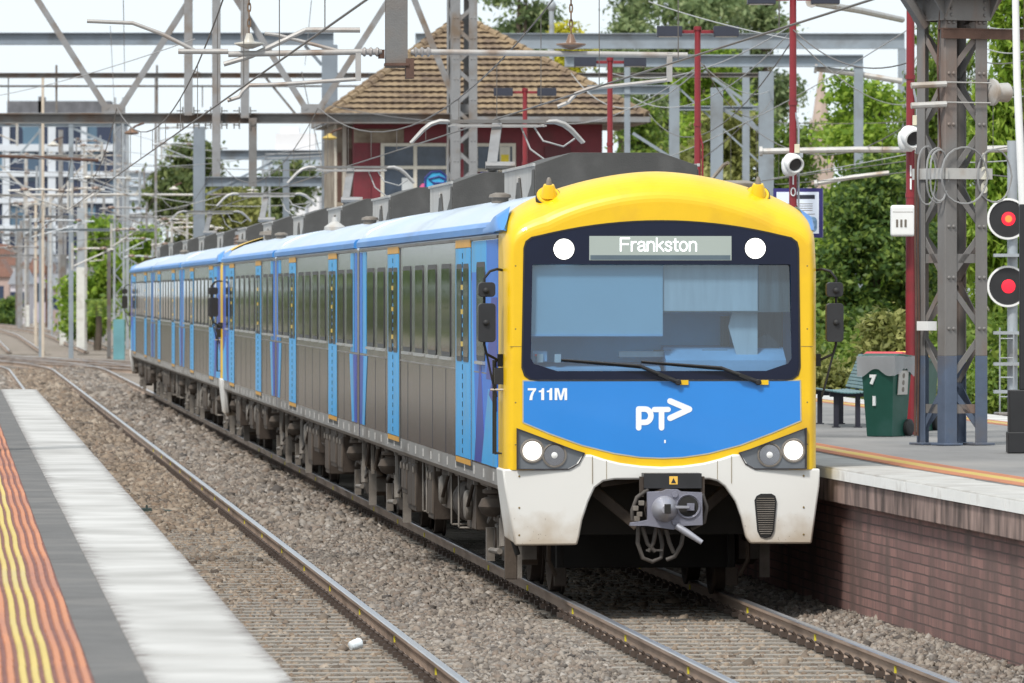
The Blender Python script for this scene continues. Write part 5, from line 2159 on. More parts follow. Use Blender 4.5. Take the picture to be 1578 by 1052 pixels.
def wheelie_bin(label, px, Y, lidmat, rot, liner=False):
    p = at(px, 600, Y)
    p.z = ZR
    t = thing("wheelie_bin", label, "wheelie bin", p, rot, "green wheelie bins by the bench")
    m = MB()
    w0, w1, d0, d1, h = .165, .215, .18, .24, .88
    v = [(-w0, -d0, .0), (w0, -d0, .0), (w0, d0, .0), (-w0, d0, .0), (-w1, -d1, h), (w1, -d1, h), (w1, d1, h), (-w1, d1, h)]
    m.add(v, [(0, 3, 2, 1), (4, 5, 6, 7), (0, 1, 5, 4), (1, 2, 6, 5), (2, 3, 7, 6), (3, 0, 4, 7)])
    m.box((0, 0, h - .02), (w1 * 2 + .05, d1 * 2 + .05, .045))
    m.tube([(-.16, d1 + .06, h), (.16, d1 + .06, h)], .018, 8)
    for x in (-.15, .15):
        m.bar((x, d1 - .02, h - .02), (x, d1 + .06, h), .03, .03)
    m.build("body", BIN_G, t, bevel=.018)
    for a in (-1, 1):
        m = MB()
        m.lathe((a * .17, .19, .10), (a, 0, 0), [(0, .10), (.045, .10), (.055, .085), (.055, .04)], 18)
        m.build("wheel", RUBBER, t, smooth=40)
    m = MB()
    m.prism([(-d1 - .03, h + .01), (-d1 - .03, h + .04), (-.1, h + .085), (d1, h + .06), (d1 + .04, h + .01)], lambda a, b, q: (-w1 - .02 + q, a, b), w1 * 2 + .04)
    m.build("lid", lidmat, t, bevel=.012)
    if liner:
        m = MB()
        rg = random.Random(4)
        n = 40
        top, bot = [], []
        for i in range(n):
            a = 2 * PI * i / n
            ex = max(abs(math.cos(a)), abs(math.sin(a)))
            x, y = math.cos(a) / ex, math.sin(a) / ex
            top.append((x * (w1 + .035), y * (d1 + .035), h + .055 + rg.uniform(-.008, .008)))
            bot.append((x * (w1 + .022 + rg.uniform(0, .02)), y * (d1 + .022 + rg.uniform(0, .02)), h - .09 - .09 * abs(math.sin(a * 2)) ** 2 + rg.uniform(-.02, .02)))
        m.ring(top, bot)
        m.add(top, [list(range(n))])
        lm, _, lb, _, _ = nodes_of("plastic_liner")
        lb.inputs['Base Color'].default_value = (.42, .43, .45, 1)
        lb.inputs['Roughness'].default_value = .25
        lb.inputs['Alpha'].default_value = .72
        m.build("liner", lm, t, smooth=50)
        m = MB()
        text_mb(m, "7", lambda a, b, q: (-.09 + a, -.236 + q, .62 + b), .13, 0, depth=.02, bold=.012)
        text_mb(m, "1", lambda a, b, q: (-.08 + a, -.218 + q, .37 + b), .13, 0, depth=.02, bold=.012)
        m.build("number", LET, t)
        m = MB()
        m.span((.206, -.12, .50), (.216, .12, .78), 0)
        for z in (.56, .64, .72):
            m.lathe((.216, 0, z), (1, 0, 0), [(0, .03), (.003, .03)], 12, 1)
        pl = m.build("sticker", [mat("sticker_grey", (.5, .48, .45), .5), UGREY], t)
        pl.rotation_euler.y = math.atan(.05 / .88)
        pl.location.x = -.030
    return t


wheelie_bin("green bin lined with a clear plastic bag and marked with white 7 and 1", 1366, 84.8, mat("lid_green", (.012, .08, .06), .5), math.radians(-30), True)
wheelie_bin("green bin with a bright red lid behind the one lined with plastic", 1367, 87.6, mat("lid_red", (.55, .03, .04), .4), math.radians(-20))
wheelie_bin("green bin with a yellow lid, half hidden by the red post", 1412, 88.2, mat("lid_yellow", (.85, .50, .04), .4), math.radians(-20))

BENCHC = mat("bench_teal", (.10, .20, .215), .45, .1, .1, 3, .05, 30, ((.17, .26, .27), .4, 2.5))
BENCHL = mat("bench_leg_dark", (.018, .018, .03), .5)
bp0 = at(1294, 620, 91.5)
bp0.z = ZR
t = thing("platform_bench", "teal slatted steel bench on dark legs beside the bins", "bench", bp0, TH + math.radians(-2))
m = MB()
for i in range(11):
    u = i / 10
    x = -.22 + .42 * u
    z = .44 - .02 * math.sin(PI * u) + .015 * (1 - u)
    m.box((x, 0, z), (.034, 2.7, .022), 0)
m.build("seat", BENCHC, t, bevel=.006, seg=1)
m = MB()
for i in range(10):
    u = (i + .5) / 10
    m.box((.20 + .17 * u, 0, .47 + .42 * u), (.022, 2.7, .042), 0, rot=(0, math.radians(25), 0))
m.build("backrest", BENCHC, t, bevel=.006, seg=1)
m = MB()
for y in (-1.2, 0, 1.2):
    m.bar((-.23, y, .405), (.22, y, .405), .05, .05)
    m.bar((.20, y, .41), (.40, y, .90), .04, .04)
m.build("frame", BENCHL, t)
for y in (-1.2, 1.2):
    for x in (-.15, .12):
        m = MB()
        m.span((x - .03, y - .03, 0), (x + .03, y + .03, .40))
        m.span((x - .05, y - .06, 0), (x + .05, y + .06, .012))
        m.build("leg", BENCHL, t)

# ------------------------------------------------------------------ signal and edge posts
sp = at(1561, 600, 105)
sp.z = -.26
t = thing("railway_signal", "railway signal with two round black discs ringed in white and lit red", "signal", sp, 0)
m = MB()
m.tube([(0, .12, 0), (0, .12, 5.4)], .075, 12)
m.build("post", PALE_STEEL, t, smooth=40)
SIG_RED = emit("signal_red_core", (1.0, .10, .02), 2.2)
SIG_GLOW = emit("signal_red_lens", (.85, .012, .03), 1.0)
for py in (337, 441):
    z = at(0, py, 105).z + .26
    x = (1553 - 1561) * 105 / FPX
    m = MB()
    m.lathe((x, .02, z), (0, -1, 0), [(0, .27), (.02, .27), (.022, .0)], 40, 0)
    m.lathe((x, .02, z), (0, 1, 0), [(0, .12), (.22, .10)], 20, 0)
    hd = m.build("signal_head", BLACK, t, smooth=35)
    m = MB()
    m.lathe((x, .012, z), (0, -1, 0), [(0, .300), (.030, .300), (.032, .270), (.0, .270)], 40)
    m.build("white_ring", WHITE, hd, smooth=35)
    m = MB()
    m.lathe((x + .01, .0, z), (0, -1, 0), [(0, .10), (.005, .098), (.012, .05), (.013, .01)], 24, 1)
    m.lathe((x + .01, -.008, z), (0, -1, 0), [(0, .055), (.006, .05), (.008, .01)], 20, 0)
    m.build("red_lens", [SIG_RED if py == 337 else SIG_GLOW, SIG_GLOW], hd, smooth=35)
m = MB()
for z in (1.75, 2.15, 2.6, 3.72):
    m.span((-.28, -.16, z), (.12, .1, z + .045), 0)
for x in (-.20, .0):
    m.tube([(x, -.15, .1), (x, -.15, 2.7)], .012, 6, 0)
z = .3
while z < 2.65:
    m.tube([(-.2, -.15, z), (0, -.15, z)], .009, 5, 0)
    z += .28
m.span((-.28, -.2, 1.0), (.1, .1, 1.28), 0)
m.build("ladder", PALE_STEEL, t)
t = thing("equipment_cabinet", "grey metal trackside cabinet beneath the red signals", "cabinet", at(1547, 640, 104), .1)
t.location.z = -.26
m = MB()
m.span((-.09, -.2, 0), (.12, .2, 1.45), 0)
m.span((-.11, -.22, 1.45), (.14, .22, 1.49), 0)
m.build("body", GREY_STEEL, t, bevel=.01)
MB().span((-.07, -.207, .2), (.10, -.2, 1.38)).box((.07, -.215, .8), (.02, .02, .08)).build("door", UGREY, t)
bk = at(1582, 690, 76.0)
bk.z = ZR
t = thing("black_post", "black square post on a thicker square base at the platform's right end of the photo", "post", bk, 0)
MB().span((-.19, -.16, 0), (.19, .16, .66)).span((-.205, -.17, 0), (.205, .17, .22)).build("base", mat("black_painted_steel", (.018, .018, .02), .45, 0, .2, 3), t, bevel=.01)
MB().span((-.075, -.06, .66), (.10, .06, 2.6)).build("shaft", mat("black_painted_steel", (0, 0, 0)), t, bevel=.008)
wp0 = at(1576, 310, 76.3)
t = thing("white_pole", "slender white pole leaning slightly above the black post", "pole", wp0, 0)
MB().tube([(.02, 0, -.2), (.0, 0, 0), (-.06, 0, 1.3), (-.085, 0, 2.6)], [.045, .045, .04, .035], 12).build("shaft", WHITE, t, smooth=40)
MB().tube([(.03, .02, -.2), (.03, .02, 2.4)], .02, 8).build("dark_rod", RUST, t)

# ------------------------------------------------------------------ signal box with a hipped tile roof
YB = 205.0
K = YB / FPX


def bx(px):
    return (px - 748) * K


def bz(py):
    return EYE + (HZ - py) * K


sb = at(748, 450, YB)
sb.z = 0
box = thing("signal_box", "old dark red signal box with a brown tiled hip roof behind the train", "signal box", sb, TH)
TILE = mat("roof_tiles", (.255, .185, .112), .85, 0, .32, 5.5, .25, 30, ((.13, .09, .065), .62, 1.6))


def tile_slope(m, e0, e1, r0, r1, courses, wave=.235):
    """stepped, rolled tile courses on a slope from eave e0-e1 up to ridge r0-r1"""
    e0, e1, r0, r1 = map(Vector, (e0, e1, r0, r1))
    nrm = (e1 - e0).cross(((r0 + r1) / 2) - ((e0 + e1) / 2)).normalized()
    if nrm.z < 0:
        nrm = -nrm
    d = (e1 - e0).normalized()
    for c in range(courses):
        t0, t1 = c / courses, (c + 1.15) / courses
        t1 = min(t1, 1)
        a0, a1 = e0.lerp(r0, t0), e1.lerp(r1, t0)
        b0, b1 = e0.lerp(r0, t1), e1.lerp(r1, t1)
        Lw = (a1 - a0).length
        n = max(2, int(Lw / (wave / 6)))
        lo, hi, dn = [], [], []
        for i in range(n + 1):
            p = a0.lerp(a1, i / n)
            u = (p - e0).dot(d)
            w_ = .022 * abs(math.sin(PI * u / wave + (c % 2) * .0)) + .010 * math.sin(2.1 * u + c * 1.7) * .4
            # the upper edge runs under the course above
            ub = i / n
            q = b0.lerp(b1, ub)
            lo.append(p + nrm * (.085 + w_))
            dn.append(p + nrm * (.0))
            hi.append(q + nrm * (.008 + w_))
        o = len(m.v)
        m.v += [tuple(x) for x in dn + lo + hi]
        k = n + 1
        for i in range(n):
            m.f.append([o + i, o + i + 1, o + k + i + 1, o + k + i])
            m.f.append([o + k + i, o + k + i + 1, o + 2 * k + i + 1, o + 2 * k + i])
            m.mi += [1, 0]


DEP = 7.2
ez = bz(180)
rz_ = bz(52) + .42
xl, xr = bx(506), bx(994)
yf, yb = -.9, DEP + .9
ry = (yf + yb) / 2
ra, rb = (bx(712), ry, rz_), (bx(742), ry, rz_)
m = MB()
A, B, C, D = (xl, yf, ez), (xr, yf, ez), (xr, yb, ez), (xl, yb, ez)
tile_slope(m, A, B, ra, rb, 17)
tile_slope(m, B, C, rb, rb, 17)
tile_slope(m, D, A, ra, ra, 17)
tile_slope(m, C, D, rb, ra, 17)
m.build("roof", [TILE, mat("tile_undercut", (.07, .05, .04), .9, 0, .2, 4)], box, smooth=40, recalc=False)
hip = MB()
for p, q in ((A, ra), (B, rb), (C, rb), (D, ra), (ra, rb)):
    a, b = Vector(p), Vector(q)
    n = max(2, int((b - a).length / .34))
    for i in range(n):
        u, v = a.lerp(b, i / n), a.lerp(b, (i + .96) / n)
        hip.tube([u + Vector((0, 0, .06)), v + Vector((0, 0, .045))], [.12, .10], 8)
hip.build("hip_tiles", TILE, box, smooth=40)
m = MB()
m.span((xl - .02, yf - .10, ez - .16), (xr + .05, yf, ez - .01), 0)
m.span((xl - .10, yf, ez - .16), (xl, yb, ez - .01), 0)
m.span((xr, yf, ez - .16), (xr + .10, yb, ez - .01), 0)
m.span((xl + .02, yf + .02, ez - .20), (xr - .02, yb - .02, ez - .165), 1)
m.build("gutter", [GREY_STEEL, mat("soffit_stained", (.33, .29, .25), .9, 0, .3, 2, 0, 40, ((.12, .10, .085), .6, 1.5))], box)
MAROONW = mat("maroon_boards", (.17, .022, .032), .6, 0, .14, 2.0, .1, 30, ((.10, .03, .03), .4, 1.5))
CREAM = mat("cream_frames", (.58, .54, .46), .6, 0, .12, 3)
wl, wr, wt = bx(545), bx(929), ez - .20
m = MB()
m.span((wl, 0, 0), (wr, DEP, 3.6), 1)
m.span((wl, .02, 3.6), (wr, DEP, wt), 0)
for px in (570, 592, 880):
    m.span((bx(px) - .02, -.01, 4.5), (bx(px) + .02, .02, wt), 0)
m.span((wl - .04, -.03, 3.55), (wr + .04, .02, 3.7), 0)
m.build("wall", [MAROONW, WALLBRICK], box)
m = MB()
m.span((wl, -.012, bz(220)), (bx(622), .03, bz(199)), 0)
m.span((bx(518), .8, 3.5), (wl, DEP - .5, wt), 0)
m.span((bx(518) - .01, .79, bz(330)), (bx(521), .85, wt), 1)
m.span((bx(530), .76, bz(330)), (bx(536), .82, wt), 2)
m.span((bx(522), .78, bz(310)), (bx(528), .81, bz(234)), 3)
m.span((bx(538), .78, bz(310)), (bx(544), .81, bz(228)), 3)
m.build("stained_bay", [mat("stained_render", (.30, .25, .19), .9, 0, .25, 1.5, .1, 30, ((.15, .11, .08), .6, 2)), CREAM, CREAM, mat("dark_brown_pane", (.10, .05, .035), .5)], box)
SBGLASS = mat("signal_box_glass", (.035, .05, .075), .08, 0, .5, 1.2, spec=.7)


def sash(x0, x1, y0, y1, cols, row):
    fm = MB()
    for i in range(cols + 1):
        x = bx(x0 + (x1 - x0) * i / cols)
        fm.span((x - .05, -.06, bz(y1)), (x + .05, -.02, bz(y0)))
    for y in (y0, y1, row):
        fm.span((bx(x0) - .05, -.055, bz(y) - .045), (bx(x1) + .05, -.022, bz(y) + .045))
    f_ = fm.build("window", CREAM, box)
    MB().span((bx(x0), -.02, bz(y1)), (bx(x1), .012, bz(y0))).build("pane", SBGLASS, f_)
    return f_


wn = sash(589, 690, 223, 305, 2, 258)
w2 = sash(733, 792, 223, 262, 2, 262)
m = MB()
m.span((bx(619), -.03, bz(300)), (bx(637), -.018, bz(274)), 0)
m.span((bx(770), -.03, bz(255)), (bx(786), -.018, bz(226)), 1)
m.span((bx(772), -.035, bz(252)), (bx(784), -.028, bz(238)), 2)
m.build("window_paper", [mat("paper_pale", (.5, .52, .53), .8), mat("paper_cream", (.6, .58, .5), .8), mat("paper_yellow", (.70, .55, .05), .8)], box)
gf = MB()
bl_ = [(bx(655 + 5 * math.cos(a) * 3.0), bz(280 + 15 * math.sin(a))) for a in [2 * PI * i / 20 for i in range(20)]]
gf.prism([(bx(672 + 19 * math.cos(a)), bz(281 + 17 * math.sin(a))) for a in [2 * PI * i / 24 for i in range(24)]], lambda a, b, t: (a, -.064 + t, b), .02, 0)
gf.prism([(bx(654 + 8 * math.cos(a)), bz(291 + 9 * math.sin(a))) for a in [2 * PI * i / 16 for i in range(16)]], lambda a, b, t: (a, -.060 + t, b), .02, 2)
gf.tube([(bx(x), -.07, bz(y)) for x, y in ((655, 288), (655, 274), (664, 265), (678, 264), (688, 272), (684, 282), (668, 282), (660, 276), (676, 272), (686, 276))], .035, 6, 1)
gf.tube([(bx(x), -.07, bz(y)) for x, y in ((658, 292), (668, 286), (680, 290), (690, 284))], .035, 6, 1)
gf.span((bx(740), -.05, bz(272)), (bx(765), -.03, bz(262)), 1)
gf.build("graffiti", [mat("graffiti_cyan", (.05, .42, .72), .6), mat("graffiti_dark_blue", (.03, .04, .22), .6), mat("graffiti_pink", (.72, .12, .28), .6)], box)
m = MB()
m.span((bx(806), -.06, bz(300)), (bx(810), -.02, wt), 0)
m.span((bx(840), -.05, bz(280)), (bx(880), -.02, bz(225)), 1)
m.build("pipe", [PALE_PIPE, mat("dark_maroon_shutter", (.09, .02, .025), .6)], box)

# tall vent pipe behind the roof
vp = at(850, 100, 245)
t = thing("vent_pipe", "pale grey vent pipe with a domed cap rising behind the tiled roof", "vent pipe", (vp.x, vp.y, -.26))
MB().tube([(0, 0, 0), (0, 0, 13.0)], .085, 12).lathe((0, 0, 12.7), (0, 0, 1), [(0, .09), (.08, .15), (.22, .16), (.32, .10), (.36, .03)], 14).build("pipe", PALE_STEEL, t, smooth=40)

# ------------------------------------------------------------------ truss gantry across the tracks in front of the signal box
YG = 185.0
KG = YG / FPX


def gz(py):
    return EYE + (HZ - py) * KG


def glx(px, Y=YG):
    return (px - 789) * Y / FPX


gp0 = at(712, 450, YG)
gp0.z = -.26
tower = lattice_column("lattice_tower", "grey lattice tower of the truss gantry in front of the tiled roof", "tower", gp0, math.radians(12), .66, 12.6, .22, 0, [GREY_STEEL, GREY_STEEL], .52, .10)
tr = thing("truss_gantry", "long grey truss gantry whose lower beam crosses the left half of the view", "gantry", (0, YG, 0))
x0, x1 = glx(-700), glx(735)
zb = gz(182)
m = MB()
m.ibar((x0, 0, zb), (x1, 0, zb), .34, .26, .03)
m.build("lower_beam", DARK_STEEL, tr)
m = MB()
zt = gz(-60)
m.ibar((x0, 0, zt), (x1, 0, zt), .3, .22, .03)
m.build("upper_beam", DARK_STEEL, tr)
for px in (-440, -135, 175, 482, 716):
    m = MB()
    m.span((glx(px) - .30, -.03, zb + .13), (glx(px) + .30, .03, zb + .36), 0)
    for sg in (-1, 1):
        if px == 716 and sg > 0:
            continue
        d = 153 if px != 716 else 100
        m.bar((glx(px) + sg * .16, 0, zb + .22), (glx(px + sg * d), 0, zt - .05), .08, .155)
    m.build("brace", GREY_STEEL, tr)
m = MB()
m.ibar((x0, 0, -.2), (x0, 0, zt), .4, .4, .03)
m.build("column", GREY_STEEL, tr)
CLAMP = mat("clamp_dark", (.14, .13, .12), .6, .2, .2, 4)
dpl = ["grey drop post with no arm, first of three hung from the truss gantry",
       "middle drop post of the truss gantry, reaching lowest with its pale foot",
       "drop post of the truss gantry nearest the signal box, with a brown lower half"]
for (px, ytop, ybot, lab, mt, mt2) in ((291, -60, 178, dpl[0], GREY_STEEL, None), (334, -60, 272, dpl[1], GREY_STEEL, None), (378, -60, 182, dpl[2], GREY_STEEL, DARK_STEEL)):
    t = thing("drop_post", lab, "drop post", (glx(px), YG - .26, gz(ybot)), 0, "drop posts on the truss gantry")
    m = MB()
    m.ibar((0, 0, 0), (0, 0, gz(ytop) - gz(ybot)), .21, .16, .02, 0, up=(0, 1, 0))
    m.build("post", mt, t)
    m = MB()
    h = zb - gz(ybot)
    for sg in (-1, 1):
        for zz in (-.18, .18):
            m.span((sg * .14 - .015, -.12, h + zz - .10), (sg * .14 + .015, .03, h + zz + .10), 0)
            m.span((min(sg * .14, sg * .30), -.10, h + zz - .015), (max(sg * .14, sg * .30), -.06, h + zz + .015), 0)
        m.span((sg * .27 - .015, -.1, h - .28), (sg * .27 + .015, -.06, h - .12), 0)
    m.build("clamp", CLAMP, t)
    if mt2:
        m = MB()
        m.ibar((.2, 0, -1.75), (.2, 0, .0), .20, .16, .02, 0, up=(0, 1, 0))
        m.build("lower_post", mt2, t)
        m = MB()
        insulator(m, (.2, 0, -1.95), (0, 0, 1), 2, .16, 0)
        m.tube([(-.9, 0, -1.95), (.9, 0, -1.92)], .03, 8, 1)
        m.build("foot_insulator", [CERAMIC_PALE, DARK_STEEL], t, smooth=40)


def bell(label, px, py, Y, mt, s=1.0):
    s *= .75
    t = thing("insulator", label, "insulator", at(px, py, Y), 0, "insulators hung on the gantries")
    m = MB()
    m.lathe((0, 0, -.10 * s), (0, 0, 1), [(0, .04 * s), (.02, .22 * s), (.07 * s, .26 * s), (.12 * s, .20 * s), (.16 * s, .10 * s), (.22 * s, .08 * s)], 18, 0)
    m.build("bell", mt, t, smooth=40)
    m = MB()
    m.tube([(0, 0, .1 * s), (.10, 0, .2 * s), (.42 * s, 0, .30 * s)], .03, 6)
    m.build("hook", RUST, t)
    return t


bell("brown bell insulator hung under the truss gantry above the far office block", 203, 203, 184.6, CERAMIC)
bell("yellowish bell insulator hung under the truss gantry beside the signal box", 508, 211, 184.6, mat("ochre_ceramic", (.50, .36, .10), .4, 0, .15, 4))
bell("pale disc insulator low between the left hand columns", 268, 290, 239, CERAMIC_PALE, .8)
bell("pale disc insulator in front of the far office block's roof", 82, 222, 300, CERAMIC_PALE, 1.3)


# ------------------------------------------------------------------ grey steel portals
def portal(label, Y, beams, posts, mt, extras=(), name="wiring_portal", group="steel portals over the tracks"):
    """beams: (px0, px1, ytop, ybot); posts: (px0, px1, ytop); all at depth Y"""
    t = thing(name, label, "portal", (0, Y, 0), 0, group)
    k = Y / FPX
    X = lambda px: (px - 789) * k
    Z = lambda py: EYE + (HZ - py) * k
    for (a, b, y0, y1) in beams:
        m = MB()
        m.ibar((X(a), 0, (Z(y0) + Z(y1)) / 2), (X(b), 0, (Z(y0) + Z(y1)) / 2), .30, Z(y0) - Z(y1), .03)
        m.build("beam", mt, t)
    for (a, b, y0) in posts:
        m = MB()
        w_ = X(b) - X(a)
        c = (X(a) + X(b)) / 2
        if w_ > .3:
            m.ibar((c, 0, -.26), (c, 0, Z(y0)), w_, .34, .03, 0, up=(0, 1, 0))
        else:
            m.bar((c, 0, -.26), (c, 0, Z(y0)), w_, w_ * 1.1)
        m.build("column", mt, t)
    for (a, y0, b, y1, r) in extras:
        m = MB()
        m.bar((X(a), -.02, Z(y0)), (X(b), -.02, Z(y1)), r, r)
        m.build("strut", mt, t)
    return t


STEEL_B = mat("blue_grey_steel", (.225, .26, .30), .55, .25, .10, 1.5, .1, 40, ((.16, .165, .17), .35, 1.2))
STEEL_C = mat("pale_blue_steel", (.28, .32, .36), .5, .25, .10, 1.5, .1, 40, ((.2, .21, .22), .35, 1.2))
portal("tall grey portal whose right column stands just left of the signal box", 220, [(-400, 514, 50, 69)], [(-400, -370, 50), (496, 520, 69)], STEEL_B, [(496, 100, 470, 70, .1)])
portal("pale portal with two cross beams between the drop posts and the signal box", 245, [(330, 640, 231, 246), (314, 640, 272, 287)], [(298, 316, 195), (436, 446, 246)], STEEL_B, [(316, 300, 420, 250, .08)])
portal("blue grey portal beam crossing highest above the train's cab", 238, [(640, 1394, 51, 75)], [(1144, 1155, 75), (1384, 1396, 75), (640, 650, 75)], STEEL_C, [(1085, 110, 1168, 170, .10), (1114, 130, 1168, 200, .09)])
portal("second grey portal beam right of the tiled roof", 172, [(870, 1330, 84, 103)], [(1169, 1192, 110), (1316, 1330, 103), (1095, 1114, 135)], STEEL_C, [(1160, 168, 1192, 168, .06), (1100, 160, 1180, 205, .09)])
portal("low pale portal with slim posts right of the signal box", 196, [(905, 1045, 131, 145), (1040, 1170, 163, 170)], [(962, 971, 96), (1031, 1047, 131)], STEEL_C, [(975, 205, 1030, 240, .08), (1040, 130, 1170, 250, .05)])
portal("dark thin portal beam behind the tiled roof's right slope", 228, [(860, 1190, 112, 119)], [(1176, 1186, 112), (866, 874, 112)], DARK_STEEL)
portal("long dark portal with a thin lower rod in front of the far office block", 300, [(-250, 610, 112, 120), (-250, 610, 131, 134)], [(-250, -240, 112), (604, 612, 112)], DARK_STEEL, [(87, 100, 87, 178, .09), (242, 100, 242, 175, .09), (13, 120, 13, 160, .05), (312, 132, 312, 165, .05), (410, 120, 455, 175, .10), (330, 120, 290, 106, .06)])
portal("far portal of slim posts with a low cross pipe before the office block", 345, [(-120, 240, 352, 356), (-120, 200, 190, 195)], [(106, 113, 190), (-120, -112, 190), (60, 66, 195)], STEEL_C, [(110, 196, 170, 222, .12), (66, 196, 20, 250, .10)])
portal("far portal with a long pale cross pipe at mid height on the left", 400, [(-100, 312, 299, 303), (-100, 160, 238, 242)], [(128, 134, 238), (-100, -92, 238), (306, 312, 299)], PALE_PIPE, [(0, 255, 70, 320, .12), (128, 255, 60, 330, .1), (205, 303, 240, 262, .08), (200, 303, 175, 262, .08)])
portal("farther portal low on the left with thin posts", 480, [(-80, 262, 332, 336)], [(90, 97, 200), (-80, -74, 332), (256, 260, 332)], GREY_STEEL, [(97, 336, 130, 370, .12)])
portal("farthest portals seen end on where the tracks vanish", 620, [(-40, 120, 360, 364), (-40, 120, 392, 395)], [(30, 35, 340), (74, 79, 330), (-40, -36, 360), (118, 122, 380)], GREY_STEEL, [(35, 364, 74, 392, .12), (0, 364, 30, 392, .12)])


def post(label, px0, px1, ytop, Y, mt, base=None, lattice=False, z0=-.26, group="masts beyond the end of the train"):
    p = at((px0 + px1) / 2, 450, Y)
    p.z = z0
    t = thing("line_mast", label, "mast", p, 0, group)
    w_ = (px1 - px0) * Y / FPX
    h = at(0, ytop, Y).z - z0
    b0 = 0
    if base:
        y1, bm = base
        b0 = at(0, y1, Y).z - z0
        MB().span((-w_ * .58, -w_ * .55, 0), (w_ * .58, w_ * .55, b0)).build("base", bm, t, bevel=.02)
    m = MB()
    if lattice:
        for sx in (-1, 1):
            for sy in (-1, 1):
                m.bar((sx * w_ / 2, sy * w_ / 2, b0), (sx * w_ * .42, sy * w_ * .42, h), .09, .09)
        z = b0
        u = 1
        while z < h - .5:
            for sy in (-1, 1):
                m.bar((-u * w_ / 2, sy * w_ / 2, z), (u * w_ / 2, sy * w_ / 2, z + .55), .05, .03)
                m.bar((sy * w_ / 2, -u * w_ / 2, z), (sy * w_ / 2, u * w_ / 2, z + .55), .05, .03)
            z += .55
            u = -u
    else:
        m.ibar((0, 0, b0), (0, 0, h), w_, w_, .04, 0, up=(0, 1, 0))
    m.build("shaft", mt, t)
    return t


TEAL = mat("teal_base_paint", (.14, .33, .37), .6, 0, .12, 1.5)
WHITEB = mat("whitewashed_concrete", (.62, .62, .58), .8, 0, .12, 2, .1, 30, ((.4, .38, .34), .4, 2))
post("lattice line mast on a teal painted base beside the last carriage", 176, 191, 150, 345, PALE_STEEL, (492, TEAL), True)
post("slim dark line mast left of the teal based one", 165, 171, 385, 350, DARK_STEEL)
post("pale line mast with a white foot by the palm", 119, 130, 320, 395, PALE_STEEL, (412, WHITEB))
post("grey line mast with a cream foot farther left", 93, 102, 392, 440, DARK_STEEL, (446, WHITEB))
post("far lattice line mast above the junction", 80, 91, 300, 520, PALE_STEEL, None, True)
post("farthest slim line mast near the left edge", 40, 45, 330, 640, GREY_STEEL, (470, WHITEB))
post("galvanised mast rising behind the drop posts", 404, 416, 240, 330, PALE_STEEL, None, True)
post("thin pipe mast in front of the office block's middle column", 64, 68, 120, 330, mat("cream_pipe", (.55, .47, .38), .6, 0, .15, 2))
post("thin rusty pipe mast low in front of the office block", 53, 57, 305, 420, mat("cream_pipe", (0, 0, 0)))

for i_, (lab_, a_, b_, yt_, Y_, mt_, bs_) in enumerate([
        ("slim white footed mast just right of the cream footed one", 107, 111, 350, 470, PALE_STEEL, (455, WHITEB)),
        ("grey mast low between the teal base and the palm", 158, 162, 300, 455, GREY_STEEL, None),
        ("distant rusty mast above the low houses", 70, 73, 345, 660, RUST, None),
        ("distant pale mast with a white foot where the straight track vanishes", 52, 56, 350, 690, PALE_STEEL, (476, WHITEB)),
        ("distant dark mast at the left edge near the hedge bush", 24, 27, 320, 680, DARK_STEEL, None),
        ("tall pale mast before the pale office block", 194, 199, 205, 410, PALE_STEEL, None),
        ("slender grey mast right of the bright green bush", 238, 242, 120, 330, GREY_STEEL, None)]):
    post(lab_, a_, b_, yt_, Y_, mt_, bs_)

# ------------------------------------------------------------------ overhead lines
def overhead(label, l, spans, zc=5.10, curve=None):
    t = track_thing("overhead_line", label, "overhead line", 0, 0, 0, "overhead lines above the tracks")
    pth = curve or (lambda a, s: (a, s))
    S = [SY(y, l) for y in spans]
    cw = []
    s = S[0]
    while s < S[-1]:
        a, b = pth(l, s)
        cw.append((a, b, zc))
        s += 6
    MB().tube(cw, .010, 6).build("contact_wire", WIRE, t)
    m = MB()
    d = MB()
    for i in range(len(S) - 1):
        n = 16
        pts = []
        for j in range(n + 1):
            u = j / n
            s = S[i] + (S[i + 1] - S[i]) * u
            a, b = pth(l, s)
            z = zc + 1.25 - .95 * 4 * u * (1 - u)
            pts.append((a, b, z))
            if 0 < j < n and j % 2:
                m.tube([(a, b, zc), (a, b, z)], .005, 4)
        m.tube(pts, .010, 6)
    m.build("messenger_wire", WIRE, t)


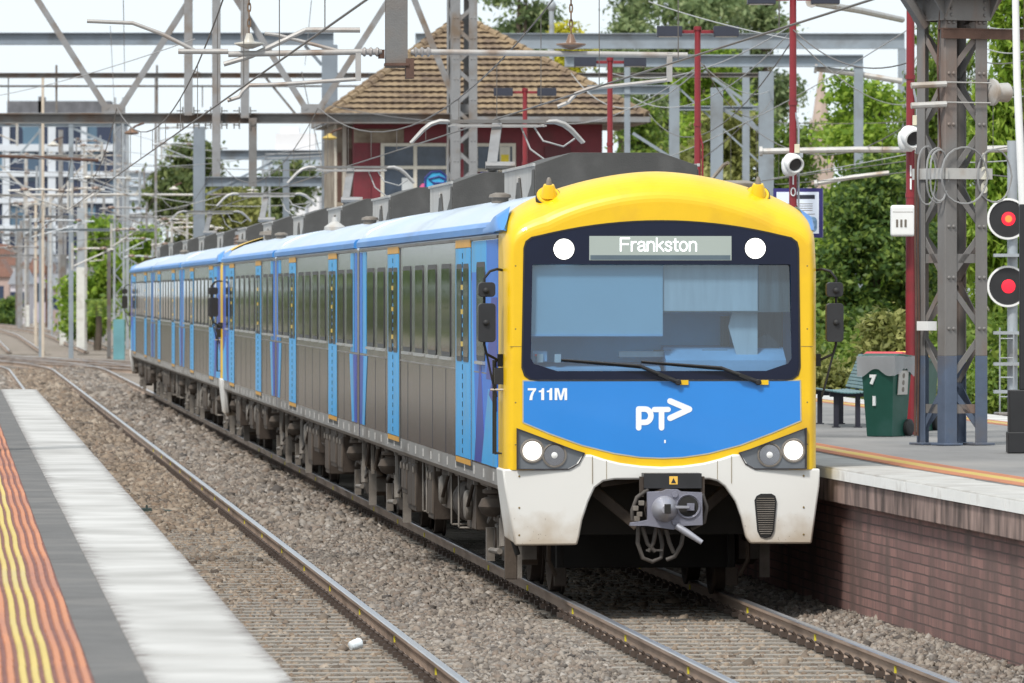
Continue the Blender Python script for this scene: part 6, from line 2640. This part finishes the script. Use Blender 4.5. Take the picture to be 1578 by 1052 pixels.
overhead("overhead line running above the train's pantographs", 0, [-260, -200, -145, -90, -38, 14, 80, 134, 185, 240, 300], curve=curved)
overhead("overhead line running above the empty track", -3.7, [-260, -200, -145, -90, -38, 14, 80, 134, 185, 240, 300, 345], curve=curved)
overhead("overhead line above the far track right of the platform", 9.6, [60, 118, 150, 196, 245, 300], 5.2, curve=curved)
overhead("overhead line above the distant straight track", .9, [300, 345, 400, 480, 560, 620, 700], 5.2, far_path)
overhead("overhead line above the other distant straight track", -3.0, [300, 345, 400, 480, 560, 620, 700], 5.2, far_path)
WL = [
    ((500, 160, 185), (742, 190, 150), .1), ((940, 112, 150), (1222, 38, 98), .35), ((975, 150, 150), (1222, 45, 98), .55), ((1000, 175, 172), (1222, 60, 98), .9),
    ((870, 190, 172), (1075, 103, 110.4), .25), ((880, 112, 172), (1075, 108, 110.4), .7), ((1222, 45, 98), (1403, 95, 86), .25), ((1222, 55, 98), (1400, 160, 172), .3),
    ((1075, 92, 110.4), (1185, 140, 172), .25), ((1085, 100, 110.4), (1190, 152, 172), .6), ((1010, 250, 150), (1400, 45, 120), .15), ((1190, 275, 150), (1460, 225, 110), .02),
    ((1195, 284, 150), (1420, 262, 120), .02), ((1400, 235, 120), (1620, 225, 120), .02), ((1470, 250, 110), (1620, 240, 105), .03), ((1480, 262, 110), (1620, 275, 105), .03),
    ((1500, 35, 110), (1620, 30, 105), .12), ((1510, 70, 110), (1620, 62, 105), .15), ((1515, 95, 110), (1620, 75, 105), .1), ((1505, 140, 110), (1620, 138, 105), .1),
    ((1000, 2, 120), (1230, 62, 98), .05), ((1192, 188, 172), (1420, 186, 172), .05), ((-20, 150, 185), (300, 60, 120), .1), ((40, 240, 185), (510, 215, 220), .5),
    ((185, 290, 345), (300, 200, 245), .4), ((-10, 300, 300), (330, 330, 300), .4), ((130, 270, 300), (500, 310, 245), .6), ((-10, 370, 400), (260, 352, 345), .3),
    ((185, 200, 345), (496, 235, 220), .4), ((185, 232, 345), (496, 240, 220), .2), ((185, 250, 345), (496, 262, 220), .1), ((200, 330, 300), (345, 300, 190), .1),
    ((170, 40, 185), (178, 200, 300), 0), ((190, 0, 150), (192, 110, 220), .0), ((480, 0, 150), (470, 100, 220), .0), ((465, 110, 220), (510, 300, 245), .2), ((-10, 255, 345), (150, 270, 345), .05),
]
for i, (a, b, sag) in enumerate(WL):
    pa, pb = at(*a), at(*b)
    q = (pa + pb) / 2
    o = MB().tube([p - q for p in wire_pts(pa, pb, sag)], .0095 if a[2] < 200 else .015, 5).build("feeder_wire", WIRE_PALE if i % 3 else WIRE, loc=q)
    tag(o, "thin feeder wire strung between the gantries and posts", "wire", "thin wires strung between the gantries")
pipes = [((1170, 233, 130), (1470, 231, 130), .055, "horizontal pale pipe behind the numbered lamp posts"), ((1255, 283, 140), (1370, 266, 140), .045, "slanting pale pipe above the passenger display"),
         ((1460, 231, 125), (1640, 231, 125), .06, "pale pipe running right from the lattice mast towards the signals"), ((1250, 3, 120), (1390, 30, 140), .06, "curved pale arm high between the two numbered lamp posts"),
         ((1255, 105, 172), (1390, 125, 172), .07, "slanting grey arm left of the numbered mast"), ((40, 300, 330), (310, 300, 330), .05, "long pale pipe low before the green trees on the left"),
         ((-10, 240, 300), (152, 247, 300), .07, "rusty cross pipe in front of the office block")]
for a, b, r, lab in pipes:
    pa, pb = at(*a), at(*b)
    q = (pa + pb) / 2
    m = MB()
    m.tube([pa - q, (pa + pb) / 2 - q + Vector((0, 0, .02)), pb - q], r, 8, 0)
    m.lathe(pa - q, pb - pa, [(0, r * 1.6), (.06, r * 1.6)], 8, 0)
    tag(m.build("cross_pipe", RUST if "rusty" in lab else PALE_PIPE, smooth=40, loc=q), lab, "pipe", "pipes of the overhead wiring")

ar = random.Random(21)
for i in range(40):
    Y_ = ar.uniform(270, 560)
    px_, py_ = ar.uniform(-5, 330), ar.uniform(185, 400)
    L_ = ar.uniform(1.2, 3.0) * ar.choice((-1, 1))
    t = thing("cantilever_arm", "thin cantilever arm of the overhead wiring far off on the left", "cantilever arm", at(px_, py_, Y_), 0, "cantilever arms far along the line")
    m = MB()
    m.tube([(0, 0, 0), (L_ * .5, 0, .06), (L_, 0, 0)], .045, 6, 0)
    m.tube([(0, 0, -.75), (L_ * .9, 0, -.02)], .035, 6, 0)
    m.tube([(0, 0, -.9), (0, 0, .3)], .06, 6, 0)
    m.tube([(L_ * .75, 0, -.1), (L_ * .75, 0, -.45), (L_ * .4, 0, -.52)], .025, 5, 0)
    m.build("arm", ar.choice((PALE_PIPE, GREY_STEEL, PALE_STEEL)), t, smooth=40)
    m = MB()
    insulator(m, (L_ * .12, 0, .02), (1 if L_ > 0 else -1, 0, 0), 3, .11, 0)
    m.lathe((L_ * .75, 0, .0), (0, 0, 1), [(0, .05), (.05, .17), (.09, .15), (.13, .04)], 10, 0)
    m.build("insulator", ar.choice((CERAMIC, CERAMIC_PALE, CERAMIC)), t, smooth=40)

for i in range(14):
    px_ = ar.uniform(0, 200)
    post("thin mast standing far along the line on the left", px_, px_ + ar.uniform(2.5, 5), ar.uniform(230, 380), ar.uniform(480, 720), ar.choice((GREY_STEEL, PALE_STEEL, PALE_PIPE)), None, False, -.26, "thin masts far along the line")

# ------------------------------------------------------------------ buildings far off


def block(label, cat, Y, px0, px1, py_top, depth, wall, floors=(), cols=(), glass=None, slab=None, roof=None, name="office_building"):
    k = Y / FPX
    X = lambda px: (px - 789) * k
    Z = lambda py: EYE + (HZ - py) * k
    t = thing(name, label, cat, (0, Y, 0), 0)
    m = MB()
    m.span((X(px0), .4, -.26), (X(px1), depth, Z(py_top)), 0)
    m.build("wall", wall, t)
    if glass:
        for i in range(len(floors) - 1):
            m = MB()
            m.span((X(px0) - .02, 0, Z(floors[i + 1][0])), (X(px1) + .02, .41, Z(floors[i][1])), 0)
            m.build("window_band", glass, t)
    if floors:
        m = MB()
        for (a, b) in floors:
            m.span((X(px0) - .1, -.5, Z(b)), (X(px1) + .1, .42, Z(a)), 0)
        for (a, b) in cols:
            m.span((X(a), -.35, -.26), (X(b), .42, Z(py_top) - .2), 0)
        m.build("frame", slab, t)
    if roof:
        m = MB()
        for (a, b, c, h, mi) in roof:
            m.span((X(a), 1 + h, Z(py_top) - .02 + h * .1), (X(b), min(6, depth - .5) + h, Z(c)), 0)
        m.build("rooftop", roof[0][4], t)
    return t


OGLASS, on_, ob_, ON, OL = nodes_of("office_glass")
otc = ON.new("ShaderNodeTexCoord")
omp = ON.new("ShaderNodeMapping")
omp.inputs['Scale'].default_value = (.55, 1, .28)
OL.new(otc.outputs['Object'], omp.inputs[0])
obr = ON.new("ShaderNodeTexVoronoi")
obr.distance = 'CHEBYCHEV'
obr.inputs['Scale'].default_value = 1.0
obr.inputs['Randomness'].default_value = .45
OL.new(omp.outputs[0], obr.inputs['Vector'])
osp = ON.new("ShaderNodeSeparateColor")
OL.new(obr.outputs['Color'], osp.inputs[0])
orp = ON.new("ShaderNodeValToRGB")
orp.color_ramp.elements[0].color = (.02, .03, .06, 1)
orp.color_ramp.elements[1].color = (.12, .22, .30, 1)
orp.color_ramp.elements.new(.6).color = (.035, .045, .085, 1)
OL.new(osp.outputs[0], orp.inputs['Fac'])
OL.new(orp.outputs[0], ob_.inputs['Base Color'])
ob_.inputs['Roughness'].default_value = .12
OSLAB = mat("office_white_slab", (.56, .60, .65), .7, 0, .05, .3)
OWALL = mat("office_wall", (.34, .36, .40), .8, 0, .1, .3)
OROOF = mat("roof_garden", (.13, .13, .14), .9, 0, .35, .6)
block("dark glass office block with white floor bands on the far left", "office block", 900, -150, 177, 174, 30, OWALL,
      [(174, 184), (222, 233), (264, 272), (305, 313), (347, 353), (392, 398)], [(4, 15), (74, 86), (125, 134), (-60, -48)], OGLASS, OSLAB, [(10, 170, 155, 0, OROOF), (58, 66, 148, 0, OROOF)])
block("plain pale office block right of the dark glass one", "office block", 1050, 180, 232, 262, 30, mat("pale_render", (.66, .69, .72), .8, 0, .05, .2),
      [(262, 266), (285, 287), (306, 308), (327, 329)], [(196, 198), (214, 216)], mat("pale_glass", (.44, .50, .56), .3, 0, .1, .3), OSLAB)
block("white stepped tower block behind the trees left of the signal box", "tower block", 1150, 405, 492, 236, 30, mat("white_render", (.70, .70, .72), .8, 0, .05, .2),
      [(236, 240), (262, 264), (288, 290)], [(418, 420), (450, 452), (470, 472)], mat("pale_glass", (0, 0, 0)), OSLAB, [(424, 486, 205, 0, mat("white_render", (0, 0, 0))), (432, 460, 195, 1.5, mat("white_render", (0, 0, 0)))])
HOUSEC = [(.40, .30, .27), (.55, .52, .56), (.46, .42, .50), (.34, .26, .24), (.62, .60, .60)]
ROOFC = mat("red_brown_roof", (.24, .13, .10), .85, 0, .2, 1.0)
for i, (a, b, y, Y) in enumerate([(-40, 14, 395, 760), (16, 44, 410, 740), (46, 72, 388, 770), (70, 98, 418, 720), (-60, 30, 372, 820), (34, 80, 366, 840)]):
    k = Y / FPX
    t = thing("house", ["low brown house at the far left edge of the yard", "small pale house beyond the tracks", "lilac grey house beyond the tracks, taller than its neighbours",
                        "low brown house nearest the line masts", "wide pale house standing behind the low brown one", "pale house farthest back beneath the office block"][i], "house", at((a + b) / 2, 450, Y), 0, "houses far beyond the junction")
    t.location.z = -.26
    hw = (b - a) * k / 2
    h = at(0, y, Y).z
    m = MB()
    m.span((-hw, 0, 0), (hw, 8, h * .72))
    wm_ = mat("house_wall_%s" % ["brown", "pale", "lilac", "tan", "white"][i % 5], HOUSEC[i % 5], .85, 0, .15, .6)
    m.build("wall", wm_, t)
    m = MB()
    m.prism([(-hw - .3, h * .72), (hw + .3, h * .72), (hw * .5, h), (-hw * .5, h)], lambda p, q, r: (p, -.3 + r, q), 8.6)
    m.build("roof", ROOFC if i % 2 == 0 else OWALL, t)
    for u in (-.5, .45):
        MB().span((u * hw - .45, -.03, h * .30), (u * hw + .45, .03, h * .58)).build("window", OGLASS, t)

# church spire
t = thing("church_spire", "tan stone church spire far behind the grey portals", "church spire", at(1265, 450, 1100), 0)
t.location.z = -.26
k = 1100 / FPX
STONE = mat("spire_stone", (.42, .33, .28), .85, 0, .15, .5, .2, 4)
m = MB()
zb_, zt_ = (HZ - 180) * k, (HZ - 68) * k
m.lathe((0, 0, 0), (0, 0, 1), [(zb_, 1.7), (zb_ + (zt_ - zb_) * .5, .95), (zt_, .10)], 8)
m.build("spire", STONE, t)
m = MB()
m.span((-1.9, -1.9, 0), (1.9, 1.9, zb_))
m.build("tower", STONE, t)
for sg in (-1, 1):
    MB().lathe((sg * 1.6, -1.6, zb_ - .5), (0, 0, 1), [(0, .4), (1.5, .4), (3.6, .05)], 8).build("pinnacle", STONE, t)

# ------------------------------------------------------------------ trees
LEAFS = {
    'dark': leaf_mat("leaf_dark", (.042, .092, .026), (.11, .185, .040), (.26, .35, .065)),
    'mid': leaf_mat("leaf_mid", (.085, .152, .027), (.171, .262, .043), (.305, .390, .073)),
    'lime': leaf_mat("leaf_lime", (.122, .226, .027), (.256, .390, .043), (.403, .525, .085)),
    'olive': leaf_mat("leaf_olive", (.134, .152, .043), (.268, .287, .085), (.439, .439, .159)),
    'yellow': leaf_mat("leaf_yellow", (.30, .30, .02), (.50, .47, .03), (.66, .60, .06)),
    'dull': leaf_mat("leaf_dull", (.062, .095, .03), (.125, .17, .055), (.24, .275, .10)),
    'grey': leaf_mat("leaf_grey", (.122, .183, .079), (.232, .305, .134), (.354, .415, .195)),
}
BARK = mat("bark", (.11, .085, .065), .9, 0, .25, 4, .4, 20)


def crown_mesh(name, seed, blobs, n, size, material, droop=0.0, clump=26):
    """leaf-sized faces in sprays spread through a heap of blobs: (centre, radii, weight)"""
    rg = np.random.default_rng(seed)
    w_ = np.array([b[2] for b in blobs], float)
    w_ /= w_.sum()
    ns = n // clump
    which = rg.choice(len(blobs), ns, p=w_)
    c = np.array([b[0] for b in blobs], float)[which]
    r = np.array([b[1] for b in blobs], float)[which]
    d = rg.normal(size=(ns, 3))
    d /= np.linalg.norm(d, axis=1)[:, None]
    rad = rg.uniform(.45, 1.04, ns) ** .6
    sp_ = c + d * r * rad[:, None]
    # leaves of one spray
    sig = size * 2.3
    off = rg.normal(size=(ns, clump, 3)) * np.array([sig, sig, sig * .55])
    if droop:
        off[:, :, 2] -= np.abs(rg.normal(size=(ns, clump))) * droop
        off[:, :, :2] *= .55
    P = (sp_[:, None] + off).reshape(-1, 3)
    N = len(P)
    nd = np.repeat(d, clump, 0) * .6 + rg.normal(size=(N, 3)) * .7 + np.array([0, 0, .35])
    nd /= np.linalg.norm(nd, axis=1)[:, None]
    a = rg.normal(size=(N, 3))
    if droop:
        a[:, 2] -= 2.2
    t = a - (a * nd).sum(1)[:, None] * nd
    t /= np.linalg.norm(t, axis=1)[:, None]
    b = np.cross(nd, t)
    s = size * rg.uniform(.6, 1.35, N)[:, None]
    wd = s * (.30 if droop else .48)
    v = np.stack([P - t * s, P - b * wd + nd * s * .12, P + t * s, P + b * wd + nd * s * .12], 1).reshape(-1, 3)
    me = bpy.data.meshes.new(name)
    me.vertices.add(N * 4)
    me.vertices.foreach_set('co', v.reshape(-1).astype(np.float32))
    me.loops.add(N * 4)
    me.loops.foreach_set('vertex_index', np.arange(N * 4, dtype=np.int32))
    me.polygons.add(N)
    me.polygons.foreach_set('loop_start', np.arange(0, N * 4, 4, dtype=np.int32))
    me.update(calc_edges=True)
    me.materials.append(material)
    return me


def tree(label, px, Y, half_px, top_py, kind, n, size, base_z=-.26, low=.12, droop=0.0, seed=1, name="leafy_tree", group=None, nb=16, trunk=True, squash=1.0):
    k = Y / FPX
    R = half_px * k
    H = (HZ - top_py) * k + EYE - base_z
    p = at(px, 450, Y)
    t = thing(name, label, "shrub" if name == "shrub" else "tree", (p.x, p.y, base_z), 0, group)
    rg = random.Random(seed)
    blobs = []
    z0 = H * low
    for i in range(nb):
        u = (i + .5) / nb
        z = z0 + (H - z0) * (.10 + .80 * u)
        prof = math.sin(PI * min(1, .18 + .80 * u) ** .9) ** .6
        a = rg.uniform(0, 2 * PI)
        q = R * prof * rg.uniform(.25, .78)
        br = R * rg.uniform(.26, .46) * (.75 + .35 * prof)
        blobs.append(((q * math.cos(a), q * math.sin(a) * squash, z), (br, br * squash, br * rg.uniform(.6, .95)), br ** 2))
    me = crown_mesh("crown", seed, blobs, n, size, LEAFS[kind], droop)
    o = bpy.data.objects.new("crown", me)
    COL.objects.link(o)
    o.parent = t
    if trunk:
        m = MB()
        tr_ = max(.05, H * .022)
        m.tube([(0, 0, 0), (.04 * R, 0, H * .25), (-.03 * R, .02, H * .5), (0, 0, H * .85)], [tr_ * 1.3, tr_, tr_ * .7, tr_ * .2], 10)
        for b in blobs[::2]:
            c = Vector(b[0])
            s_ = Vector((0, 0, max(H * .12, c.z * .55)))
            m.tube([s_, s_.lerp(c, .5) + Vector((0, 0, -.05 * H * .2)), c], [tr_ * .5, tr_ * .32, tr_ * .12], 6)
        m.build("trunk", BARK, t, smooth=50)
    return t


G1 = "trees behind the right hand platform"
tree("big dense dark green tree behind the bin and the lattice mast", 1345, 165, 120, 205, 'dark', 26000, .085, seed=3, low=.02, group=G1, nb=24)
tree("bright green leafy tree standing taller between the two numbered lamp posts", 1325, 185, 115, 90, 'lime', 22000, .10, seed=5, low=.25, group=G1, nb=20)
tree("light green drooping tree at the right edge of the photo behind the signals", 1585, 150, 110, -120, 'lime', 30000, .13, seed=8, low=.02, droop=.55, group=G1, nb=26)
tree("second drooping tree glimpsed through the lattice mast", 1450, 195, 95, -40, 'mid', 20000, .12, seed=9, low=.05, droop=.4, group=G1, nb=22)
tree("olive green tree behind the grey portal posts", 1110, 262, 125, 130, 'olive', 20000, .15, seed=12, low=.05, group=G1, nb=20)
tree("dull green tree just left of the farther numbered lamp post's camera", 1215, 240, 75, 165, 'mid', 15000, .12, seed=13, low=.05, group=G1, nb=16)
tree("dull green tree right behind the tiled roof's lower corner", 985, 275, 75, 120, 'mid', 13000, .14, seed=14, low=.05, group=G1, nb=14)
tree("dark tree low behind the passenger display", 1265, 205, 75, 300, 'dark', 15000, .10, seed=15, low=.02, group=G1, nb=16)
G2 = "tall trees far behind the signal box"
tree("tall pale green gum tree above the train's cab, thin crowned", 1055, 330, 130, -120, 'grey', 17000, .17, seed=21, low=.40, group=G2, nb=18)
tree("tall pale green gum tree above the ridge of the tiled roof", 800, 345, 70, -100, 'grey', 12000, .17, seed=22, low=.40, group=G2, nb=14)
tree("small gum crown between the vent pipe's tree and the lamp boxes", 965, 350, 40, -60, 'grey', 4500, .17, seed=23, low=.50, group=G2, nb=8)
tree("gum tree with a thin crown right of the far lamp boxes", 1180, 350, 60, -40, 'grey', 8000, .17, seed=24, low=.55, group=G2, nb=9)
tree("bright yellow leaved tree behind the vent pipe", 876, 320, 42, 8, 'yellow', 8000, .15, seed=25, low=.45, group=G2, nb=9)
tree("yellow green crown low under the highest portal beam", 1085, 300, 75, 62, 'lime', 9000, .15, seed=26, low=.55, group=G2, nb=9)
G3 = "trees beyond the last carriage"
tree("tall dark green tree between the drop posts on the left", 290, 400, 66, 190, 'dull', 17000, .20, seed=31, low=.05, group=G3, nb=18)
tree("round green tree behind the pale portal left of the signal box", 430, 430, 84, 235, 'dull', 15000, .21, seed=32, low=.05, group=G3, nb=16)
tree("bright green tree behind the line masts on the left", 150, 425, 48, 322, 'lime', 13000, .19, seed=33, low=.02, group=G3, nb=14)
tree("bright green bush behind the last carriage", 222, 420, 36, 335, 'lime', 9000, .18, seed=34, low=.02, group=G3, nb=10)
tree("pale green tree low between the drop posts and the first roof pods", 350, 360, 70, 268, 'olive', 12000, .18, seed=35, low=.05, group=G3, nb=14)
tree("small dark hedge bush at the far left end of the yard", 12, 700, 22, 462, 'dark', 2600, .22, seed=36, low=.02, nb=6, name="shrub", trunk=False)
G4 = "shrubs beyond the platform's far edge"
tree("pale olive shrub spreading right of the bench", 1375, 122, 60, 470, 'olive', 12000, .075, seed=41, low=.02, group=G4, nb=12, name="shrub", trunk=False)
tree("pale olive shrub beside the train's right mirror", 1268, 126, 48, 540, 'olive', 8000, .07, seed=42, low=.02, group=G4, nb=9, name="shrub", trunk=False)
tree("mid green shrub behind the bench's back", 1320, 132, 50, 520, 'mid', 8000, .075, seed=43, low=.02, group=G4, nb=9, name="shrub", trunk=False)
tree("green shrub under the red signals", 1545, 125, 60, 560, 'mid', 9000, .075, seed=44, low=.02, group=G4, nb=9, name="shrub", trunk=False)
tree("low green shrub seen through the foot of the lattice mast", 1460, 135, 55, 540, 'lime', 8000, .075, seed=45, low=.02, group=G4, nb=9, name="shrub", trunk=False)
# palm by the line masts
pp = at(150, 520, 400)
pp.z = -.26
t = thing("palm_tree", "small palm with arching fronds beside the pale line mast", "palm", pp)
m = MB()
m.tube([(0, 0, 0), (.1, 0, 1.2), (.05, 0, 2.6)], [.22, .18, .15], 8)
m.build("trunk", BARK, t, smooth=50)
m = MB()
rg = random.Random(2)
for i in range(18):
    a = 2 * PI * i / 18 + rg.uniform(-.1, .1)
    L = rg.uniform(1.7, 2.5)
    pts = [Vector((math.cos(a) * L * u, math.sin(a) * L * u, 2.6 + 1.5 * u - 2.2 * u * u)) for u in (0, .25, .5, .75, 1)]
    sd = Vector((-math.sin(a), math.cos(a), 0))
    for j in range(4):
        for q in range(4):
            c = pts[j].lerp(pts[j + 1], q / 4)
            for s_ in (-1, 1):
                e = c + sd * s_ * .42 * (1 - j * .15) + Vector((math.cos(a) * .18, math.sin(a) * .18, -.16))
                f_ = c + (pts[j + 1] - pts[j]) * .2
                m.add([c, e, f_], [(0, 1, 2)])
m.build("fronds", LEAFS['mid'], t, recalc=False)

# undergrowth along the far side: reads as one mass
ug = MB()
UGB = [((x, rg.uniform(-1.5, 1.5), rg.uniform(.3, 1.6)), (1.3, 1.2, 1.2), 1) for x in np.arange(-1, 26, .9)]
me = crown_mesh("undergrowth", 51, UGB, 42000, .10, LEAFS['mid'])
o = bpy.data.objects.new("undergrowth", me)
COL.objects.link(o)
o.location = (4.0, 146, 0)
tag(o, "green undergrowth along the bank behind the right hand platform", "undergrowth", None, 'stuff')
UGB = [((x, rg.uniform(-2.5, 2.5), rg.uniform(.5, 3.0)), (3, 3, 2.6), 1) for x in np.arange(-22, 12, 2.2)]
me = crown_mesh("undergrowth", 52, UGB, 26000, .22, LEAFS['mid'])
o = bpy.data.objects.new("undergrowth", me)
COL.objects.link(o)
o.location = (0, 470, 0)
tag(o, "bushes massed along the line far beyond the train", "undergrowth", None, 'stuff')

tb_ = random.Random(9)
UGB = [((-26 - i * 2.3 + tb_.uniform(-1, 1), i * 2.0 + tb_.uniform(-3, 3), tb_.uniform(1.5, 8.5)), (4.2, 4.2, 3.6), 1) for i in range(60)]
me = crown_mesh("treeline", 61, UGB, 40000, .42, LEAFS['dark'])  # out of view, added to darken the train's side by reflection
o = bpy.data.objects.new("treeline", me)
COL.objects.link(o)
o.location = (-6, 330, 0)
tag(o, "unseen trees lining the yard beyond the left platform", "treeline", None, 'stuff')

# ------------------------------------------------------------------ small things on the ballast
b0 = TW(62.6, -4.62 + .36, -.13)
b0 = at(548, 984, 62.2)
b0.z = -.125
t = thing("litter_bottle", "crumpled clear plastic cup lying on the ballast by the shiny rail", "litter", b0, .5)
m = MB()
rg = random.Random(6)
m.lathe((-.05, 0, .045), (1, .2, .25), [(0, .030), (.004, .036), (.05, .042), (.10, .047), (.104, .050), (.108, .046), (.06, .040), (.01, .028)], 14)
m.v = [(x + rg.uniform(-.005, .005), y + rg.uniform(-.005, .005), z + rg.uniform(-.005, .005)) for x, y, z in m.v]
m.build("cup", mat("clear_plastic", (.72, .78, .82), .15, 0, .1, 20), t, smooth=60)
t = track_thing("rail_cable_box", "dark cable duct with terminals crossing between the white edge and the shiny rail", "cable duct", -4.05, SY(103.5, -4.05), -.195)
m = MB()
m.tube([(-.95, 0, 0), (.35, 0, .02), (.55, 0, .0)], .03, 8, 0)
m.span((-.35, -.12, -.03), (.15, .12, .07), 0)
for i in range(4):
    m.box((-.28 + i * .12, 0, .09), (.03, .06, .05), 0)
m.build("duct", mat("dark_green_iron", (.03, .05, .045), .6), t)
